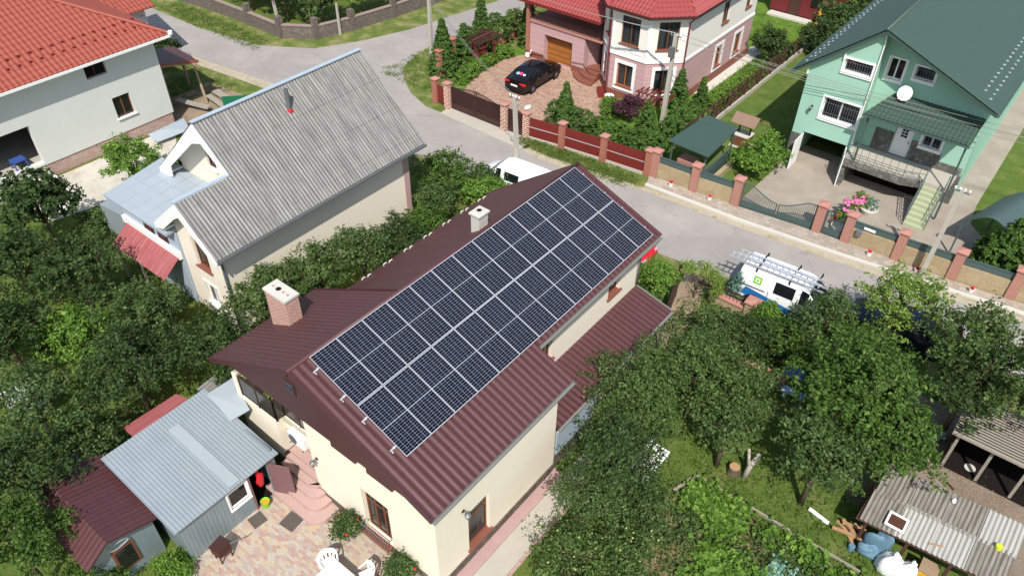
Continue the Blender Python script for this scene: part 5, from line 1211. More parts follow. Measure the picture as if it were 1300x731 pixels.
def sedan(label, paint, loc, rz, stickers=False):
    t = thing('car', label, 'car', (0, 0, 0))
    st = [(-2.25, .4, .72, .8, .72, .72, .6), (-2.18, .26, .9, 1.0, .82, .78, .66), (-1.75, .22, .95, 1.06, .87, .83, .68), (-.85, .2, .95, 1.4, .88, .85, .6), (-.1, .2, .95, 1.45, .88, .85, .6), (.45, .2, .94, 1.4, .88, .84, .58), (1.2, .22, .92, .99, .87, .82, .7), (1.9, .25, .82, .88, .83, .76, .62), (2.2, .32, .7, .74, .74, .68, .5), (2.27, .42, .62, .65, .66, .62, .45)]
    car_body(t, st, paint, (3, 4), (2, 5))
    gs = MB()
    for s in (-1, 1):   # rear quarter and front quarter glass
        gs.add([(-1.5, s*.835, .985), (-.9, s*.852, .985), (-.88, s*.64, 1.33), (-1.05, s*.64, 1.3)], [[0, 1, 2, 3]]); gs.add([(.5, s*.845, .975), (1.02, s*.83, .965), (.55, s*.62, 1.32)], [[0, 1, 2]])
    gs.build('quarter_glass', 'car_glass', t)
    arch(t, (-1.35, 1.35), .872, .32); wheels(t, (-1.35, 1.35), .8, .32)
    for s in (-1, 1):
        MB().obox((-2.2, s*.6, .82), (1, s*.0, 0), (0, 1, 0), Z, (-.04, .12), (-.22, .2), (-.07, .08)).build('tail_lamp', 'lamp_red', t, bevel=.02)
        MB().obox((2.1, s*.58, .66), (1, -s*.3, 0), (0, 1, 0), Z, (-.05, .13), (-.16, .14), (-.05, .06)).build('headlight', 'alu', t, bevel=.02)
        MB().blob((.6, s*.98, .98), (.09, .1, .07), 1, 8, 6, 0).build('mirror', paint, t, smooth=True)
        mb = MB()
        for x in (-.85, .1): MB().box(x, x+.16, s*.885-.012, s*.885+.012, .82, .85).build('door_handle', 'steel', t)
    MB().box(-2.275, -2.262, -.26, .26, .6, .72).build('number_plate', 'white', t)
    MB().box(-2.275, -2.26, -.62, .62, .3, .42).build('bumper_trim', 'black', t); MB().tube([(-2.27, .45, .27), (-2.0, .45, .27)], .035, 8).build('exhaust', 'steel', t)
    if stickers:
        n_ = Vector((-.36, 0, .9)).normalized(); tx = Vector((.9, 0, .36)).normalized()
        base = Vector((-1.62, 0, 1.115)); 
        for dy, dx, rr_, mt in ((.2, .1, .13, 'palebluepaint'), (-.05, .14, .13, 'pinksticker'), (-.3, .1, .09, 'white')): MB().lathe(base+tx*dx+Vector((0, dy, 0))+n_*.03, [(rr_, 0), (rr_, .004)], 14, axis=n_).build('sticker', mt, t)
    t.location = loc; t.rotation_euler = (0, 0, rz); return t
sedan('black saloon car with round stickers on its rear window parked on the paved drive', 'carpaint', (-14.35, 30.1, .015), R(92), True)
sedan('dark navy car parked under the trees on the near side of the road', 'navypaint', (12.9, 20.85, .012), R(188))
sedan('bright red car showing past the far gable of the panelled house', 'redpaint', (-.3, 17.95, .012), R(4))
def van(label, loc, rz, band=True, L=4.4):
    t = thing('van', label, 'van', (0, 0, 0))
    st = [(-2.2, .35, 1.1, 1.72, .78, .78, .66), (-2.15, .25, 1.1, 1.82, .84, .82, .68), (-1.2, .22, 1.1, 1.85, .86, .84, .7), (-.2, .22, 1.1, 1.86, .86, .84, .7), (.6, .22, 1.1, 1.84, .86, .84, .7), (.95, .22, 1.08, 1.74, .86, .83, .66), (1.55, .24, 1.04, 1.14, .85, .8, .68), (2.05, .28, .88, .95, .8, .72, .56), (2.2, .36, .66, .72, .7, .66, .5)]
    car_body(t, st, 'whitepaint', (4,), (5,))
    arch(t, (-1.35, 1.35), .852, .33); wheels(t, (-1.35, 1.35), .78, .33)
    for s in (-1, 1):
        MB().add([(-.55, s*.846, 1.14), (.35, s*.846, 1.14), (.35, s*.725, 1.7), (-.55, s*.725, 1.7)], [[0, 1, 2, 3]]).build('side_window', 'car_glass', t)
        MB().add([(-2.0, s*.866, .5), (-1.75, s*.866, .95), (.9, s*.868, .55), (.9, s*.868, .3), (-.9, s*.868, .3), (-1.8, s*.866, .5)], [[0, 1, 2, 3, 4, 5]]).build('blue_band', 'bluevan', t) if band else None
        for x in (-.75, .42, 1.0): MB().box(x-.008, x+.008, s*.858-.012, s*.858+.012, .4, 1.1).build('door_seam', 'black', t)
        MB().box(.5, .68, s*.862-.015, s*.862+.015, .96, 1.0).build('door_handle', 'black', t)
        MB().box(-2.1, -.9, s*.853-.01, s*.853+.01, 1.0, 1.04).build('sliding_rail', 'black', t)
        MB().box(-2.23, -2.17, s*.72-.07, s*.72+.07, .8, 1.3).build('tail_lamp', 'lamp_red', t)
        MB().blob((1.0, s*1.0, 1.12), (.08, .1, .12), 1, 8, 6, 0).build('mirror', 'black', t, smooth=True)
    MB().obox((-2.21, 0, 0), (.0, 1, 0), (1, 0, 0), Z, (-.6, .6), (-.01, .02), (1.12, 1.6)).build('rear_window', 'car_glass', t)
    MB().box(-2.26, -2.15, -.78, .78, .3, .5).build('bumper', 'black', t)
    return t
def place(t, loc, rz): t.location = loc; t.rotation_euler = (0, 0, rz); return t
t = van('white and blue van with a green square logo and ladders on its roof rack', None, 0)
def side_logo(t, s):
    sl_ = Vector((0, s*-.121, .56)).normalized(); n_ = Vector((0, s*.56, .121)).normalized(); O = Vector((-1.5, s*.845, 1.13))+n_*.012
    fr = MB()
    for a, b, c_, d_ in ((0, .36, 0, .07), (0, .36, .29, .36), (0, .07, .07, .29), (.29, .36, .07, .29)): fr.obox(O+sl_*.14, X, sl_, n_, (a, b), (c_, d_), (0, .004))
    fr.obox(O+sl_*.14, X, sl_, n_, (.13, .23), (.12, .22), (0, .004)); fr.build('logo', 'logo_green', t)
side_logo(t, -1); side_logo(t, 1)
place(t, (8.25, 19.55, .012), R(3))
rk = thing('roof_rack', 'black roof bars fixed across the white van roof', 'roof rack', (0, 0, 0))
for x in (-1.5, 0, 1.0):
    MB().bar((x, -.72, 1.96), (x, .72, 1.96), .05, .04).build('cross_bar', 'black', rk); 
    for s in (-1, 1): MB().bar((x, s*.7, 1.8), (x, s*.7, 1.96), .06, .06).build('foot', 'black', rk)
place(rk, (8.25, 19.55, .012), R(3))
def ladder(label, L, w, loc, rz, mat='alu', tilt=0):
    t = thing('ladder', label, 'ladder', (0, 0, 0))
    for s in (-1, 1): MB().box(0, L, s*w/2-.02, s*w/2+.02, 0, .07).build('stile', mat, t)
    for i in range(int(L/.28)): MB().box(.12+i*.28, .16+i*.28, -w/2, w/2, .02, .05).build('rung', mat, t)
    t.location = loc; t.rotation_euler = (0, -tilt, rz); return t
ladder('aluminium ladder strapped to the near side of the van roof, sticking out at the back', 4.4, .36, (5.35, 18.95, 2.0), R(3))
ladder('second aluminium ladder lying beside the first on the van roof', 3.9, .34, (5.6, 19.38, 2.0), R(3))
ladder('short dark ladder lying on the asphalt behind the white van', 1.6, .4, (4.35, 18.75, .05), R(4), 'brownsteel')
t = van('white van roof seen between the trees and the concrete pole', None, 0, False); place(t, (-7.2, 19.3, .012), R(184)); t.scale = (1, 1, .8)

# ------------------------------------------------------------------ patio and sheds on the left
t = thing('shed', 'grey corrugated metal shed with a white framed window and an open door', 'shed', (-3.6, -3, 0))
mb = MB(); wall(mb, (-1.75, -4.85), (0, 1), (1, 0), 3.7, 0, 2.0, .06, [(1.75, 2.5, .95, 1.75), (2.62, 3.35, .02, 1.85)])
mb.box(-5.4, -1.81, -4.85, -4.79, 0, 2.05); mb.box(-5.4, -1.81, -1.2, -1.14, 0, 2.2); mb.box(-5.4, -5.34, -4.79, -1.2, 0, 2.3)
mb.build('wall', 'zincwall', t)
for (O_, u_, n_, L_, x0) in (((-1.745, -4.85, 0), Y, X, 1.74, 0),):
    sheet('wall_sheet', 'zincwall', t, (-1.74, -4.84, 2.0), Y, (0, 0, -1), 1.7, 1.98, kind='rib', pitch=.14, amp=.015, course=0, step=0)
win(t, (-1.75, -4.85), (0, 1), (1, 0), (1.75, 2.5, .95, 1.75), 'white', 1, None, trim='white', tw=.05, recess=.0)
mb = MB(); mb.add([(-5.62, -4.98, 2.42), (-1.6, -5.05, 2.02), (-1.6, -1.02, 2.02), (-5.62, -1.1, 2.42)]+[(-5.62, -4.98, 2.38), (-1.6, -5.05, 1.98), (-1.6, -1.02, 1.98), (-5.62, -1.1, 2.38)], [[0, 1, 2, 3], [7, 6, 5, 4], [0, 4, 5, 1], [1, 5, 6, 2], [2, 6, 7, 3], [3, 7, 4, 0]])
r_ = mb.build('roof', 'zinc', t); sheet('roof_sheet', 'zinc', r_, (-5.66, -5.05, 2.44), Y, (4.06, 0, -.4), 4.0, 4.1, kind='tile', pitch=.13, amp=.006, course=.25, step=.005)
MB().obox((-5.0, -2.75, 2.395), (4.06, 0, -.4), Y, Z, (0, .82), (-.2, .22), (.008, .02)).build('light_sheet', 'polycarb', r_)
o = MB().obox((-1.72, -2.2+.72, 0), (.86, .42, 0), (-.42, .86, 0), Z, (0, .85), (0, .04), (.05, 1.8)).build('door', 'door_maroon', t)
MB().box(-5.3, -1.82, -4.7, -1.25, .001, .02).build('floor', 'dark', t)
for (y0, y1) in ((-2.25, -2.22),): MB().box(-1.76, -1.7, y0-.03, y1, 0, 1.9).build('door_frame', 'door_maroon', t)
solo('roof_sheet', 'pale corrugated sheet roofing the gap between metal shed and cream house', 'roof sheet', MB().add([(-5.3, -1.15, 2.5), (-3.8, -1.3, 2.3), (-3.6, -.6, 2.42), (-5.2, -.1, 2.55), (-5.3, -1.15, 2.46), (-3.8, -1.3, 2.26), (-3.6, -.6, 2.38), (-5.2, -.1, 2.51)], [[0, 1, 2, 3], [7, 6, 5, 4], [0, 4, 5, 1], [1, 5, 6, 2], [2, 6, 7, 3], [3, 7, 4, 0]]), 'polycarb')
t = thing('shed', 'low shed with a faded maroon tile roof left of the grey metal shed', 'shed', (-4.3, -6.2, 0))
mb = MB().prismX([(-7.2, 0), (-5.15, 0), (-5.15, 1.95), (-6.55, 2.42), (-7.2, 2.0)], -5.9, -2.85); mb.build('wall', 'zincwall', t)
o = MB().box(-2.84, -2.8, -6.6, -5.9, .5, 1.6).build('window', 'wood_brown', t); MB().box(-2.8, -2.79, -6.52, -5.98, .58, 1.52).build('pane', 'glass_dark', o)
mb = MB()
for (ya, za, yb, zb2) in ((-6.58, 2.58, -4.98, 2.05), (-6.58, 2.58, -7.4, 2.0)): mb.add([(-6.2, ya, za), (-2.5, ya, za), (-2.5, yb, zb2), (-6.2, yb, zb2), (-6.2, ya, za-.05), (-2.5, ya, za-.05), (-2.5, yb, zb2-.05), (-6.2, yb, zb2-.05)], [[0, 1, 2, 3], [7, 6, 5, 4], [0, 4, 5, 1], [1, 5, 6, 2], [2, 6, 7, 3], [3, 7, 4, 0]])
r_ = mb.build('roof', 'maroon_flat', t)
sheet('roof_tiles', 'maroon', r_, (-6.22, -6.58, 2.61), X, (0, 1.6, -.53), 3.74, 1.69, kind='tile', pitch=.2, amp=.009, course=.35, step=.008)
sheet('roof_tiles', 'maroon', r_, (-6.22, -6.58, 2.61), X, (0, -.82, -.58), 3.74, 1.01, kind='tile', pitch=.2, amp=.009, course=.35, step=.012)
solo('hose', 'coiled pale hose hanging on the gable of the maroon roofed shed', 'hose', MB().tube([(-2.75, -6.3+.3*math.cos(a), 1.85+.12*math.sin(a)) for a in np.linspace(0, 12.5, 50)], .018, 6), 'polycarb')
solo('tarpaulin_roof', 'old red sheet lying over the boards behind the metal shed', 'sheet', MB().add([(-7.0, -3.7, 1.7), (-6.0, -3.7, 1.8), (-5.7, -1.4, 1.9), (-6.9, -1.6, 1.75), (-7.0, -3.7, 1.66), (-6.0, -3.7, 1.76), (-5.7, -1.4, 1.86), (-6.9, -1.6, 1.71)], [[0, 1, 2, 3], [7, 6, 5, 4], [0, 4, 5, 1], [1, 5, 6, 2], [2, 6, 7, 3], [3, 7, 4, 0]]), 'redsheet')
for i, (x, y, rz_, lb) in enumerate(((-6.5, -1.0, .2, 'grey slate sheet nearest the cream house behind the red sheet'), (-6.1, -4.5, .1, 'grey slate sheet at the left corner of the metal shed roof'), (-7.6, -5.9, .4, 'grey slate sheet in the leaves left of the maroon roofed shed'))):
    o = sheet('slate_sheet', 'slate', None, (0, 0, 0), (1, 0, 0), (0, 1, -.12), 1.1, .9, kind='corr', pitch=.17, amp=.02, course=0, step=0); o.location = (x, y, 1.75-.2*i); o.rotation_euler = (0, 0, rz_); tag(o, lb, 'slate sheet', 'loose slate sheets')
t = thing('window_frame', 'old white glazed window frames stacked in the left garden', 'window frame', (-12.1, -5.2, .9))
for i in range(2):
    f = MB(); x0, y0 = -12.9+i*.95, -5.7
    for a, b, c_, d_ in ((0, .85, 0, .06), (0, .85, 1.2, 1.26), (0, .06, .06, 1.2), (.79, .85, .06, 1.2), (.06, .79, .6, .65)): f.box(x0+a, x0+b, y0+c_, y0+d_, .9, .95)
    o = f.build('frame', 'white', t); MB().box(x0+.05, x0+.8, y0+.05, y0+1.2, .915, .925).build('pane', 'polycarb', o)
solo('garden_board', 'long weathered board lying across the left garden', 'board', MB().bar((-10.8, -1.6, 1.1), (-9.0, -.7, 1.1), .35, .05), 'wood_grey')
# things on the patio
t = thing('grill', 'dark rusty charcoal grill box in front of the grey metal shed', 'grill', (-1.1, -4.1, 0))
MB().cbox((-1.1, -4.1, .55), (.42, .5, .35), .15).build('fire_box', 'rust', t, bevel=.02); MB().cbox((-1.1, -4.1, .75), (.46, .54, .04), .15).build('lid', 'brownsteel', t)
for dx, dy in ((-.17, -.2), (.17, -.2), (-.17, .2), (.17, .2)): MB().box(-1.1+dx-.02, -1.1+dx+.02, -4.1+dy-.02, -4.1+dy+.02, 0, .38).build('leg', 'rust', t)
MB().tube([(-.9, -3.85, .7), (-.75, -3.6, .78), (-.7, -3.55, .9)], .02, 6).build('handle', 'steel', t)
solo('doormat', 'dark square doormat at the foot of the rounded pink steps', 'doormat', MB().cbox((-.42, -1.85, .025), (.6, .6, .025), .12), 'mat', 'square mats on the patio')
solo('doormat', 'worn dark mat in front of the open shed door', 'doormat', MB().cbox((-1.38, -2.55, .025), (.5, .5, .025), -.1), 'mat', 'square mats on the patio')
t = thing('bucket', 'lime green bucket with yellow content standing in the shed doorway', 'bucket', (-1.6, -2.0, .02)); MB().lathe((-1.6, -2.0, .02), [(.12, 0), (.16, .28), (.17, .28), (.145, .26), (.13, .2)], 16).build('bucket', 'logo_green', t); MB().lathe((-1.6, -2.0, .24), [(.14, 0), (.14, .02)], 14).build('content', 'yellow', t)
solo('cloth', 'red cloth hanging in the shed doorway', 'cloth', MB().blob((-1.88, -1.8, 1.15), (.06, .17, .38), 4, 16, 12, .32), 'redpaint', smooth=True)
t = thing('garden_table', 'white rectangular plastic table at the bottom edge of the patio', 'table', (2.9, -2.5, 0))
MB().cbox((2.9, -2.5, .73), (1.45, .9, .045), .0).build('tabletop', 'plastic_white', t, bevel=.02)
for dx, dy in ((-.62, -.36), (.62, -.36), (-.62, .36), (.62, .36)): MB().box(2.9+dx-.03, 2.9+dx+.03, -2.5+dy-.03, -2.5+dy+.03, 0, .71).build('leg', 'plastic_white', t)
def pchair(label, loc, rz):
    t = thing('plastic_chair', label, 'chair', (0, 0, 0), 'white plastic chairs')
    s = MB(); pts = [(-.22, -.22), (.22, -.22), (.25, .2), (-.25, .2)]; s.prism(pts, .42, .45); s.build('seat', 'plastic_white', t, bevel=.015)
    b = MB(); K_ = 9
    for i in range(K_):
        a0, a1 = math.pi*(.12+.76*i/K_), math.pi*(.12+.76*(i+1)/K_)
        for (r0, z0), (r1, z1) in (((.24, .45), (.29, .62)), ((.29, .66), (.33, .86))):
            if z0 < .5 and i % 2: continue
            c0, s0, c1, s1 = math.cos(a0), math.sin(a0)*.8, math.cos(a1), math.sin(a1)*.8
            b.add([(c0*r0, s0*r0+.02, z0), (c1*r0, s1*r0+.02, z0), (c1*r1, s1*r1+.02, z1), (c0*r1, s0*r1+.02, z1), (c0*(r0-.02), s0*(r0-.02)+.02, z0), (c1*(r0-.02), s1*(r0-.02)+.02, z0), (c1*(r1-.02), s1*(r1-.02)+.02, z1), (c0*(r1-.02), s0*(r1-.02)+.02, z1)], [[0, 1, 2, 3], [7, 6, 5, 4], [0, 4, 5, 1], [1, 5, 6, 2], [2, 6, 7, 3], [3, 7, 4, 0]])
    b.build('backrest', 'plastic_white', t)
    for s_ in (-1, 1): MB().tube([(s_*.26, -.2, .63), (s_*.31, 0, .66), (s_*.32, .15, .75)], .028, 8).build('armrest', 'plastic_white', t)
    for dx, dy in ((-.2, -.2), (.2, -.2), (-.23, .2), (.23, .2)): MB().add([(dx-.03, dy-.03, .42), (dx+.03, dy-.03, .42), (dx+.03, dy+.03, .42), (dx-.03, dy+.03, .42), (dx*1.15-.02, dy*1.15-.02, 0), (dx*1.15+.02, dy*1.15-.02, 0), (dx*1.15+.02, dy*1.15+.02, 0), (dx*1.15-.02, dy*1.15+.02, 0)], [[0, 1, 2, 3], [7, 6, 5, 4], [0, 4, 5, 1], [1, 5, 6, 2], [2, 6, 7, 3], [3, 7, 4, 0]]).build('leg', 'plastic_white', t)
    t.location = loc; t.rotation_euler = (0, 0, rz); return t
pchair('white plastic chair at the left end of the garden table', (2.0, -2.2, .012), R(70))
pchair('white plastic chair between the garden table and the house window', (3.3, -1.72, .012), R(-25))
# ------------------------------------------------------------------ right hand garden
t = thing('shed', 'long low woodshed under a patched corrugated slate roof', 'shed', (17, 10.8, 0))
sx = 15.0; v_ = (0, -2.15, -.3)
for x in (15.1, 16.4, 17.7, 18.9):
    for y, z in ((9.75, 1.4), (11.8, 1.65)): MB().box(x-.05, x+.05, y-.05, y+.05, 0, z).build('post', 'wood_dark', t)
MB().box(15.0, 19.0, 11.75, 11.8, .05, 1.6).build('back_wall', 'wood_dark', t)
mb = MB(); mb.add([(14.9, 12.05, 1.78), (19.15, 12.35, 1.78), (19.1, 9.85, 1.42), (14.75, 9.5, 1.42)]+[(14.9, 12.05, 1.75), (19.15, 12.35, 1.75), (19.1, 9.85, 1.39), (14.75, 9.5, 1.39)], [[7, 6, 5, 4], [0, 4, 5, 1], [1, 5, 6, 2], [2, 6, 7, 3], [3, 7, 4, 0]])
r_ = mb.build('roof_board', 'wood_dark', t)
rr = random.Random(4)
for i in range(4):
    for j in range(2):
        mt = ('slate2', 'slate2', 'slate2', 'slate3', 'slate2', 'slate3', 'slate3', 'slate2')[i*2+j]
        sheet('slate', mt, t, (14.9+i*1.06-.04*j, 12.0+.09*i-j*1.18, 1.83-j*.17+.012*(i % 2)), (1, .08, 0), v_, 1.12, 1.32, kind='corr', pitch=.145, amp=.024, course=0, step=0)
t = thing('window_frame', 'white framed old window lying on the left part of the slate woodshed roof', 'window frame', (15.85, 10, 1.62))
for c_, z_ in (((15.85, 10.24, 1.70), (.62, .07, .06)), ((15.85, 9.76, 1.635), (.62, .07, .06)), ((15.575, 10.0, 1.668), (.07, .41, .06)), ((16.125, 10.0, 1.668), (.07, .41, .06))): MB().cbox(c_, z_, 0, .13).build('frame', 'white', t)
MB().cbox((15.85, 10, 1.668), (.48, .41, .012), 0, .13).build('pane', 'rust', t)
solo('rag', 'white rag on the upper edge of the slate woodshed roof', 'rag', MB().blob((17.05, 11.85, 1.86), (.09, .11, .05), 3, 9, 5, .2), 'sack', smooth=True)
solo('can', 'lime green can on the right end of the slate woodshed roof', 'can', MB().lathe((18.65, 11.05, 1.68), [(.1, 0), (.11, .16), (.09, .17)], 12), 'lime')
solo('stick', 'pale stick lying on the front of the slate woodshed roof', 'stick', MB().bar((16.9, 9.95, 1.56), (17.3, 10.12, 1.58), .04, .03), 'log')
def sack(x, y, w, h, s):
    m = MB(); N_ = 20; rr = random.Random(s+3); ph = [rr.random()*6 for _ in range(4)]; b = 0; pr = [(0, 0), (.75, .02), (.98, .25), (1.0, .7), (.95, 1.15), (.78, 1.5), (.4, 1.72), (.22, 1.82), (.34, 1.98), (.28, 2.02), (0, 1.95)]
    for r, z in pr:
        for j in range(N_):
            a = 2*math.pi*j/N_; q = r*w*(1+.1*math.sin(4*a+ph[0]+z*2)+.06*math.sin(9*a+ph[1]-z*4)); c_, s_ = math.cos(a), math.sin(a)
            m.v.append(Vector((x+math.copysign(abs(c_)**.7, c_)*q+.12*z*h, y+math.copysign(abs(s_)**.7, s_)*q*.75, z*h*(1+.05*math.sin(3*a+ph[2])))))
    for i in range(len(pr)-1):
        for j in range(N_): m.f.append([i*N_+j, i*N_+(j+1) % N_, (i+1)*N_+(j+1) % N_, (i+1)*N_+j])
    return m
for i, (x, y, rx_, rz_, l) in enumerate(((16.2, 9.35, .38, .5, 'big bulging white sack left of the others beside the woodshed'), (16.72, 9.45, .28, .48, 'upright white sack next to the plastic crates by the woodshed'))):
    solo('sack', l, 'sack', sack(x, y, rx_, rz_, i), 'sack', 'white sacks by the woodshed', smooth=True)
solo('tarpaulin', 'crumpled blue tarpaulin tucked under the slate roof edge', 'tarpaulin', MB().blob((15.7, 9.7, .55), (.42, .16, .62), 9, 22, 16, .34).blob((15.5, 9.5, .25), (.35, .2, .25), 5, 18, 12, .3), 'bluetarp', smooth=True)
t = thing('beehive_box', 'yellow wooden box under the front edge of the woodshed roof', 'box', (17.3, 9.75, 0)); MB().box(17.05, 17.5, 9.5, 9.95, .3, .75).build('box', 'yellow', t); MB().box(17.0, 17.55, 9.45, 10.0, .751, .8).build('lid', 'wood', t); MB().box(17.02, 17.53, 9.47, 9.98, 0, .29).build('stand', 'wood_dark', t)
for i in range(16):
    x, y = 17.0+rr.random()*2.0, 9.2+rr.random()*.5; a = rr.uniform(-.4, .4)
    solo('firewood_log', 'split log in the loose firewood heap in front of the woodshed', 'log', MB().bar((x-.3*math.cos(a), y-.3*math.sin(a), .1+.08*(i % 3)), (x+.3*math.cos(a), y+.3*math.sin(a), .1+.08*(i % 3)), .16, .12), 'log', 'loose firewood by the woodshed')
for i in range(12):
    x, y = 14.6+rr.random()*.9, 9.6+rr.random()*.5; a = rr.uniform(-.9, .5)
    solo('firewood_log', 'weathered stick in the pile left of the blue tarpaulin', 'log', MB().bar((x-.4*math.cos(a), y-.4*math.sin(a), .06+.07*(i % 4)), (x+.4*math.cos(a), y+.4*math.sin(a), .1+.07*(i % 4)), .1, .08), 'log', 'sticks left of the blue tarpaulin')
solo('tin', 'blue and white tin on the grass left of the sacks', 'tin', MB().lathe((15.05, 9.35, .005), [(.11, 0), (.11, .24), (.1, .25)], 14), 'bluetarp')
solo('gutter_pipe', 'short white pipe lying in the grass under the walnut tree', 'pipe', MB().tube([(13.35, 9.95, .08), (14.1, 9.8, .08)], .075, 10), 'plastic_white')
rr = random.Random(8)
for i in range(9):
    x, y, a = rr.uniform(15.2, 18.5), rr.uniform(12.6, 14.6), rr.uniform(0, 3)
    solo('scrap_board', 'loose weathered scrap of board lying on the bare dirt yard', 'board', MB().bar((x, y, .03), (x+math.cos(a)*rr.uniform(.2, .6), y+math.sin(a)*.4, .03), rr.uniform(.05, .12), .03), ('wood_grey', 'wood', 'rust')[i % 3], 'scrap boards in the dirt yard')
t = thing('shed', 'open fronted slat roofed coop standing in the bare dirt yard', 'shed', (17.6, 15.8, 0))
for (x, y, z) in ((16.45, 14.95, 1.9), (17.6, 15.0, 1.88), (18.75, 15.0, 1.86), (16.45, 16.7, 2.1), (18.75, 16.7, 2.1), (20.2, 15.0, 1.86)): MB().box(x-.05, x+.05, y-.05, y+.05, 0, z).build('post', 'wood_grey', t)
MB().obox((16.25, 14.75, 1.93), X, (0, 1, .115), Z, (0, 4.1), (0, 2.0), (0, .02)).build('shade_board', 'dark', t)  # solid sheet added under the slats to keep the coop interior dark
MB().box(16.45, 20.2, 14.9, 16.69, .0075, .03).build('floor', 'dark', t)  # near-black sheet that paints in the shade on the ground under the coop
MB().box(16.4, 20.3, 16.7, 16.75, 0, 2.0).build('back_wall', 'wood_dark', t); MB().box(16.38, 16.42, 15.0, 16.7, 0, .9).build('side_wall', 'wood_dark', t)
mb = MB()
for i in range(17): y = 14.72+i*.125; mb.obox((16.2, y, 1.98+.012*i*1.2), X, Y, Z, (0, 4.2), (0, .07), (0, .025))
mb.build('roof_slats', 'wood_grey', t); MB().bar((16.2, 14.7, 1.95), (20.4, 14.7, 1.95), .05, .1).build('front_beam', 'wood_grey', t)
solo('bottle', 'pale plastic bottle lying in the dark yard left of the coop', 'bottle', MB().tube([(15.85, 15.9, .12), (16.1, 16.35, .14), (16.15, 16.45, .14)], [.12, .12, .04], 10), 'polycarb')
solo('bowl', 'pale bowl on the dirt under the coop', 'bowl', MB().lathe((17.3, 15.4, .01), [(.12, 0), (.2, .08), (.18, .08)], 14), 'concrete_pale')
t = thing('garden_bench', 'white slatted garden bench in the shade under the pear trees', 'bench', (8.1, 7.9, 0))
for i in range(5): MB().box(7.78+i*.13, 7.88+i*.13, 7.1, 8.7, .44, .47).build('seat_slat', 'white', t)
for i in range(3): MB().obox((7.72, 7.1, .55+i*.15), (-.1, 0, .3), Y, Z, (0, .3), (0, 1.6), (0, .025)).build('back_slat', 'white', t)
for y in (7.2, 8.6):
    for x in (7.8, 8.35): MB().box(x-.03, x+.03, y-.03, y+.03, 0, .44).build('leg', 'white', t)
t = thing('tree_stump', 'sawn tree stump on the lawn beside a pale forked trunk', 'stump', (10.55, 9.65, 0)); MB().lathe((10.55, 9.65, 0), [(.24, 0), (.21, .2), (.2, .42)], 16).build('stump', 'bark', t); MB().lathe((10.55, 9.65, .421), [(.19, 0), (.19, .01)], 16).build('cut_face', 'log', t)
solo('dead_trunk', 'bare pale forked trunk on the lawn next to the stump', 'trunk', MB().tube([(10.95, 9.75, 0), (11.0, 9.85, .6), (11.15, 10.0, 1.3)], [.12, .1, .07], 8).tube([(11.0, 9.85, .55), (10.85, 9.9, 1.0), (10.75, 10.0, 1.3)], [.08, .06, .05], 8), 'bark_pale', smooth=True)
solo('edging_plank', 'long grey plank edging the vegetable bed', 'plank', MB().bar((9.5, 8.68, .06), (15.6, 8.7, .06), .06, .12), 'wood_grey')
solo('edging_plank', 'short weathered board running down the left side of the vegetable bed', 'plank', MB().bar((9.5, 8.5, .08), (9.25, 7.6, .06), .1, .08), 'wood_grey')
solo('board', 'bright blue board showing between the trees near the low brick wall', 'board', MB().obox((10.05, 14.7, .8), (1, 0, .03), (0, .85, .3), (0, -.3, .85), (0, .75), (0, .6), (0, .03)), 'bluepaint')
solo('bench', 'chipped pale blue plank bench just below the bright blue board', 'bench', MB().box(10.3, 11.25, 14.2, 14.55, .42, .48).box(10.4, 10.48, 14.25, 14.5, 0, .42).box(11.1, 11.18, 14.25, 14.5, 0, .42), 'palebluepaint')
# ------------------------------------------------------------------ pieces in the upper gardens
t = thing('canopy', 'flat dark green metal canopy over a brick barbecue beside the sandstone fence', 'canopy', (-.5, 27, 0))
mb = MB(); mb.add([(-1.7, 25.55, 2.3), (.75, 25.55, 2.2), (.65, 29.3, 2.3), (-1.35, 29.3, 2.4), (-1.7, 25.55, 2.24), (.75, 25.55, 2.14), (.65, 29.3, 2.24), (-1.35, 29.3, 2.34)], [[0, 1, 2, 3], [7, 6, 5, 4], [0, 4, 5, 1], [1, 5, 6, 2], [2, 6, 7, 3], [3, 7, 4, 0]]); mb.build('roof', 'greenroof', t)
for x, y in ((-1.5, 25.75), (.55, 25.75), (.5, 29.1), (-1.2, 29.1)): MB().box(x-.04, x+.04, y-.04, y+.04, 0, 2.2).build('post', 'greenmetal', t)
MB().box(-1.3, -.3, 26.2, 27, 0, 1.0).build('barbecue', 'pink_brick', t); MB().box(.38, .46, 25.8, 29, .0, .9).build('side_panel', 'greenmetal', t)
mb = MB().box(.7, .95, 25.9, 28.8, .015, .4); solo('planter_edge', 'low cream kerb along the green canopy', 'kerb', mb, 'stone_fence')
t = thing('garden_well', 'small wooden wishing well with a shingled roof on the mint house lawn', 'well', (.2, 31.6, 0))
MB().box(-.25, .65, 31.2, 32.0, 0, .7).build('well_box', 'wood_brown', t); MB().box(-.4, .8, 31.05, 32.15, .001, .05).build('base', 'concrete_pale', t); MB().box(-.28, .68, 31.17, 32.03, .7, .76).build('rim', 'concrete_pale', t)
for x in (-.15, .55): MB().box(x-.04, x+.04, 31.55, 31.63, .76, 1.75).build('post', 'wood_dark', t)
MB().tube([(-.2, 31.6, 1.25), (.6, 31.6, 1.25)], .07, 10).build('winch', 'wood_dark', t)
mb = MB(); mb.add([(-.55, 31.6, 2.0), (.95, 31.6, 2.0), (.95, 31.0, 1.55), (-.55, 31.0, 1.55), (.95, 32.2, 1.55), (-.55, 32.2, 1.55)], [[0, 1, 2, 3], [0, 5, 4, 1]]); o = mb.build('well_roof', 'shingle', t); m_ = o.modifiers.new('s', 'SOLIDIFY'); m_.thickness = .05
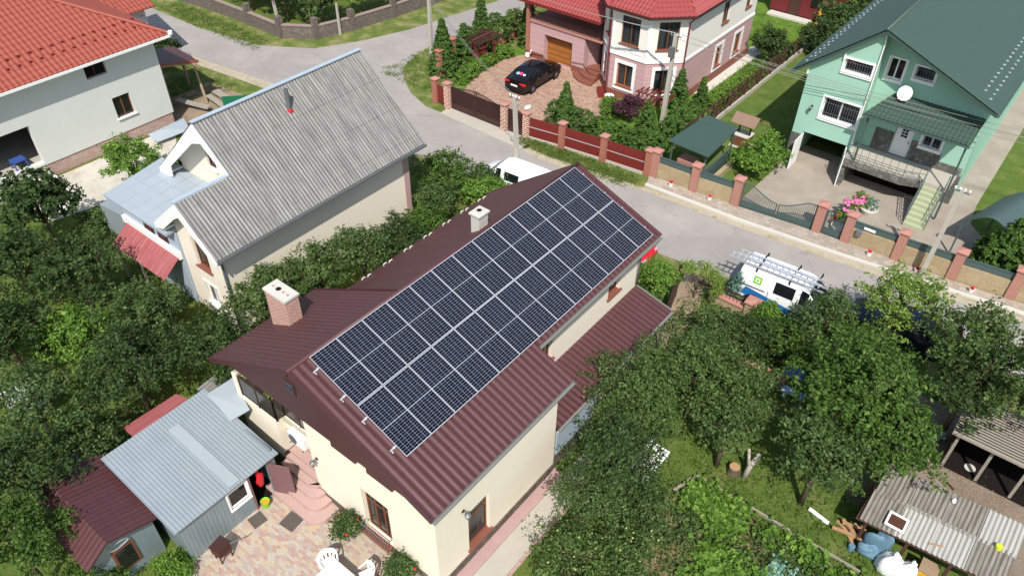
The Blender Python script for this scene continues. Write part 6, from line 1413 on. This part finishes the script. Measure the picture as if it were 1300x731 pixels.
t = thing('canopy', 'arched dark green polycarbonate canopy over a parked spot right of the mint house', 'canopy', (14.5, 29.8, 0))
mb = MB(); K_ = 12; ar_ = [(12.9+1.9*(i/K_)*1.15, 1.95+.75*math.sin(math.pi*i/K_)) for i in range(K_+1)]
for (xa, za), (xb, zb3) in zip(ar_, ar_[1:]): mb.add([(xa, 28.4, za), (xb, 28.4, zb3), (xb+1.0, 32, zb3), (xa+1.0, 32, za), (xa, 28.4, za-.03), (xb, 28.4, zb3-.03), (xb+1.0, 32, zb3-.03), (xa+1.0, 32, za-.03)], [[0, 1, 2, 3], [7, 6, 5, 4], [0, 4, 5, 1], [2, 6, 7, 3]])
mb.build('roof', 'greenmetal', t)
for x, y in ((12.95, 28.5), (15.0, 28.5), (13.95, 31.9), (16.0, 31.9)): MB().box(x-.04, x+.04, y-.04, y+.04, 0, 1.95).build('post', 'greenmetal', t)
t = thing('garden_swing', 'dark red wooden garden swing with a slatted canopy on the pink house lawn', 'garden swing', (-19.0, 30.2, 0))
for y in (29.3, 31.1):
    for dx in (-.6, .6): MB().bar((-19.0+dx, y, 0), (-19.0, y, 1.9), .1, .1).build('leg', 'wood_red', t)
MB().bar((-19, 29.2, 1.92), (-19, 31.2, 1.92), .1, .1).build('top_beam', 'wood_red', t)
mb = MB().box(-19.3, -18.8, 29.5, 30.9, .5, .55); mb.build('seat', 'wood_red', t); MB().obox((-19.3, 29.5, .55), (-.25, 0, .9), Y, (1, 0, 0), (0, .6), (0, 1.4), (0, .04)).build('backrest', 'wood_red', t)
mb = MB()
for i in range(8): x = -19.75+i*.2; mb.box(x, x+.07, 29.0, 31.4, 2.0-.02*i, 2.05-.02*i)
mb.build('canopy_slats', 'wood_dark', t)
for y in (29.6, 30.8): MB().tube([(-19.0, y, 1.9), (-19.05, y, .55)], .012, 5).build('chain', 'steel', t)
def stone_planter(label, x, y, leafm, n, s, zz=.3, fl=None):
    t = thing('planter', label, 'planter', (x, y, 0)); MB().lathe((x, y, .01), [(.35, 0), (.45, .28), (.4, .28), (.38, .22)], 14).build('bowl', 'concrete_pale', t)
    c, nn = cloud([(x, y, zz+.3, s, s, s)], 260, int(x*9)+60, .06); o = leaf_mesh('plant', c, nn, .09, 3, leafm, (x, y, 0)); o.parent = t
    if fl:
        bits(t, 'bloom', c, (fl[0], fl[1], .06), 5)
stone_planter('round concrete planter with a small blue conifer under the mint terrace', 8.6, 29.4, 'leaf_blue', 20, .35)
t = thing('flower_bed', 'tall flowering shrub with pink and red blooms behind the small wicket', 'flower bed', (8.0, 27.6, 0))
c, nn = cloud([(7.85, 27.1, .5, .4, .4, .45), (8.0, 27.7, .8, .4, .45, .7), (8.15, 28.3, 1.1, .35, .4, .7)], 220, 91, .1); o = leaf_mesh('foliage', c, nn, .12, 4, 'leaf_bright', (8.0, 27.6, 0)); o.parent = t
bits(t, 'bloom', c[c[:, 2] > .95], ('flower_pink', 30, .1), 1, .05); bits(t, 'bloom', c[c[:, 2] < .7], ('flower_red', 22, .09), 2, .06)
MB().lathe((8.0, 27.0, .0), [(.5, 0), (.55, .25), (.45, .25)], 16).build('edging', 'concrete_pale', t)
solo('garden_statue', 'small white swan shaped planter beside the garage corner of the pink house', 'planter', MB().blob((-17.0, 32.8, .25), (.22, .16, .2), 3, 10, 7, .1).tube([(-16.85, 32.8, .3), (-16.72, 32.8, .55), (-16.68, 32.8, .7), (-16.58, 32.8, .7)], [.06, .045, .05, .03], 8), 'plastic_white', smooth=True)
solo('flower_urn', 'white garden urn at the foot of the pink bay', 'urn', MB().lathe((-8.9, 31.0, 0), [(.2, 0), (.2, .06), (.08, .12), (.08, .25), (.26, .45), (.3, .5), (.24, .5)], 16), 'plastic_white')
solo('planter', 'dark red low planter box beside the fan shaped steps', 'planter', MB().cbox((-9.9, 31.5, .2), (.9, .4, .4), R(-50)), 'redpanel')
t = thing('pergola', 'rust red timber pergola against the right face of the pink bay', 'pergola', (-5.6, 31.6, 0))
for x, y in ((-6.9, 31.2), (-5.0, 31.3)): MB().box(x-.05, x+.05, y-.05, y+.05, 0, 1.3).build('post', 'wood_red', t)
mb = MB()
for i in range(9): mb.bar((-7.0+i*.26, 30.9, 1.36), (-6.9+i*.26, 32.2, 1.36), .05, .05)
mb.build('slats', 'wood_red', t); MB().bar((-7.1, 31.2, 1.31), (-4.7, 31.3, 1.31), .06, .07).build('beam', 'wood_red', t)

# ------------------------------------------------------------------ vegetation
def T(name, cat, label, x, y, z, r, mat, leaf=.12, dens=120, n=5, flat=.8, seed=None, **kw):
    s = seed or int(abs(x*13+y*7))+1
    return tree(name, label, cat, x, y, auto_blobs(r, max(z, .1), s, n, flat), mat, leaf*1.22, dens*.8, s, **kw)
GL = 'trees and bushes of the left garden'
T('pine_tree', 'tree', 'dark feathery tree at the left edge below the open ground floor', -20.9, .6, 3.2, 1.75, 'leaf_dark', .17, 110, 7, 1.0, group=GL)
T('fruit_tree', 'tree', 'dark plum tree at the left edge under the feathery tree', -17.6, -2.1, 2.8, 1.9, 'leaf_dark', .13, 130, group=GL)
T('fruit_tree', 'tree', 'broad dark plum tree left of the faded red awning', -15.3, -.6, 2.4, 1.95, 'leaf_dark', .13, 130, group=GL)
T('bush', 'bush', 'round green bush between the white house and the slate roofed house', -23.05, 6.3, 1.7, 1.75, 'leaf_bright', .13, 130, group=GL)
T('bush', 'bush', 'leafy bush below the left corner of the flat blue roof', -19.6, 2.5, 1.3, 1.2, 'leaf_fruit', .12, 130, group=GL)
T('fruit_tree', 'tree', 'large fruit tree in front of the lower window of the slate roofed house', -10.6, -.7, 2.3, 1.95, 'leaf_fruit', .12, 140, group=GL)
T('fruit_tree', 'tree', 'bright green fruit tree in the middle of the left garden', -12.5, -2.4, 2.0, 1.5, 'leaf_bright', .12, 130, group=GL)
T('fruit_tree', 'tree', 'spreading fruit tree behind the grey metal shed', -8.5, -2.2, 2.6, 1.9, 'leaf_dark', .11, 150, group=GL)
T('fruit_tree', 'tree', 'dense fruit tree above the old window frames', -9.7, -5.3, 2.6, 1.7, 'leaf_fruit', .11, 140, group=GL)
T('fruit_tree', 'tree', 'small fruit tree beside the balcony corner of the cream house', -7.3, .6, 2.2, 1.5, 'leaf_dark', .11, 150, group=GL)
T('fruit_tree', 'tree', 'dark fruit tree at the left edge beside the bright one', -13.6, -4.4, 2.8, 1.8, 'leaf_dark', .12, 140, group=GL)
T('fruit_tree', 'tree', 'fruit tree leaning over the maroon shed roof from the left', -6.6, -6.9, 2.9, 1.55, 'leaf_dark', .1, 170, group=GL)
T('fruit_tree', 'tree', 'near fruit tree in the bottom left corner of the picture', -4.6, -8.3, 2.6, 1.6, 'leaf_walnut', .1, 170, group=GL)
T('bush', 'bush', 'low bush at the bottom edge below the maroon shed', -3.1, -7.5, .9, 1.0, 'leaf_walnut', .09, 170, 5, .7, group=GL)
T('bush', 'bush', 'green bush between the old window frames and the maroon shed', -7.4, -4.9, 1.9, 1.4, 'leaf_fruit', .11, 140, group=GL)
T('bush', 'bush', 'small leafy bush at the foot of the grey shed wall', -1.75, -5.5, .45, .62, 'leaf_bright', .08, 180, 4, .7, group=GL)
T('bush', 'bush', 'bushy undergrowth behind the bright fruit tree', -15.2, -3.2, 1.0, 1.3, 'leaf_bright', .12, 110, group=GL)
T('bush', 'bush', 'undergrowth along the left garden path under the red awning', -12.9, .9, 1.0, 1.4, 'leaf_fruit', .12, 110, group=GL)
GM = 'bushes between the slate roof and the panelled house'
T('fruit_tree', 'tree', 'bushy tree just behind the brick chimney', -8.3, 3.7, 2.4, 1.6, 'leaf_grey', .11, 140, group=GM)
T('fruit_tree', 'tree', 'bushy tree against the cream side wall of the slate roofed house', -7.7, 6.1, 2.5, 1.65, 'leaf_grey', .11, 140, group=GM)
T('fruit_tree', 'tree', 'middle bushy tree right under the slate roof eave', -7.2, 8.1, 2.4, 1.55, 'leaf_fruit', .11, 140, group=GM)
T('fruit_tree', 'tree', 'small dark bushy tree near the pink corner strip', -7.2, 10.2, 2.1, 1.3, 'leaf_dark', .11, 140, group=GM)
T('bush', 'bush', 'light green bush behind the grey chimney', -7.4, 12.4, 1.5, 1.2, 'leaf_walnut', .11, 130, group=GM)
T('bush', 'bush', 'dark bush at the rear corner of the slate roofed house', -8.4, 14.3, 1.5, 1.1, 'leaf_fruit', .11, 130, group=GM)
T('bush', 'bush', 'wide mixed bush at the road side left of the white van', -9.5, 16.1, 1.5, 1.7, 'leaf_walnut', .12, 120, group=GM)
T('bush', 'bush', 'sunlit bush hiding the lower part of the white van', -6.9, 16.4, 1.2, 1.3, 'leaf_bright', .12, 120, group=GM)
T('bush', 'bush', 'leafy bush at the foot of the street lamp pole', -8.2, 17.7, 1.0, 1.0, 'leaf_fruit', .12, 120, group=GM)
GR = 'trees of the right garden'
T('shrub', 'bush', 'round shrub at the far corner of the porch roof', 3.3, 15.9, 1.4, 1.15, 'leaf_bright', .1, 150, group=GR)
T('pear_tree', 'tree', 'big pear tree covering the porch roof edge', 6.75, 8.6, 2.6, 1.95, 'leaf_grey', .1, 150, 6, group=GR, fruit=None)
T('pear_tree', 'tree', 'big grey green pear tree right of the porch', 7.9, 10.9, 2.7, 2.15, 'leaf_grey', .1, 150, 6, group=GR)
T('pear_tree', 'tree', 'pear tree standing left of the big walnut', 9.7, 11.0, 2.7, 1.4, 'leaf_grey', .1, 150, group=GR)
T('pear_tree', 'tree', 'dark pear tree overhanging the concrete side path', 7.6, 5.9, 2.5, 1.75, 'leaf_dark', .1, 160, 6, group=GR)
T('pear_tree', 'tree', 'pear tree right above the stump on the lawn', 9.9, 9.6, 2.4, 1.1, 'leaf_fruit', .1, 150, group=GR)
T('bush', 'bush', 'green bush by the path to the garden gate', 6.9, 15.0, 1.1, 1.05, 'leaf_fruit', .11, 130, group=GR)
T('bush', 'bush', 'dark bush beneath the rear wheel of the white van', 8.6, 15.7, 1.1, 1.25, 'leaf_dark', .11, 130, group=GR)
T('bush', 'bush', 'yellow green thuja in front of the van window', 8.15, 17.1, .9, .75, 'leaf_bright', .1, 150, 4, 1.3, group=GR)
T('lilac_bush', 'bush', 'tall lilac bush hiding the front of the white van', 10.5, 17.2, 2.2, 1.55, 'leaf_fruit', .11, 140, 6, group=GR)
T('bush', 'bush', 'green bush between the van and the walnut tree', 9.6, 16.1, 1.4, 1.2, 'leaf_walnut', .11, 120, group=GR)
T('young_tree', 'tree', 'light airy young tree over the dark car roof', 12.6, 19.2, 3.2, 1.7, 'leaf_light', .11, 60, 6, group=GR)
T('walnut_tree', 'tree', 'large walnut tree in the middle of the right garden', 13.2, 12.2, 3.5, 2.45, 'leaf_walnut', .13, 140, 8, group=GR, trunk=.14)
T('walnut_tree', 'tree', 'lower walnut limb crown over the lawn and the white pipe', 13.0, 10.0, 3.1, 1.65, 'leaf_fruit', .12, 140, 6, group=GR)
T('walnut_tree', 'tree', 'walnut crown reaching over the slate woodshed', 14.7, 11.7, 3.4, 1.6, 'leaf_walnut', .12, 140, group=GR)
T('fruit_tree', 'tree', 'grey green tree at the right edge beside the road', 15.3, 18.2, 3.4, 1.95, 'leaf_grey', .11, 140, 6, group=GR)
T('fruit_tree', 'tree', 'grey green tree cut by the right edge above the coop', 17.8, 17.2, 3.5, 2.2, 'leaf_grey', .11, 140, 6, group=GR)
T('fruit_tree', 'tree', 'dark tree between the coop and the dark car', 16.0, 16.5, 3.1, 1.75, 'leaf_dark', .11, 140, group=GR)
T('fruit_tree', 'tree', 'dark tree in the shade right behind the walnut', 12.2, 15.9, 2.3, 1.6, 'leaf_walnut', .11, 130, group=GR)
T('apple_tree', 'tree', 'apple tree full of pale apples at the bottom edge', 8.2, 2.3, 1.5, 1.3, 'leaf_grey', .09, 170, 6, group=GR, fruit=('flower_yellow', 60, .035))
T('apple_tree', 'tree', 'second pale fruited apple tree next to the vegetable bed', 9.5, 3.5, 1.4, 1.2, 'leaf_grey', .09, 170, 6, group=GR, fruit=('flower_yellow', 60, .035))
T('apple_tree', 'tree', 'apple tree beside the red kerb of the side path', 7.7, 4.2, 1.7, 1.3, 'leaf_fruit', .09, 170, group=GR)
T('bush', 'bush', 'bush at the left end of the vegetable bed', 9.1, 5.6, 1.1, 1.05, 'leaf_fruit', .09, 160, group=GR)
tree('blue_spruce', 'small narrow blue spruce behind the van', 'tree', 6.2, 18.35, [(0, 0, .35, .36, .36, .4), (0, 0, .85, .28, .28, .4), (0, 0, 1.3, .17, .17, .35)], 'leaf_blue', .09, 320, 77, trunk=.03, spread=.06)
GT = 'garden trees beyond the dark stone fence'
for x, y, z, r, mt, l in ((-44, 25.5, 2.2, 2.2, 'leaf_dark', 'dark tree farthest left behind the stone fence'), (-39, 25.8, 2.5, 2.2, 'leaf_dark', 'broad dark tree left of the thin pole'), (-35.2, 26.2, 2.6, 2.2, 'leaf_dark', 'dark tree right behind the thin pole'), (-32.6, 27.5, 2.4, 2.0, 'leaf_fruit', 'tree behind the corner of the stone fence'), (-31.6, 30.8, 2.2, 1.8, 'leaf_bright', 'lighter tree right of the short post'), (-31.2, 34.5, 2.4, 2.0, 'leaf_dark', 'tree at the top edge behind the stone fence'), (-37, 29, 2.6, 2.4, 'leaf_dark', 'second row tree at the top edge of the far garden'), (-42, 29, 2.6, 2.5, 'leaf_dark', 'second row tree at the top left of the far garden')):
    T('garden_tree', 'tree', l, x, y, z, r, mt, .17, 85, group=GT)
def thuja(x, y, h, r, label, mat='leaf_thuja', group='thujas round the pink house', dens=480, leaf=.13):
    n = max(3, int(h/.45)); b = []
    for i in range(n): f_ = i/(n-1); b.append((0, 0, .25+f_*(h-.45), r*(1-.8*f_**1.4), r*(1-.8*f_**1.4), h/n*.85))
    tree('thuja', label, 'thuja', x, y, b, mat, leaf, dens, int(abs(x*31+y*17))+2, group, .05, spread=.06, k_per=10, tight=True, fill=.1)
thuja(-19.9, 27.2, 3.6, 1.0, 'tall wide thuja at the corner of the crossroads'); thuja(-19.9, 29.3, 2.6, 1.0, 'shorter thuja behind the corner thuja'); thuja(-20.4, 31.8, 3.9, .8, 'pointed thuja behind the garden swing'); thuja(-18.3, 34.6, 3.6, .75, 'pointed thuja by the trellis near the garage')
thuja(-9.5, 26.9, 2.5, .75, 'cone shaped thuja at the edge of the paved drive'); thuja(-5.1, 33.2, 2.4, .7, 'thuja at the right corner of the pink bay'); thuja(-3.9, 33.9, 2.0, .5, 'slim thuja beside the lattice fence'); thuja(-4.9, 28.9, 2.0, .7, 'thuja at the foot of the pole with the box')
def hedge(label, pts, h, w_, mat='leaf_thuja', dens=170, leaf=.11, group='clipped hedges of the pink house'):
    x0, y0 = pts[0]; b = []; rr = random.Random(int(abs(x0*9+y0)))
    for a, c_ in zip(pts, pts[1:]):
        L = math.hypot(c_[0]-a[0], c_[1]-a[1]); n = max(2, int(L/(w_*1.1)))
        for i in range(n):
            f_ = i/n; b.append((a[0]+(c_[0]-a[0])*f_-x0+rr.uniform(-.06, .06), a[1]+(c_[1]-a[1])*f_-y0+rr.uniform(-.06, .06), h*.52, w_*.75*rr.uniform(.9, 1.1), w_*.75*rr.uniform(.9, 1.1), h*.55*rr.uniform(.9, 1.1)))
    tree('hedge', label, 'hedge', x0, y0, b, mat, leaf, dens, int(abs(x0*3+y0))+9, group, .03, spread=.06, k_per=10, tight=True, fill=.1)
hedge('thick hedge running inside the dark red fence', [(-9.3, 26.0), (-7.5, 25.9), (-5, 26.1), (-2.7, 26.6)], 1.7, 1.15, dens=420)
hedge('second hedge row along the lattice fence of the pink house', [(-3.1, 26.8), (-3.3, 29), (-3.5, 32.5)], 1.6, 1.0, dens=420)
hedge('tall hedge behind the garden swing', [(-20.2, 30), (-20.1, 33), (-19, 36)], 2.2, 1.1, dens=380)
hedge('low bright hedge between the garden swing and the paved drive', [(-18.0, 27.0), (-18.4, 29), (-18.5, 31.5), (-18.2, 32.6)], .75, .8, 'leaf_bright', dens=380)
hedge('hedge along the lower gardens of the lattice fence', [(-3.6, 34.6), (-3.0, 38), (-3.0, 42)], .75, .8, 'leaf_bright', dens=380)
T('purple_shrub', 'bush', 'dark purple leaved shrub in front of the pink bay', -6.6, 29.6, .95, .95, 'leaf_purple', .11, 150)
T('bush', 'bush', 'low rounded bush beside the white urn', -8.0, 29.9, .5, .75, 'leaf_bright', .1, 160, 4, .6)
T('bush', 'bush', 'big bright green bush left of the mint house garage', 2.2, 29.2, 1.0, 1.55, 'leaf_bright', .13, 140, 6)
thuja(15.3, 28.4, 3.0, 1.75, 'broad dense thuja behind the right end of the sandstone fence', group='x' if 0 else None)
T('bush', 'bush', 'dark bush on the far lawn behind the pink house', -3.6, 43.5, 1.2, 1.5, 'leaf_dark', .14, 110)
T('bush', 'bush', 'dark bush beside the far end of the lattice fence', -1.4, 46.5, 1.3, 1.5, 'leaf_dark', .14, 110)
for i, (x, y) in enumerate(((-1.5, 50), (-.8, 53), (0, 56))): T('bush', 'bush', ['bush along the green roof left of the cabin board', 'bush between the red cabin and the green roof', 'farthest bush at the top edge by the green roof'][i], x, y, 1.4, 1.8, 'leaf_fruit', .16, 90)
for i, (x, y) in enumerate(((15, 44), (17.5, 46.5), (20, 49))): T('bush', 'bush', ['bush at the right rear corner of the green roof', 'middle bush at the top right corner', 'last bush at the top right corner'][i], x+.5, y+13, 1.5, 2.2, 'leaf_fruit', .2, 70)
T('bush', 'bush', 'dark bush between the white house and the road', -35.2, 16.0, 1.5, .9, 'leaf_dark', .13, 110)
def rose(label, x, y, z, r):
    T('rose_bush', 'bush', label, x, y, z, r, 'leaf_fruit', .075, 230, 4, .9, fruit=('flower_red', 7, .05), group='rose bushes at the house front', trunk=.02)
rose('rose bush with red blooms between the steps and the brown window', 1.55, -.95, .6, .55); rose('rose bush right of the brown window by the house wall', 3.95, -.9, .5, .6)
tree('balcony_plant', 'green potted plants behind the balcony railing', 'plant', -3.2, .2, [(-.6, -.3, 3.7, .3, .2, .35), (.1, -.2, 3.75, .35, .2, .35), (.6, -.3, 3.65, .25, .2, .3)], 'leaf_bright', .1, 200, 5, trunk=0)
for o in COL.objects:
    if o.get('label') == 'green potted plants behind the balcony railing': o.location.z = 2.62; [setattr(c_, 'location', (c_.location.x, c_.location.y, -2.62)) for c_ in o.children]
tree('climbing_plant', 'thin climbing plant arching over the path by the garden gate', 'plant', 4.7, 17.4, [(-.4, -.1, 1.7, .4, .25, .3), (.2, 0, 1.9, .45, .25, .25), (.8, .05, 1.6, .35, .25, .45), (1.0, 0, .9, .25, .25, .6)], 'leaf_light', .09, 90, 8, trunk=.03)
# ground cover nobody could count
def scatter(name, label, polys, n, mat, size, zr_, seed, aspect=.5, up=.6, clump=None):
    rg = np.random.default_rng(seed); P = []
    for (x0, x1, y0, y1, w_) in polys:
        k_ = int(n*w_)
        if clump:
            m_ = max(k_//clump[0], 1); cc = np.stack([rg.uniform(x0, x1, m_), rg.uniform(y0, y1, m_)], -1); xy = np.repeat(cc, clump[0], 0)+rg.normal(0, clump[1], (m_*clump[0], 2)); k_ = len(xy)
        else: xy = np.stack([rg.uniform(x0, x1, k_), rg.uniform(y0, y1, k_)], -1)
        P.append(np.concatenate([xy, rg.uniform(*zr_, k_)[:, None]], 1))
    P = np.concatenate(P); o = leaf_mesh(name, P, np.tile([0, 0, up], (len(P), 1)), size, seed, mat, (0, 0, 0), aspect); o['kind'] = 'stuff'; return o
scatter('grass', '', [(-10.5, -2.6, 23.2, 24.5, .1), (-23.5, -18, 24.5, 33, .12), (6.9, 16, 2, 14, .3), (-38, -29, 12, 17, .1), (-45, -33, 21.2, 23, .08), (-14, 3, 16.8, 18.5, .1), (-21, -2.6, 44, 52, .1), (-9, -2.6, 27, 31, .04), (-4.5, -2.5, 34, 44, .1)], 60000, 'grass_blade', .15, (.01, .12), 11, .22, .1, (14, .16))
scatter('weeds', '', [(-24, -5, -8, 4, .5), (4.5, 12, 14, 18.5, .3), (9, 15, 2.5, 8, .2)], 26000, 'leaf_fruit', .12, (.02, .3), 12, .55, .6, (22, .22))
scatter('vegetable_plants', '', [(9.8, 11.8, 7.0, 8.4, .45), (11.2, 13.0, 4.8, 6.6, .4), (12.4, 16, 7.7, 8.4, .12)], 4200, 'leaf_bright', .19, (.1, .42), 13, .8, .9, (16, .2))
scatter('garden_plants', '', [(11.6, 16, 5.6, 8.3, .6), (9.4, 11, 5.6, 7.2, .2)], 3800, 'leaf_fruit', .13, (.05, .4), 17, .6, .8, (30, .13))
scatter('litter_leaves', '', [(14.6, 19.5, 12.3, 15, 1)], 1500, 'wood', .07, (.01, .03), 19, .5, .9, (20, .2))
scatter('cabbages', '', [(12.6, 14.2, 6.6, 7.2, 1)], 260, 'leaf_cabbage', .26, (.1, .3), 14, .8, .7, (26, .13))
# ------------------------------------------------------------------ light and camera
w = bpy.data.worlds.new('World'); SC.world = w; w.use_nodes = True
nt = w.node_tree; bg = nt.nodes['Background']
sky = nt.nodes.new('ShaderNodeTexSky'); sky.sky_type = 'NISHITA'; sky.sun_disc = False
EL = R(51); AZ = math.atan2(.6, -.8)      # direction to the sun, compass style from +Y towards +X
sky.sun_elevation = EL; sky.sun_rotation = AZ
sky.air_density = 1.2; sky.dust_density = 1.5
nt.links.new(sky.outputs[0], bg.inputs[0]); bg.inputs[1].default_value = .125
sl = bpy.data.lights.new('sun', 'SUN'); sl.energy = 4.4; sl.angle = R(.5); sl.color = (1, .955, .88)
so = bpy.data.objects.new('sun', sl); COL.objects.link(so)
d = Vector((math.sin(AZ)*math.cos(EL), math.cos(AZ)*math.cos(EL), math.sin(EL)))
so.rotation_euler = d.to_track_quat('Z', 'Y').to_euler(); so.location = d*80
cam = bpy.data.cameras.new('camera'); co = bpy.data.objects.new('camera', cam); COL.objects.link(co)
h, th, r = R(-38.12545), R(40.89081), R(.8606525)
f = Vector((math.sin(h)*math.cos(th), math.cos(h)*math.cos(th), -math.sin(th)))
rt = f.cross(Vector((0, 0, 1))).normalized(); up = rt.cross(f)
Rr = rt*math.cos(r)+up*math.sin(r); Uu = up*math.cos(r)-rt*math.sin(r)
m = Matrix((Rr, Uu, -f)).transposed().to_4x4(); m.translation = (14.645136, -8.894197, 23.688769)
co.matrix_world = m
cam.sensor_width = 36; cam.lens = 980.639/1300*36; cam.clip_end = 2000; cam.clip_start = .1
SC.camera = co
SC.view_settings.view_transform = 'Standard'; SC.view_settings.look = 'None'; SC.view_settings.gamma = 1
SC.view_settings.exposure = .26
SC.view_settings.use_curve_mapping = False
SC.render.engine = 'CYCLES'
SC.cycles.max_bounces = 6; SC.cycles.transparent_max_bounces = 12
